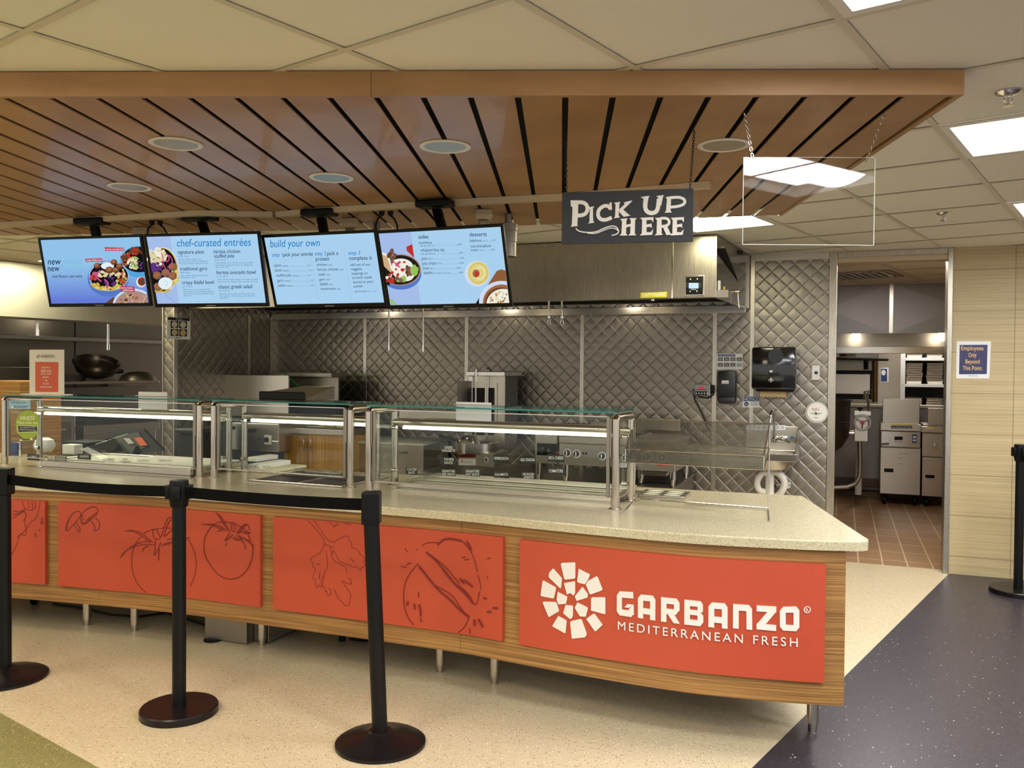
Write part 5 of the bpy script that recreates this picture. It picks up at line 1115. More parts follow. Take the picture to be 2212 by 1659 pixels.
# ================================================================== kitchen along the back wall
def kb(mb, px0, py0, px1, py1, v, dep, bev=0.0, fr=None):
    """box whose front face (plane v) is seen between two photo points, dep deep"""
    fr = fr or K; u0, z1 = fr.at(px0, py0, v); u1, _ = fr.at(px1, py0, v); _, z0 = fr.at((px0+px1)/2, py1, v)
    _, z1 = fr.at((px0+px1)/2, py0, v); mb.box(u0, u1, v, v+dep, z0, z1, bev); return u0, u1, z0, z1
def part(name, mt, par, px0, py0, px1, py1, v, dep, bev=.002, fr=None):
    mb = MB(); kb(mb, px0, py0, px1, py1, v, dep, bev, fr); return mb.build(name, mt, par)
def base_pt(px, py, v, dep=0.0, fr=None):
    fr = fr or K; u, z = fr.at(px, py, v); return (u, v+dep/2, z)
c7 = lambda x, y: (850+x/4.022, 780+y/4.022)
M_KNOB = mat('knob_black', (22,22,23), .35)
def knob(par, px, py, v, r, ring=True, fr=None):
    fr = fr or K; u, z = fr.at(px, py, v)
    mb = MB(); mb.lathe([(0,0),(r,0),(r*.94,.012),(r*.7,.024),(0,.026)] if not ring else [(0,0),(r*1.0,0),(r,.004),(r*.78,.006),(r*.74,.024),(0,.026)], (u, v, z), 24, axis=(0,-1,0)); o = mb.build('knob', M_KNOB, par, True)
    if ring: mb = MB(); mb.lathe([(r*.86,.003),(r*1.14,.003),(r*1.14,.007),(r*.86,.007),(r*.86,.003)], (u, v, z), 28, axis=(0,-1,0)).box(u-r*.12, u+r*.12, v-.030, v-.0255, z-r*.6, z+r*.6); mb.build('white_ring', M_WHITE, o)
# ---- extraction hood over the cooking line
HB = 2.008; HV = -1.205; HL = -6.03
t = thing('extraction_hood', 'big stainless extraction hood over the right hand cooking line', 'extraction hood', (-3.7, -.6, HB), K)
uS = K.at(1452.6, 580, HV)[0]; uR = K.at(1548, 600, HV)[0]; uB = -1.43
for a, b in ((HL, uS-.003), (uS+.003, uR)):
    mb = MB(); mb.box(a, b, HV, HV+.02, HB, CEIL-.01, .002); mb.build('front_sheet', M_STEELV, t)
mb = MB(); mb.box(uS-.004, uS+.004, HV-.003, HV+.018, HB, CEIL-.01); mb.build('seam_strip', M_CHROME, t)
mb = MB(); mb.prism([(uR,HV,HB),(uB,0-.012,HB),(uB-.02,-.012,HB),(uR-.02,HV+.021,HB)], (0,0,CEIL-.01-HB)); mb.build('side_sheet', mat('polished_sheet', (150,146,138), .12, 1.0), t)
mb = MB(); mb.box(HL, uB-.03, HV+.021, HV+.06, HB-.0, HB+.05).box(HL, uB-.03, -.05, -.008, HB-.035, HB+.03, .004); mb.build('gutter_lip', M_STEELB, t)
mb = MB(); mb.add([(HL,-.055,HB+.06),(uB-.03,-.055,HB+.06),(uB-.06,HV+.06,HB+.34),(HL,HV+.06,HB+.34),(HL,-.055,HB+.07),(uB-.03,-.055,HB+.07),(uB-.06,HV+.06,HB+.35),(HL,HV+.06,HB+.35)], [(0,1,2,3),(7,6,5,4),(0,4,5,1),(1,5,6,2),(2,6,7,3),(3,7,4,0)]); mb.build('filter_bank', mat('filter_dark', (52,50,46), .5, .8), t)
for u in (-5.0, -3.7, -2.5):
    mb = MB(); mb.lathe([(.0,.0),(.05,.01),(.06,.05),(.05,.09),(.03,.11),(0,.11)], (u,-.62,HB+.06), 20); mb.build('hood_lamp', M_LAMPG, t, True)
o = part('control_panel', M_STEELB, t, 1479, 595, 1521.5, 638.5, HV-.012, .012, .002); mb = MB(); kb(mb, 1481.5, 598, 1518.5, 636, HV-.013, .003, .0005); o2 = mb.build('black_face', M_BLACK, o)
d = Draw(PL(K.w(0, HV-.0135, 0), K.e1, (0,0,1)), cv=crop(1100, 430, 3.687)); LCD = mat('lcd_blue', (120,146,186), .3, 0, .5)
d.rect(1430, 668, 1508, 712, LCD); d.rect(1432, 668, 1506, 676, S_W)
for x, y in ((1444,638),(1498,636),(1441,735),(1495,733)): d.ell(x, y, 5, 5, M_WHITE, 10)
for y in (675, 695): d.ring(1416, y, 7, 7, 2, M_STEELD, 12); d.ring(1522, y, 7, 7, 2, M_STEELD, 12)
d.text('status', 1448, 722, 1490, 722, 10, M_WHITE); d.build('display', o)
d = Draw(PL(K.w(0, HV-.003, 0), K.e1, (0,0,1)), cv=crop(1100, 430, 3.687)); d.poly([(1046,789),(1257,782),(1257,738),(1046,746)], mat('plate_yellow', (196,188,46), .4), .002); d.h = .0022
d.text('CAPTIVEAIRE', 1060, 778, 1244, 770, 38, M_WHITE, .03); d.build('name_plate', t)
sd = (K.w(uB,-.012,0)-K.w(uR,HV,0)); pl = PL(K.w(uR,HV,0)+Vector((sd.y,-sd.x,0)).normalized()*.001, sd, (0,0,1)); d = Draw(pl, cv=crop(1100, 430, 3.687))
d.poly([(1660,765),(1682,770),(1684,650),(1662,648)], M_PAPER); d.poly([(1702,722),(1720,722),(1720,696),(1702,694)], mat('tape_yellow', (220,190,60), .5)); d.poly([(1702,748),(1720,750),(1720,728),(1702,726)], M_PAPER); d.poly([(1702,776),(1720,778),(1720,756),(1702,754)], M_PAPER); d.poly([(1626+190,440),(1860,444),(1860,410),(1816,406)], M_DARK); d.build('side_label', t)
p, q = K.l(pl.pt(*pl.px(1588,630))), K.l(pl.pt(*pl.px(1590,650)))
mb = MB(); mb.cyl(p+Vector((.0,0,0)), p+Vector((.03,-.0,0)), .014, n=16).tube([p+Vector((.02,0,0)), p+Vector((.022,0,-.06)), p+Vector((.03,0,-.12))], .004, 6); mb.build('side_bracket', M_STEELB, t, True)
for px_, y0, y1, v, fork in ((1186,652,690,-.75,1),(1214,652,690,-.75,1),(840,664,750,-.55,0),(914,664,752,-.55,0)):
    u, z0 = K.at(px_, y1, v); mb = MB(); mb.cyl((u,v,z0), (u,v,HB+.1), .008, n=12)
    if fork: mb.lathe([(0,.03),(.014,.03),(.016,.01),(.012,0),(0,0)], (u,v,z0), 14).tube([(u-.006,v,z0),(u-.012,v,z0-.03),(u-.002,v,z0-.055)], .003, 6).tube([(u+.006,v,z0),(u+.012,v,z0-.03),(u+.002,v,z0-.055)], .003, 6)
    else: mb.cyl((u,v,z0-.03), (u,v,z0+.02), .011, .011, 12)
    mb.build('nozzle_pipe', M_CHROME, t, True)
u, z0 = K.at(1410, 650, HV+.06); mb = MB(); mb.cyl((u,HV+.06,z0), (u,HV+.06,HB+.03), .014, n=12); mb.build('drain_stub', M_CHROME, t, True)

# ---- cooking line, left to right
# griddle with tall splash (two units side by side)
t = thing('griddle', 'stainless griddle with tall pale splash panel and one knob, left of the oak cabinet', 'griddle', base_pt(600, 1000, -.95), K)
part('splash_panel', M_STEEL, t, 464, 810, 623, 900, -.72, .02, .004); part('control_front', M_STEEL, t, 500, 914, 602, 974, -1.0, .6, .006)
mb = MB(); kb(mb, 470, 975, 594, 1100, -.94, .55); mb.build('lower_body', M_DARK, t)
o = part('knob_plate', M_WHITE, t, 571, 940, 586, 960, -1.004, .004, .001); knob(t, 576, 950, -1.004, .024, False)
part('vent_grip', M_STEELB, t, 588, 953, 602, 957, -1.02, .02, .002)
d = Draw(PL(K.w(0, -1.0045, 0), K.e1, (0,0,1)), cv=crop(400, 730, 4.424)); d.poly([(600,905),(668,902),(680,872),(600,868)], M_BLACK); d.text('888', 606, 898, 664, 896, 30, M_STEELB); d.ell(711, 969, 8, 8, M_BLACK, 12); d.build('display_label', t)
t = thing('charbroiler', 'dark stainless splash and flue of the broiler behind the black display', 'broiler', base_pt(676, 868, -.4), K)
part('splash_panel', M_STEELD, t, 622, 814, 731, 905, -.42, .02, .003); part('flue_cap', M_STEELD, t, 590, 805, 716, 814, -.5, .25, .003); part('side_panel', M_DARK, t, 600, 868, 726, 930, -.6, .5, .003)
a = K.at(615, 806, -.62); b = K.at(646, 836, -.62); mb = MB(); mb.tube([(a[0],-.62,a[1]),(a[0]+.05,-.62,(a[1]*.6+b[1]*.4)),(b[0],-.62,b[1])], .012, 8); tag(mb.build('green_hose', mat('hose_green', (30,110,44), .5), fr=K, base=(a[0],-.62,a[1]), smooth=True), 'green hose leaning over the tall griddle splash', 'hose')
# oak cabinet with two doors
t = thing('oak_cabinet', 'oak cabinet with two doors and wire pulls under a steel top', 'cabinet', base_pt(672, 1060, -.8, .5), K)
mb = MB(); kb(mb, 602, 938, 745, 1090, -.79, .5, .002); mb.build('carcass', M_OAKV, t)
o = part('door', M_OAKV, t, 602, 939, 664.5, 1088, -.81, .019, .002); o1 = o
o = part('door', M_OAKV, t, 666, 939, 742, 1088, -.81, .019, .002)
for dd, x in ((o1, 656), (o, 671)):
    u0, z1 = K.at(x, 949, -.84); u1, z0 = K.at(x, 974, -.84); mb = MB(); mb.tube([(u0,-.81,z1),(u0,-.838,z1-.004),(u0,-.84,z1-.02),(u0,-.84,z0+.02),(u0,-.838,z0+.004),(u0,-.81,z0)], .005, 8); mb.build('pull', M_STEELB, dd, True)
part('steel_top', M_STEEL, t, 598, 926, 749, 938, -.83, .6, .003)
mb = MB(); u, z = K.at(700, 926, -.6)
mb.tube([(u-.22,-.6,z+.012),(u-.05,-.62,z+.014),(u+.02,-.6,z+.03),(u+.2,-.58,z+.02)], .012, 8); tag(mb.build('pastry_roll', mat('pale_yellow', (214,206,150), .6), fr=K, base=(u,-.6,z), smooth=True), 'pale rolled wrap lying on the oak cabinet top', 'wrap')
for k, x in enumerate((677, 690, 702, 714)):
    u, z = K.at(x, 924, -.5); mb = MB(); mb.lathe([(0,0),(.012,0),(.008,.035),(.004,.05),(0,.05)], (u,-.5,z), 10); tag(mb.build('squeeze_tip', M_WHITE, fr=K, base=(u,-.5,z), smooth=True), ['white squeeze bottle tip, leftmost on the oak cabinet top','white squeeze bottle tip, second on the oak cabinet top','white squeeze bottle tip, third on the oak cabinet top','white squeeze bottle tip, rightmost on the oak cabinet top'][k], 'bottle', 'squeeze bottle tips on the oak cabinet')
# low refrigerated unit with white board top
t = thing('undercounter_fridge', 'low stainless undercounter unit with a pale cutting board top', 'fridge', base_pt(850, 1040, -.6, .5), K)
mb = MB(); u0, u1, z0, z1 = kb(mb, 752, 960, 915, 1070, -.55, .5, .003); mb.build('body', M_STEEL, t)
mb = MB(); mb.box(u0, u1+.006, -.565, 0-.03, z1, z1+.02, .004); mb.build('board_top', mat('board_pale', (206,204,184), .5), t)
u, z = K.at(880, 977, -.556); 
d = Draw(PL(K.w(0, -.5515, 0), K.e1, (0,0,1)), cv=crop(850, 780, 4.022)); d.text('Delfield', 52, 806, 125, 806, 30, M_STEELB, .01); d.build('lettering', t)
for a, b in ((866, 905), (920, 985)):
    pass
t = thing('drawer_unit', 'stainless drawer unit with wire handles on the wall behind the low fridge', 'drawer unit', base_pt(930, 930, -.3), K)
part('body', M_STEEL, t, 862, 887, 992, 925, -.3, .25, .003)
for a, b in ((868, 906), (921, 984)):
    u0, z0 = K.at(a, 905, -.33); u1, _ = K.at(b, 905, -.33); mb = MB(); mb.tube([(u0,-.3,z0),(u0,-.33,z0),(u0+.01,-.335,z0),(u1-.01,-.335,z0),(u1,-.33,z0),(u1,-.3,z0)], .006, 8); mb.build('handle', mat('brass_handle', (150,128,70), .35, 1), t, True)
# low steel base that carries the broiler and ranges
t = thing('chef_base', 'low dark stainless equipment stand under the broiler and ranges', 'equipment stand', (-2.9, -.5, 0), K)
ue = K.at(1456, 1055, -.99)[0]; u0 = K.at(918, 1010, -.55)[0]
mb = MB(); mb.box(-3.98, ue, -.99, -.03, .645, .66, .003); mb.build('top', M_STEELD, t)
mb = MB(); mb.box(-3.97, ue-.01, -.97, -.04, .12, .645, .003); mb.build('body', M_STEELD, t)
for k in range(3):
    a = -3.97+k*(ue-.01+3.97)/3; mb = MB(); mb.box(a+.01, a+(ue+3.96)/3-.01, -.985, -.97, .16, .62, .003); mb.build('drawer', M_STEELV, t)
for u in (-3.9, ue-.08):
    for v in (-.9, -.12): mb = MB(); mb.cyl((u,v,0), (u,v,.12), .03, n=14); mb.build('leg', M_STEELB, t, True)
# vertical broiler
t = thing('vertical_broiler', 'tall vertical rotisserie broiler with side shields', 'broiler', base_pt(1040, 1008, -.7, .4), K)
part('back_body', M_STEEL, t, 1003, 806, 1091, 960, -.42, .3, .003); mb = MB(); u0, z1 = K.at(1091, 806, -.42); u1 = u0+.003; _, z0 = K.at(1091, 940, -.42)
mb.box(u0, u1, -.41, -.12, z0, z1); mb.build('side_panel', mat('grey_side', (98,96,90), .45, .8), t)
for x0, x1 in ((1022, 1047), (1055, 1066)): part('burner', mat('burner_dark', (24,20,18), .7), t, x0, 838, x1, 940, -.435, .016, .002)
for x0, x1 in ((1012, 1021), (1047, 1055)): part('reflector', M_STEELB, t, x0, 812, x1, 950, -.44, .02, .004)
part('top_hood', M_STEELB, t, 1006, 803, 1090, 812, -.55, .42, .003)
for i, (x0, y0, x1, y1) in enumerate(((992, 823, 1013, 935), (1065, 827, 1089, 915))):
    mb = MB(); u0, z1 = K.at(x0, y0, -.58); u1, _ = K.at(x1, y0, -.5); _, z0 = K.at(x0, y1, -.55)
    va, vb = (-.62, -.44) if i == 0 else (-.66, -.48)
    mb.prism([(u0,va,z0),(u1,vb,z0),(u1,vb,z1),(u0,va,z1)] if i == 0 else [(u0,vb,z0),(u1,va,z0),(u1,va,z1),(u0,vb,z1)], (.002,.006,0)); mb.build('side_shield', M_STEELD if i == 0 else M_STEEL, t)
u, z1 = K.at(1028, 798, -.56); _, z0 = K.at(1028, 955, -.56); mb = MB(); mb.cyl((u,-.56,z0), (u,-.56,z1), .008, n=10).cyl((u,-.56,z1-.05), (u,-.56,z1-.03), .014, n=10); mb.build('spit_rod', M_STEELB, t, True)
u, z1 = K.at(1062, 800, -.5); mb = MB(); mb.tube([(u-.02,-.5,z1-.04),(u-.01,-.5,z1+.0),(u-.03,-.5,z1+.02),(u-.045,-.5,z1+.015)], .006, 8); mb.build('top_hook', M_IRON, t, True)
u, zb = K.at(1031, 978, -.72); _, zt_ = K.at(1031, 955, -.72); R = K.at(1075, 966, -.72)[0]-u
mb = MB(); mb.lathe([(0,0),(R*.93,0),(R,.006),(R,zt_-zb),(R*.94,zt_-zb),(R*.94,zt_-zb-.02),(0,zt_-zb-.025)], (u,-.72,zb), 40); mb.build('drip_pan', M_STEELB, t, True)
o = part('base_box', M_STEEL, t, 990, 978, 1068, 1008, -.86, .3, .004); knob(o, 1050, 993, -.86, .018)
d = Draw(PL(K.w(0, -.8605, 0), K.e1, (0,0,1)), cv=crop(850, 780, 4.022)); d.rect(566, 812, 712, 838, M_BLACK); M_RDT = mat('label_red', (176,40,32), .5); d.text('AUTODONER', 572, 834, 708, 836, 30, M_RDT, .02); d.rect(566, 848, 715, 905, mat('plate_light', (204,200,188), .4)); d.text('Gyromatic', 612, 886, 690, 886, 26, M_TAGK); d.rect(590, 862, 604, 880, M_RDT); d.build('label_plate', o)
u, z = K.at(1010, 958, -.74); mb = MB(); mb.lathe([(0,.07),(.05,.062),(.09,.03),(.105,0),(.1,0)], (u,-.74,z), 24); tag(mb.build('pot_lid', M_STEELB, fr=K, base=(u,-.74,z), smooth=True), 'dented steel dome lid lying on the broiler drip pan', 'lid')
a = K.at(950, 941, -.9); b = K.at(988, 950, -.8); mb = MB(); mb.cyl((a[0],-.9,a[1]), (b[0],-.8,b[1]), .012, n=10); tag(mb.build('skimmer_tool', M_BLACK, fr=K, base=(a[0],-.9,a[1]), smooth=True), 'long black handle of a tool sticking out left of the dome lid', 'kitchen tool')
# hot plate and griddle with three knobs
def unit_legs(t, spots, v, zf):
    for px_, py_ in spots:
        u, z = K.at(px_, py_, v); mb = MB(); mb.cyl((u,v,.66), (u,v,.70), .016, .022, 12).cyl((u,v,.70), (u,v,zf), .025, n=14); mb.build('leg', M_STEELB, t, True)
t = thing('open_burner', 'small stainless burner with a dark control recess and one round knob', 'burner', base_pt(1185, 1035, -.9, .4), K)
_, zf = K.at(1190, 1001, -.9)
part('body', M_STEEL, t, 1156, 938, 1204, 1001, -.9, .5, .004); part('control_recess', M_BLACK, t, 1160, 958, 1203, 984, -.905, .006, .001); knob(t, 1170, 972, -.906, .032, False)
d = Draw(PL(K.w(0, -.9065, 0), K.e1, (0,0,1)), cv=crop(850, 780, 4.022)); d.poly([(1400,800),(1425,790),(1440,772),(1436,806)], M_RDT); d.ell(1347, 775, 10, 16, M_STEELB, 12); d.build('warning_mark', t)
unit_legs(t, ((1163, 1035),), -.88, zf)
mb = MB(); u0, z = K.at(1196, 921, -.5); u1, _ = K.at(1262, 921, -.5)
for k in range(7): x = u0+(u1-u0)*k/6; mb.box(x-.006, x+.006, -.62, -.2, z-.0, z+.014)
for y in (-.62, -.41, -.2): mb.box(u0-.01, u1+.01, y-.006, y+.006, z-.014, z+.0)
mb.build('grate', M_IRON, t)
t = thing('flat_griddle', 'wide stainless griddle with three black and white knobs', 'griddle', base_pt(1290, 1035, -.95, .5), K)
_, zf = K.at(1290, 1007, -1.0)
part('body', M_STEEL, t, 1208, 960, 1368, 1007, -1.0, .6, .004); part('front_rail', M_STEEL, t, 1207, 944, 1368, 960, -1.04, .66, .006); part('splash', M_STEELD, t, 1276, 912, 1364, 935, -.32, .02, .002); part('cook_plate', M_IRON, t, 1212, 940, 1366, 944, -.98, .55, .001)
for x, y in ((1226,978),(1246,980),(1301,985),(1352,989)): knob(t, x, y, -1.0, .027)
for x in (1260, 1266, 1340, 1346):
    u, z = K.at(x, 979 if x < 1300 else 984, -1.0); mb = MB(); mb.cyl((u,-1.001,z), (u,-1.004,z), .008, n=12); mb.build('indicator', M_BLACK, t)
d = Draw(PL(K.w(0, -1.0005, 0), K.e1, (0,0,1)), cv=crop(1240, 860, 6.146)); d.rect(600, 866, 704, 916, M_PAPER); d.text('Garland', 606, 900, 690, 898, 40, M_TAGK, .02); d.build('maker_plate', t)
unit_legs(t, ((1222, 1037), (1366, 1044)), -.95, zf)
t = thing('hot_plate', 'two knob stainless hot plate behind the wire stand at the line end', 'hot plate', base_pt(1420, 1040, -.85, .5), K)
_, zf = K.at(1420, 1018, -.86)
part('body', M_STEEL, t, 1373, 950, 1459, 1018, -.86, .62, .004); part('front_ledge', M_STEELB, t, 1373, 948, 1459, 959, -.89, .66, .003); part('back_splash', M_STEELD, t, 1375, 904, 1470, 930, -.24, .02, .003); part('crumb_tray', M_STEELB, t, 1388, 1020, 1440, 1028, -.88, .3, .002)
knob(t, 1397, 986, -.86, .033); knob(t, 1430, 988, -.86, .033)
d = Draw(PL(K.w(0, -.8605, 0), K.e1, (0,0,1))); d.rect(1420, 1003, 1450, 1006, M_RDT); d.build('red_stripe', t)
unit_legs(t, ((1384, 1038), (1453, 1044)), -.82, zf); unit_legs(t, ((1481, 1030),), -.35, zf)
mb = MB(); P = [K.at(x, y, -.9) for x, y in ((1380,1046),(1405,1040),(1440,1042),(1456,1052),(1462,1068))]; mb.tube([(u,-.9-.02*i,z) for i, (u, z) in enumerate(P)], .005, 8); tag(mb.build('black_cord', M_BLACK, fr=K, base=(P[2][0],-.94,P[2][1]), smooth=True), 'thin black cord hanging over the stand edge below the hot plate', 'cord')
# long tongs and bits at the middle
for px_, y0, y1, lab in ((1124, 968, 1000, 'steel ladle handle upright behind the red onions tag'), (1099, 990, 1016, 'bright steel scoop handle leaning behind the pepperoncini tag')):
    u, z1 = K.at(px_, y0, -1.2); _, z0 = K.at(px_, y1+40, -1.2); mb = MB(); mb.box(u-.008, u+.008, -1.2, -1.194, z0, z1, .002); 
# ---- wall fittings
t = thing('towel_dispenser', 'glossy black paper towel dispenser on the quilted wall', 'towel dispenser', base_pt(1672, 846, -.11), K)
mb = MB(); u0, u1, z0, z1 = kb(mb, 1624, 749, 1720, 842, -.23, .22, .02); mb.build('housing', mat('gloss_black', (14,14,15), .12, coat=.5), t, True)
d = Draw(PL(K.w(0, -.231, 0), K.e1, (0,0,1)), cv=crop(1612, 430, 3.687)); M_SM = mat('reflection_disc', (18,20,24), .08); d.ell(235, 1250, 60, 62, M_SM, 30); d.ell(198, 1372, 14, 9, M_STEELB, 14); d.ring(197, 1442, 20, 18, 3, M_STEELB, 4); d.rect(192, 1430, 202, 1448, M_WHITE); d.build('front_marks', t)  # big disc is a subtle reflection painted on the housing; small marks are print
mb = MB(); kb(mb, 1632, 838, 1715, 846, -.20, .16, .008); mb.build('mouth', M_BLACK, t)
u0, z1 = K.at(1642, 843, -.14); u1, z0 = K.at(1698, 859, -.14); mb = MB(); n = 14
vs = []
for k in range(n+1): vs.append((u0+(u1-u0)*k/n, -.14, z0+(.008 if k % 2 else 0)))
mb.prism(vs+[(u1,-.14,z1),(u0,-.14,z1)], (0,.002,0)); mb.build('paper_towel', M_TOWEL, t)
t = thing('soap_dispenser', 'tall black soap dispenser left of the towel dispenser', 'soap dispenser', base_pt(1570, 871, -.05), K)
mb = MB(); kb(mb, 1549, 801, 1590, 868, -.1, .095, .016); mb.build('housing', mat('soft_black2', (24,24,25), .35), t, True)
mb = MB(); kb(mb, 1551, 858, 1588, 872, -.112, .08, .012); mb.build('push_bar', mat('soft_black3', (30,30,31), .4), t, True)
d = Draw(PL(K.w(0, -.1006, 0), K.e1, (0,0,1))); d.rect(1559, 822, 1574, 829, M_WHITE); d.text('ecolab', 1561, 828, 1572, 828, 5, M_INK, .03); d.build('logo', t)
pl = PL(K.w(0, -.012, 0), K.e1, (0,0,1)); cc = crop(1300, 780, 4.022)
d = Draw(pl, cv=cc); M_NB = mat('notice_blue', (40,68,124), .5)
d.poly([(1223,402),(1370,402),(1370,305),(1223,305)], M_PAPER, .003); d.h = .0032; d.rect(1227, 309, 1366, 348, M_NB); d.text('NOTICE', 1232, 342, 1360, 342, 38, M_WHITE, .03); d.ell(1256, 373, 20, 20, M_NB, 20); d.stroke([(1246,368),(1256,380),(1268,372)], 4, M_WHITE); d.text('EMPLOYEES', 1296, 362, 1336, 362, 11, M_INK); d.text('HAND WASHING', 1284, 376, 1356, 376, 11, M_INK); d.text('SINK ONLY', 1296, 388, 1340, 388, 11, M_INK)
tag(d.build('wall_notice', fr=K), 'small white and blue notice plate below the towel dispenser', 'notice')
d = Draw(pl, cv=crop(1100, 430, 3.687)); d.poly([(1652,1358),(1860,1358),(1862,1232),(1654,1232)], M_PAPER, .002); d.h = .0022; d.rect(1660, 1236, 1800, 1256, M_NB); d.text('HAND WASHING STEPS', 1664, 1252, 1790, 1252, 14, M_WHITE)
M_PH = mat('photo_grey', (88,88,90), .6)
for j in range(2):
    for k in range(4): d.rect(1662+50*k, 1262+44*j, 1702+50*k, 1290+44*j, M_PH if (j, k) != (1, 3) else mat('photo_blue', (160,178,206), .6)); d.ell(1682+50*k, 1278+44*j, 14, 8, M_GREYW, 10)
tag(d.build('wash_poster', fr=K), 'hand washing poster with eight small photos above the soap dispenser', 'poster')
t = thing('pull_station', 'round white pull handle plate on the quilted wall by the doorway', 'pull station', base_pt(1764, 910, -.01), K)
u, z = K.at(1764, 891, -.03); mb = MB(); mb.lathe([(0,0),(.078,0),(.078,.012),(.07,.02),(.0,.02)], (u,-.012,z), 40, axis=(0,-1,0)); mb.build('plate', M_WHITE, t, True)
mb = MB(); mb.lathe([(.078,.008),(.084,.008),(.084,.016),(.078,.016),(.078,.008)], (u,-.012,z), 40, axis=(0,-1,0)).lathe([(0,0),(.014,0),(.014,.012),(0,.014)], (u,-.032,z), 16, axis=(0,-1,0)); mb.build('ring_handle', M_CHROME, t, True)
d = Draw(PL(K.w(0, -.0325, 0), K.e1, (0,0,1)), cv=cc); d.text('PULL', 1826, 430, 1892, 428, 32, M_RDT, .03); d.stroke([(1815,452),(1840,458)], 4, M_INK); d.stroke([(1886,458),(1908,452)], 4, M_INK); d.text('FIRE', 1846, 496, 1880, 496, 12, M_INK); d.build('lettering', t)
t = thing('wall_switch', 'stainless switch plate with a black knob above the pull plate', 'switch', base_pt(1762, 822, -.02), K)
part('box', M_STEEL, t, 1753, 789, 1771, 821, -.04, .036, .002); part('cover_plate', M_STEELB, t, 1755, 790, 1771, 820, -.043, .004, .001); knob(t, 1763, 805, -.043, .014, False)
t = thing('cook_timer', 'small grey digital timer with red display and a black cord on the wall', 'timer', base_pt(1518, 857, -.04), K)
o = part('case', mat('timer_grey', (150,146,136), .4, .3), t, 1499, 830, 1534, 855, -.09, .08, .006); part('side_case', M_BLACK, t, 1528, 832, 1542, 850, -.07, .06, .01)
d = Draw(PL(K.w(0, -.0905, 0), K.e1, (0,0,1)), cv=cc); d.rect(838, 226, 890, 244, mat('led_red', (190,30,34), .4, 0, .6)); d.rect(808, 262, 918, 296, M_INK)
for k in range(5): d.ell(820+24*k, 280, 6, 6, M_WHITE, 8)
d.rect(806, 246, 922, 252, M_NB); d.build('face', o)
P = [K.at(x, y, -.03) for x, y in ((1499,842),(1500,862),(1512,885),(1523,908),(1528,925),(1535,932))]; mb = MB(); mb.tube([(u,-.03,z) for u, z in P], .006, 8); P = [K.at(x, y, -.03) for x, y in ((1540,842),(1541,852),(1530,860),(1512,858),(1506,854))]; mb.tube([(u,-.03,z) for u, z in P], .005, 8); mb.build('cord', M_BLACK, t, True)
# poster on the return wall

pl = PL(K.w(-6.028, 0, 0), K.e2, (0,0,1)); d = Draw(pl, cv=crop(0, 430, 3.687)); d.poly([(1328,1115),(1514,1120),(1516,948),(1330,935)], M_PAPER, .002); d.h = .0022
d.poly([(1336,962),(1510,972),(1510,948),(1336,940)], M_INK); d.text('Pita Guide', 1400, 958, 1450, 962, 14, M_WHITE)
for (x, y), c in zip(((1357,970),(1425,974),(1357,1034),(1425,1038)), (S_CRM,)*4):
    d.rect(x, y, x+62, y+56, M_BLACK); d.ell(x+31, y+28, 24, 25, M_CREAM if y < 1000 else M_TOWEL, 20)
d.ell(1408, 1102, 8, 5, M_TAGK, 10); d.text('garbanzo', 1416, 1106, 1444, 1108, 12, M_INK)
tag(d.build('guide_poster', fr=K), 'white poster with four round food photos on the return wall', 'poster')
# hand sink
t = thing('hand_sink', 'wall mounted stainless hand sink with side splash and gooseneck tap', 'sink', base_pt(1660, 1000, -.2), K)
mb = MB(); u0, u1, zB, zT = kb(mb, 1612, 920, 1724, 986, -.06, .045, .004); mb.build('back_splash', M_STEEL, t)
ua, zt2 = K.at(1597, 977, -.42); ub, _ = K.at(1723, 977, -.42); _, zb2 = K.at(1660, 996, -.42)
mb = MB(); mb.box(ua, ub, -.42, -.40, zb2, zt2, .004).box(ua, ua+.015, -.40, -.06, zb2, zt2, .003).box(ub-.015, ub, -.40, -.06, zb2, zt2, .003).box(ua, ub, -.10, -.06, zb2, zt2, .003); mb.build('rim', M_STEELB, t)
mb = MB(); uc = (ua+ub)/2; vc = -.24; mb.lathe([(.17,0),(.165,-.05),(.13,-.12),(.04,-.14),(0,-.14)], (0,0,0), 32); mb.v = [Vector((uc+p.x*1.02, vc+p.y*.9, zt2-.01+p.z)) for p in mb.v]; mb.build('bowl', M_STEEL, t, True)
mb = MB(); mb.prism([(u1-.005,-.06,zb2+.03),(u1-.005,-.40,zb2+.05),(u1-.005,-.40,zb2+.14),(u1-.005,-.08,zT)], (.012,0,0)); mb.build('side_splash', M_STEELB, t)
u, z = K.at(1672, 950, -.1); _, zt3 = K.at(1665, 893, -.12); mb = MB()
mb.lathe([(0,0),(.02,0),(.02,.03),(.012,.04),(0,.04)], (u,-.1,z-.02), 16).tube([(u,-.1,z)]+[(u-.035*(1-math.cos(a))*.3, -.1-.06*(1-math.cos(a)), z+(zt3-z-.03)+.05*math.sin(a)) for a in [k*math.pi/8 for k in range(0, 9)]]+[(u-.021,-.22,z+(zt3-z-.07))], .0095, 10); tap = mb.build('tap', M_CHROME, t, True)
mb = MB(); mb.box(u-.01, u+.1, -.075, -.06, z-.01, z+.03, .003).cyl((u+.06,-.075,z+.01), (u+.06,-.1,z+.01), .016, n=14).tube([(u+.06,-.1,z+.01),(u+.09,-.14,z),(u+.12,-.17,z-.01)], .006, 8); mb.build('lever', M_CHROME, t, True)
d = Draw(PL(K.w(0, -.061, 0), K.e1, (0,0,1)), cv=cc); d.rect(1256, 556, 1598, 600, M_PAPER)
for x in (1285, 1325, 1365, 1408, 1528, 1570): d.ring(x, 576, 9, 9, 3, M_INK, 10)
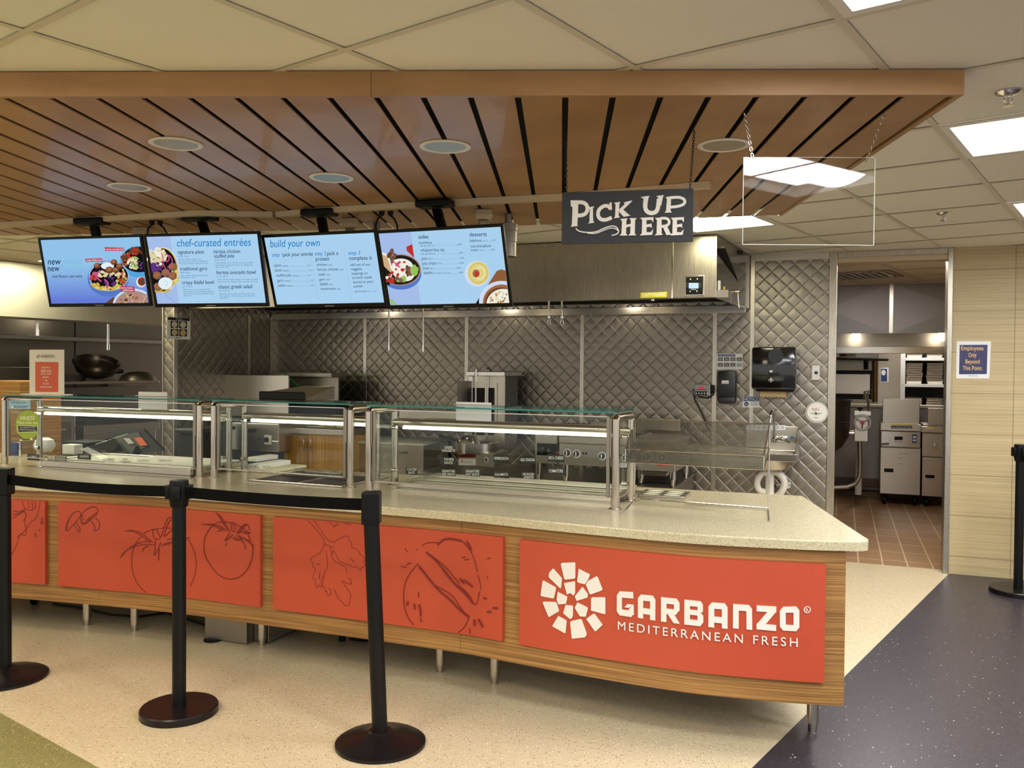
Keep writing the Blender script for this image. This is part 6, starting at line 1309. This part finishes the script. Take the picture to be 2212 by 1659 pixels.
M_STB = mat('sticker_blue2', (84,140,186), .5); d.poly([(1620,688),(1680,672),(1668,655),(1640,650)], M_STB); d.rect(1618, 676, 1690, 702, M_GREYW); d.build('instruction_strip', t)
M_PIPE = mat('white_pipe_wrap', (226,218,204), .6)
u, z1 = K.at(1663, 1022, -.2); _, z0 = K.at(1663, 1062, -.2); mb = MB(); mb.cyl((u,-.2,.42), (u,-.2,z1), .034, n=18).cyl((u,-.2,z1), (u,-.2,zb2-.06), .03, n=16); mb.build('drain_pipe', M_PIPE, t, True)
for s, pts in ((-1, ((1660,1018),(1643,1022),(1634,1042),(1640,1060),(1652,1062))), (1, ((1668,1018),(1685,1022),(1697,1040),(1690,1062),(1678,1072)))):
    P = [Vector((*K.at(x, y, -.2), 0)) for x, y in pts]
    for _ in range(2): P = [P[0]]+[q for a, b in zip(P, P[1:]) for q in (a*.75+b*.25, a*.25+b*.75)]+[P[-1]]
    mb = MB(); mb.tube([(p.x,-.2-.03*math.sin(i*.18),p.y) for i, p in enumerate(P)], .026, 12); mb.build('supply_wrap', M_PIPE, t, True)
u, z = K.at(1698, 1050, -.12); mb = MB(); mb.lathe([(0,0),(.034,0),(.034,.01),(0,.014)], (u,-.02,z), 20, axis=(0,-1,0)).cyl((u,-.03,z), (u-.08,-.16,z), .012, n=10); mb.build('shutoff_valve', M_CHROME, t, True)
# oak panel at the far left behind the counter
fl = GF[1]; mb = MB(); a0, z1 = fl.at(-60, 822, 1.1); a1, _ = fl.at(43, 822, 1.1); mb.box(a0, a1, 1.1, 1.5, 0, z1, .003); tag(mb.build('oak_partition', M_OAK, fr=fl, base=((a0+a1)/2, 1.3, 0)), 'oak faced partition end behind the far left guard', 'partition')
# black bin under the return wall
t = thing('waste_bin', 'black bin standing against the return wall behind the left guard', 'bin', K.l(onz(395, 1000, .3)), K)
mb = MB(); kb(mb, 380, 935, 420, 1060, -1.6, .45, .02); mb.build('body', mat('bin_black', (24,24,26), .6), t); part('lid', mat('bin_lid', (34,34,36), .5), t, 376, 927, 422, 936, -1.63, .5, .01)
# ================================================================== far left cooking alcove
P0, P1 = onz(0, 683, 1.94), onz(330, 702, 1.94); LH = Fr(P0, math.degrees(math.atan2(P1.y-P0.y, P1.x-P0.x)))
XL = LH.l(P1).x
mb = MB(); mb.mat(0).box(-3.5, XL+1.6, 1.12, 1.22, 0, CEIL)
for px_ in (162,): u, _ = LH.at(px_, 780, 1.12); mb.mat(1).box(u-.006, u+.006, 1.116, 1.12, 0, CEIL)
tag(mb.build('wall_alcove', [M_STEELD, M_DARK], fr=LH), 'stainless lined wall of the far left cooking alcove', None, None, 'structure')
t = thing('alcove_hood', 'pale stainless extraction hood over the far left alcove', 'extraction hood', (XL/2, .5, 1.94), LH)
mb = MB(); mb.box(-3.4, XL+1.4, 0, .03, 1.94, CEIL-.005, .003); mb.build('front_sheet', steel('hood_pale', (206,200,182), .42, (60,60,1), .05), t)
mb = MB(); mb.box(-3.4, XL+1.4, .03, .07, 1.925, 1.97).box(-3.4, XL+1.4, 1.0, 1.1, LH.at(165, 737, 1.0)[1], LH.at(165, 728, 1.0)[1], .004); mb.build('gutter_lip', M_STEELB, t)
mb = MB(); mb.add([(-3.4,.07,2.2),(XL+1.4,.07,2.2),(XL+1.4,1.0,2.0),(-3.4,1.0,2.0)], [(0,1,2,3)]); mb.prism([(-3.4,.07,2.21),(XL+1.4,.07,2.21),(XL+1.4,1.0,2.01),(-3.4,1.0,2.01)], (0,0,.01)); mb.build('filter_bank', M_STEELD, t)
for px_, y0, y1 in ((80, 690, 716), (233, 698, 748)):
    u, z1 = LH.at(px_, y0, .25); _, z0 = LH.at(px_, y1, .25); mb = MB(); mb.cyl((u,.25,z0), (u,.25,2.2), .013, n=10).cyl((u,.25,z0-.04), (u,.25,z0+.02), .018, n=10); mb.build('nozzle_pipe', M_CHROME, t, True)
for u in (-.5, 1.4):
    mb = MB(); mb.lathe([(0,0),(.05,.01),(.06,.05),(.05,.1),(0,.11)], (u,.55,1.99), 16); mb.build('hood_lamp', M_LAMPG, t, True)
ll = lambda px_, py_, v: LH.at(px_, py_, v)
t = thing('alcove_shelf', 'steel overshelf with a bright edge in the far left alcove', 'shelf', (*((ll(230,824,.35)[0]), .5), ll(230,824,.35)[1]), LH)
u0, zz = ll(138, 822, .35); u1, _ = ll(345, 824, .35); z = (zz+ll(330,824,.35)[1])/2
mb = MB(); mb.box(u0-.6, u1, .35, 1.1, z-.03, z, .008); mb.build('shelf_plate', M_STEELB, t)
mb = MB(); mb.box(u0-.5, u1, 1.06, 1.1, z, z+.14, .004); mb.build('back_lip', M_STEELD, t)
for u in (u0-.4, u1-.1): mb = MB(); mb.box(u-.02, u+.02, 1.04, 1.1, .9, z-.03); mb.build('bracket', M_STEELD, t)
# wok tilted on the shelf, in clear wrap
u, zc = ll(207, 800, .55); Rw = abs(ll(248, 800, .55)[0]-u); ax = Vector((-.15, -.35, .9)).normalized(); c = Vector((u, .55, z+Rw*.55))
t = thing('wrapped_wok', 'dark wok with a black handle wrapped in plastic on the alcove shelf', 'wok', (u, .55, z), LH)
mb = MB(); mb.lathe([(0,-Rw*.42),(Rw*.4,-Rw*.36),(Rw*.8,-Rw*.12),(Rw,.06),(Rw*1.0,.075),(Rw*.78,-Rw*.1),(Rw*.38,-Rw*.33),(0,-Rw*.38)], c, 32, axis=ax); mb.build('wok_bowl', mat('wok_dark', (52,44,38), .25, .7), t, True)
a = ll(238, 803, .5); b = ll(264, 802, .5); mb = MB(); mb.cyl((a[0],.5,a[1]), (b[0],.5,b[1]), .028, .022, 12); mb.build('handle', M_BLACK, t, True)
rg = random.Random(2); mb = MB(); 
prof = [(Rw*(.25+.83*k/7), -Rw*.46+Rw*.6*(k/7)**1.6) for k in range(8)]
mb.lathe(prof, c, 28, axis=ax); mb.v = [p+Vector((rg.uniform(-1,1), rg.uniform(-1,1), rg.uniform(-1,1)))*.018 for p in mb.v]; mb.build('plastic_wrap', M_ACRYL, t)
mb = MB(); u, _ = ll(155, 810, .6); mb.lathe([(0,0),(.14,0),(.17,.06),(.165,.06),(.135,.01),(0,.01)], (u+.05,.7,z), 28); tag(mb.build('dark_pan', M_IRON, fr=LH, base=(u,.7,z), smooth=True), 'dark pan behind the wrapped wok on the alcove shelf', 'pan')
u, _ = ll(298, 810, .6); mb = MB(); mb.lathe([(0,.0),(.2,.0),(.17,.05),(.1,.09),(0,.1)], (u,.6,z), 24); tag(mb.build('covered_dish', M_STEELD, fr=LH, base=(u,.6,z), smooth=True), 'flat steel lid dish at the shelf end by the trimmed corner', 'dish')
# deck oven and range
t = thing('deck_oven', 'stainless deck oven with a sloping door and long bright handle behind the left guard', 'oven', (ll(110,950,.1)[0], .5, 0), LH)
u0, z1 = ll(60, 898, .1); u1, _ = ll(163, 898, .1); _, z0 = ll(110, 1010, .1)
mb = MB(); mb.box(u0-.3, u1, .1, 1.0, 0.1, z1+.02, .006); mb.build('body', M_STEEL, t)
o = part('door', M_STEELD, t, 64, 912, 156, 952, .08, .03, .006, LH); a = ll(95, 929, .02); b = ll(141, 926, .02); mb = MB(); mb.cyl((a[0],.02,a[1]), (b[0],.02,b[1]), .016, n=10).cyl((a[0]+.02,.02,a[1]), (a[0]+.02,.08,a[1]), .008, n=8).cyl((b[0]-.02,.02,b[1]), (b[0]-.02,.08,b[1]), .008, n=8); mb.build('handle', M_STEELB, o, True)
part('lower_panel', M_STEELD, t, 64, 955, 156, 985, .085, .02, .004, LH)
t = thing('alcove_range', 'stainless range with black front and slanted steel shelf left of the trimmed corner', 'range', (ll(250,950,.1)[0], .5, 0), LH)
u0, z1 = ll(184, 922, .1); u1, _ = ll(340, 922, .1)
mb = MB(); mb.box(u0, u1, .12, 1.0, .1, z1, .006); mb.build('body', M_STEEL, t); part('front_ledge', M_STEEL, t, 182, 916, 345, 932, .06, .1, .004, LH)
part('grate', M_IRON, t, 185, 905, 340, 914, .2, .6, .003, LH); part('oven_window', M_BLACK, t, 232, 945, 300, 975, .105, .02, .003, LH); part('rating_plate', M_GREYW, t, 199, 958, 226, 972, .112, .01, .001, LH); part('back_riser', M_STEELD, t, 138, 835, 320, 900, .9, .06, .003, LH)
# ================================================================== rear kitchen seen through the doorway
V_ = 3.35
def fryer(x0, x1, lab, big):
    t = thing('deep_fryer', lab, 'fryer', base_pt((x0+x1)/2, 1085, V_, .6), K)
    if big:
        part('door', M_STEEL, t, x0, 968, x1, 1068, V_, .03, .004); part('control_panel', M_STEELB, t, x0+1, 932, x1, 966, V_-.03, .05, .006); part('top_rail', M_STEEL, t, x0, 916, x1+1, 931, V_-.05, .1, .004); part('raised_lid', M_STEEL, t, 1907, 862, 1987, 914, V_+.12, .02, .004)
        o = part('door_grip', M_BLACK, t, 1910, 1012, 1930, 1020, V_-.002, .004, 0)
        d = Draw(PL(K.w(0, V_-.0305, 0), K.e1, (0,0,1)), cv=crop(1800, 880, 7.212)); d.rect(953, 454, 1082, 510, M_BLACK); d.poly([(1232,556),(1298,556),(1302,420),(1228,420)], M_NB); d.rect(1240, 448, 1290, 480, M_WHITE); d.rect(1240, 500, 1290, 528, M_WHITE); d.rect(955, 522, 1082, 552, M_PAPER); d.rect(962, 526, 1076, 548, M_RDT); d.rect(968, 530, 1070, 544, M_PAPER); d.poly([(750,592),(866,586),(868,552),(752,556)], M_BLACK); d.text('Pitco', 760, 582, 862, 578, 30, M_WHITE, .02); d.build('display', t)
        d = Draw(PL(K.w(0, V_-.0505, 0), K.e1, (0,0,1)), cv=crop(1800, 880, 7.212)); d.rect(902, 290, 1228, 328, M_NB); d.rect(902, 270, 1225, 290, mat('tape_yellow', (220,190,60), .5)); d.text('CAUTION HOT OIL', 915, 320, 1215, 320, 26, M_WHITE, .02); d.build('warning_label', t)
        d = Draw(PL(K.w(0, V_-.0005, 0), K.e1, (0,0,1)), cv=crop(1800, 880, 7.212)); d.text('clean daily', 1015, 722, 1180, 732, 26, M_TAGK); d.text('filter', 1005, 798, 1080, 798, 26, M_TAGK); d.text('rinse', 992, 890, 1080, 886, 26, M_TAGK); d.build('pen_marks', t)
    else:
        part('door', M_STEEL, t, x0, 990, x1, 1073, V_, .03, .004); part('control_panel', M_STEEL, t, x0, 936, x1, 987, V_-.01, .03, .004); part('top_rail', M_STEEL, t, x0-2, 922, x1, 935, V_-.04, .1, .004); part('raised_lid', M_STEEL, t, 2004, 882, x1+6, 920, V_+.12, .02, .004); part('door_grip', M_BLACK, t, 1999, 1026, 2019, 1033, V_-.002, .004, 0)
        d = Draw(PL(K.w(0, V_-.0105, 0), K.e1, (0,0,1)), cv=crop(1800, 880, 7.212)); d.rect(1548, 546, 1634, 650, M_GREYW); d.rect(1560, 552, 1592, 600, M_WHITE); d.rect(1712, 562, 1790, 612, M_BLACK); d.rect(1755, 575, 1785, 600, M_RDT); d.build('display', t)
        d = Draw(PL(K.w(0, V_-.0405, 0), K.e1, (0,0,1)), cv=crop(1800, 880, 7.212)); d.rect(1435, 302, 1580, 338, mat('tape_yellow', (220,190,60), .5)); d.rect(1435, 318, 1560, 338, M_PAPER); d.rect(1705, 308, 1800, 322, mat('tape_yellow', (220,190,60), .5)); d.rect(1705, 322, 1800, 350, M_NB); d.build('warning_label', t)
    u0, _ = K.at(x0, 1000, V_); u1, _ = K.at(x1, 1000, V_); _, zb = K.at((x0+x1)/2, 1066 if big else 1071, V_); _, zt_ = K.at((x0+x1)/2, 918, V_)
    mb = MB(); mb.box(u0+.005, u1-.005, V_+.03, V_+.62, zb+.02, zt_, .004); mb.build('body', M_STEELD, t)
    for u in (u0+.05, u1-.05):
        mb = MB(); mb.cyl((u,V_+.1,.05), (u,V_+.1,zb+.03), .022, n=10).lathe([(0,-.016),(.045,-.016),(.05,-.01),(.05,.01),(.045,.016),(0,.016)], (u,V_+.1,.05), 18, axis=(1,0,0)); mb.build('caster', M_BLACK, t, True)
fryer(1902, 1989, 'stainless fryer with a bright control panel seen through the doorway', True)
fryer(1992, 2052, 'second stainless fryer partly hidden by the right door jamb', False)
# kettle with its valve column
t = thing('steam_kettle', 'big dark steel kettle half hidden by the left door jamb', 'kettle', (*K.l(onz(1790, 1100, 0)).xy, 0), K)
vk = 2.75; u, zt_ = K.at(1768, 862, vk); ue, _ = K.at(1838, 862, vk); R = ue-u; _, zb = K.at(1790, 985, vk); _, zm = K.at(1790, 912, vk)
mb = MB(); mb.lathe([(0,zb),(R*.35,zb+.01),(R*.75,zb+.1),(R*.96,zb+.22),(R*.98,zm),(R*1.02,zm+.01),(R*.98,zm+.02),(R,zt_-.03),(R*1.06,zt_),(R*.96,zt_),(R*.94,zt_-.12),(0,zt_-.15)], (u,vk,0), 48); mb.build('bowl', mat('kettle_steel', (110,108,104), .3, 1.0), t, True)
mb = MB(); mb.cyl((u,vk,0), (u,vk,zb+.05), R*.4, n=24); mb.build('pedestal', M_STEELD, t, True)
part('control_box', M_STEEL, t, 1846, 894, 1876, 954, vk, .12, .006); part('box_cap', M_STEELB, t, 1845, 888, 1882, 898, vk-.01, .16, .004)
uw, zw = K.at(1863, 913, vk-.03); rw = abs(K.at(1880, 913, vk-.03)[0]-uw); mb = MB(); mb.tube([(uw+rw*math.cos(a*math.pi/14), vk-.04, zw+rw*math.sin(a*math.pi/14)) for a in range(28)], .012, 8, True); wh = mb.build('hand_wheel', mat('wheel_grey', (190,188,182), .4), t, True)
mb = MB(); mb.cyl((uw,vk-.045,zw), (uw,vk-.0,zw), .022, n=14); mb.build('hub', mat('hub_red', (200,60,80), .4), wh, True)
for k in range(3): a = k*2*math.pi/3+.5; mb = MB(); mb.cyl((uw,vk-.04,zw), (uw+rw*math.cos(a),vk-.04,zw+rw*math.sin(a)), .006, n=6); mb.build('spoke', M_STEELD, wh)
ux, zx = K.at(1838, 936, vk); mb = MB(); mb.cyl((ux-.03,vk+.06,zx), (ux+.05,vk+.06,zx), .028, n=14); mb.build('axle', M_CHROME, t, True)
us, zs = K.at(1862, 890, vk+.05); mb = MB(); mb.cyl((us-.02,vk+.05,zs), (us-.02,vk+.05,zs+.03), .01, n=8).lathe([(0,0),(.03,0),(.03,.015),(0,.02)], (us-.02,vk+.05,zs+.03), 14); mb.build('top_knob', M_BLACK, t, True)
P = [K.at(x, y, vk+.05) for x, y in ((1857,955),(1858,1000),(1857,1028),(1848,1044),(1830,1051),(1795,1053))]; mb = MB(); mb.tube([(a,vk+.05,b) for a, b in P], .026, 12); mb.build('steam_pipe', M_STEELB, t, True)
P = [K.at(x, y, vk+.2) for x, y in ((1876,890),(1876,868),(1872,852),(1880,843),(1868,846),(1868,862))]; mb = MB(); mb.tube([(a,vk+.2,b) for a, b in P], .014, 8); tag(mb.build('swing_tap', M_CHROME, fr=K, base=(P[0][0],vk+.2,P[0][1]), smooth=True), 'bent chrome tap rising behind the kettle valve column', 'tap')
u, z0 = K.at(1854, 1068, vk+.5); _, z1 = K.at(1854, 975, vk+.5); mb = MB(); mb.cyl((u,vk+.5,max(0,z0)), (u,vk+.5,z1), .036, n=14); tag(mb.build('white_pipe', M_WHITE, fr=K, base=(u,vk+.5,0), smooth=True), 'white plastic pipe standing behind the kettle column', 'pipe')
u, z = K.at(1803, 1062, 3.7); mb = MB(); mb.cyl((u-.5,3.7,.13), (u+.95,3.7,.13), .035, n=12); tag(mb.build('wall_pipe', mat('pipe_dark', (70,62,54), .5, .5), fr=K, base=(u,3.7,.09), smooth=True), 'dark horizontal pipe along the rear wall base', 'pipe')
# rear hood, shelves with pans, oven
t = thing('rear_hood', 'grey panelled hood front in the rear kitchen above the fryers', 'extraction hood', (-.1, 3.2, 1.9), K)
vh = 2.7; _, zb = K.at(1900, 720, vh)
u0 = -1.6; um, _ = K.at(1925, 680, vh); M_HP = mat('hood_panel_grey', (150,148,148), .45, .6)
for a, b in ((u0, um-.02), (um+.02, 1.4)):
    c = ((a+b)/2 if b-a < 1.6 else b-.62); mb = MB()
    a2 = max(a, b-1.25) if a < -1 else a; b2 = b if a < -1 else min(b, a+1.25)
    P = [(a2,vh,zb),(b2,vh,zb),(b2,vh,CEIL-.01),(a2,vh,CEIL-.01)]; q = ((a2+b2)/2, vh-.012, (zb+CEIL)/2)
    mb.add(P+[q], [(0,1,4),(1,2,4),(2,3,4),(3,0,4)]); mb.box(a2, b2, vh+.001, vh+.02, zb, CEIL-.01); mb.build('front_panel', M_HP, t)
mb = MB(); mb.box(um-.02, um+.02, vh-.01, vh+.02, zb, CEIL-.01, .002); mb.build('joint_strip', M_STEELB, t)
mb = MB(); mb.box(-1.6, 1.4, 3.93, 3.98, 1.72, 1.80, .003); mb.build('back_lip', M_STEELB, t)
for px_ in (1848, 2030):
    u, z = K.at(px_, 748, 3.9); mb = MB(); mb.lathe([(0,0),(.04,.01),(.05,.05),(.045,.1),(0,.1)], (u,3.6,z+.05), 16); mb.build('hood_lamp', M_LAMPG, t, True)
M_RACK = mat('rack_white', (206,204,200), .45)
t = thing('pan_shelving', 'white shelving holding stacked steel pans in the room behind the opening', 'shelving', (.6, 5.8, 0), K)
vs_ = 5.4
ul, _ = K.at(1950, 800, vs_); ur, _ = K.at(2062, 800, vs_)
for u in (ul, ur): mb = MB(); mb.box(u-.05, u+.03, vs_-.02, vs_+.04, 0, CEIL-.2, .003); mb.build('upright', M_RACK, t)
SH = []
for y in (776, 833, 884): _, z = K.at(1990, y, vs_); SH.append(z); mb = MB(); mb.box(ul, ur, vs_-.02, vs_+.55, z-.02, z+.02, .003); mb.build('shelf', M_RACK, t)
mb = MB(); mb.box(ul, ur, vs_+.56, vs_+.58, .2, CEIL-.2); mb.build('back_sheet', mat('rack_back', (66,68,74), .6), t)
p0 = None; labs = ('upper', 'middle', 'lower')
names = ['top', 'second', 'third', 'fourth', 'fifth', 'sixth', 'seventh', 'eighth']
for s, zsh in enumerate(SH):
    for col, (x0, x1) in enumerate(((1957, 1993), (2001, 2038))):
        ua, _ = K.at(x0, 800, vs_+.02); ub, _ = K.at(x1, 800, vs_+.02); w = ub-ua; n = (3, 8, 3)[s]; dz = .031
        for k in range(n):
            lab = 'steel pan, %s of its stack, on the %s shelf %s' % (names[n-1-k], labs[s], 'next to the white upright' if col == 0 else 'farther from the white upright')
            if p0 is None:
                p0 = thing('steel_pan', lab, 'pan', (0,0,0), K, 'steel pans stacked on the rear shelving')
                mb = MB(); a, b, h = w/2, .26, .06
                mb.add([(-a*.86,-b*.9,0),(a*.86,-b*.9,0),(a*.86,b*.9,0),(-a*.86,b*.9,0),(-a*.95,-b*.97,h),(a*.95,-b*.97,h),(a*.95,b*.97,h),(-a*.95,b*.97,h)], [(3,2,1,0),(0,1,5,4),(1,2,6,5),(2,3,7,6),(3,0,4,7)])
                mb.build('pan_body', M_STEELB, p0)
                mb = MB()
                for bb in ((-a,a,-b,-b*.95),(-a,a,b*.95,b),(-a,-a*.93,-b*.95,b*.95),(a*.93,a,-b*.95,b*.95)): mb.box(*bb, h-.003, h+.003, .001)
                mb.build('pan_rim', M_CHROME, p0); c = p0
            else: c = tag(copy_tree(p0), lab, None, 'steel pans stacked on the rear shelving')
            c.location = K.w((ua+ub)/2+rng.uniform(-.006,.006), vs_+.28, zsh+.0205+k*dz); c.rotation_euler = (0, 0, K.yaw+rng.uniform(-.02,.02))
t = thing('rear_oven', 'dark fronted steel oven behind the serving opening', 'oven', base_pt(1850, 880, 5.0, .6), K)
mb = MB(); kb(mb, 1780, 772, 1889, 885, 5.0, .7, .004); mb.build('body', M_STEELD, t); part('door', M_STEEL, t, 1790, 808, 1880, 851, 4.97, .03, .004); part('door_frame', M_BLACK, t, 1784, 800, 1884, 862, 4.99, .012, .003)
a = K.at(1871, 778, 4.9); b = K.at(1871, 798, 4.9); mb = MB(); mb.cyl((a[0],4.9,a[1]), (b[0],4.9,b[1]), .028, n=12); mb.build('handle', M_BLACK, t, True)
a = K.at(1890, 773, 4.9); b = K.at(1890, 868, 4.9); mb = MB(); mb.cyl((a[0],4.9,a[1]), (b[0],4.9,b[1]), .032, n=12); tag(mb.build('brass_post', mat('aged_brass', (120,96,56), .35, .9), fr=K, base=(a[0],4.9,b[1]), smooth=True), 'brownish metal post standing right of the rear oven', 'post')
u0, z0 = K.at(1800, 773, 4.6); u1, z1 = K.at(1919, 772, 4.6); mb = MB(); mb.tube([(u0-.3,4.6,z0),(u1,4.6,z0-.02)], .016, 8).tube([(u0-.3,4.9,z0),(u1,4.9,z0-.02)], .016, 8)
for k in range(12): f = k/11; mb.tube([(u0-.3+(u1-u0+.3)*f,4.6,z0-.02*f),(u0-.3+(u1-u0+.3)*f,4.9,z0-.02*f)], .008, 6)
tag(mb.build('wire_shelf', M_IRON, fr=K, base=(u0,4.7,z0)), 'black wire shelf above the rear oven', 'shelf')
u, z = K.at(1831, 765, 4.75); mb = MB(); mb.lathe([(0,0),(.1,0),(.11,.09),(.1,.09),(.095,.01),(0,.01)], (u,4.75,z0+.017), 24); tag(mb.build('sauce_pot', M_STEELD, fr=K, base=(u,4.75,z0), smooth=True), 'small steel pot on the black wire shelf', 'pot')
mb = MB(); kb(mb, 1897, 758, 1946, 884, 5.3, .08, .003); u, _ = K.at(1922, 800, 5.3); tag(mb.build('fridge_panel', M_STEEL, fr=K, base=(u,5.3,1.0)), 'grey steel panel between the brass post and the shelving', 'panel')
d = Draw(PL(K.w(0, 5.298, 0), K.e1, (0,0,1)), cv=crop(1800, 700, 8.296)); d.rect(852, 785, 990, 1040, M_PAPER); d.rect(856, 800, 965, 1030, M_NB); d.ell(900, 870, 40, 50, M_WHITE, 16); tag(d.build('taped_photo', fr=K), 'white framed photo sheet taped to the grey steel panel', 'poster')
# ceiling vent in the rear kitchen
u, v = K.l(onz(1870, 592, CEIL)).xy; fr = Fr(K.w(u, v, 0), 53.2); t = thing('ceiling_vent', 'grey ceiling air vent in the rear kitchen', 'vent', (0, 0, CEIL-.01), fr)
mb = MB(); a = .28
for x0, x1, y0, y1 in ((-a,a,-a,-a+.03),(-a,a,a-.03,a),(-a,-a+.03,-a+.03,a-.03),(a-.03,a,-a+.03,a-.03)): mb.box(x0, x1, y0, y1, CEIL-.016, CEIL-.005)
mb.build('frame', M_GREYW, t)
mb = MB()
for k in range(7): y = -a+.07+k*.07; mb.box(-a+.03, a-.03, y, y+.04, CEIL-.014, CEIL-.008)
mb.build('louvre', M_STEEL, t)
# unseen light panels added to brighten the rear kitchen and the room behind
for u, v, lab in ((-.4, .52, 'unseen light panel added in the rear kitchen ceiling just inside the doorway'), (.2, 5.0, 'unseen light panel added in the back room ceiling to brighten the pan shelving')):
    fr = Fr(K.w(u, v, 0), -21); t = thing('ceiling_light', lab, 'ceiling light', (0,0,CEIL), fr, 'recessed ceiling lights')
    mb = MB(); a, b = .32, .29
    for x0, x1, y0, y1 in ((-a,a,-b,-b+.03),(-a,a,b-.03,b),(-a,-a+.03,-b+.03,b-.03),(a-.03,a,-b+.03,b-.03)): mb.box(x0, x1, y0, y1, CEIL-.012, CEIL-.005)
    mb.build('frame', M_LF, t); mb = MB(); mb.box(-a+.03, a-.03, -b+.03, b-.03, CEIL-.010, CEIL-.006); mb.build('diffuser', M_LAMPF, t)
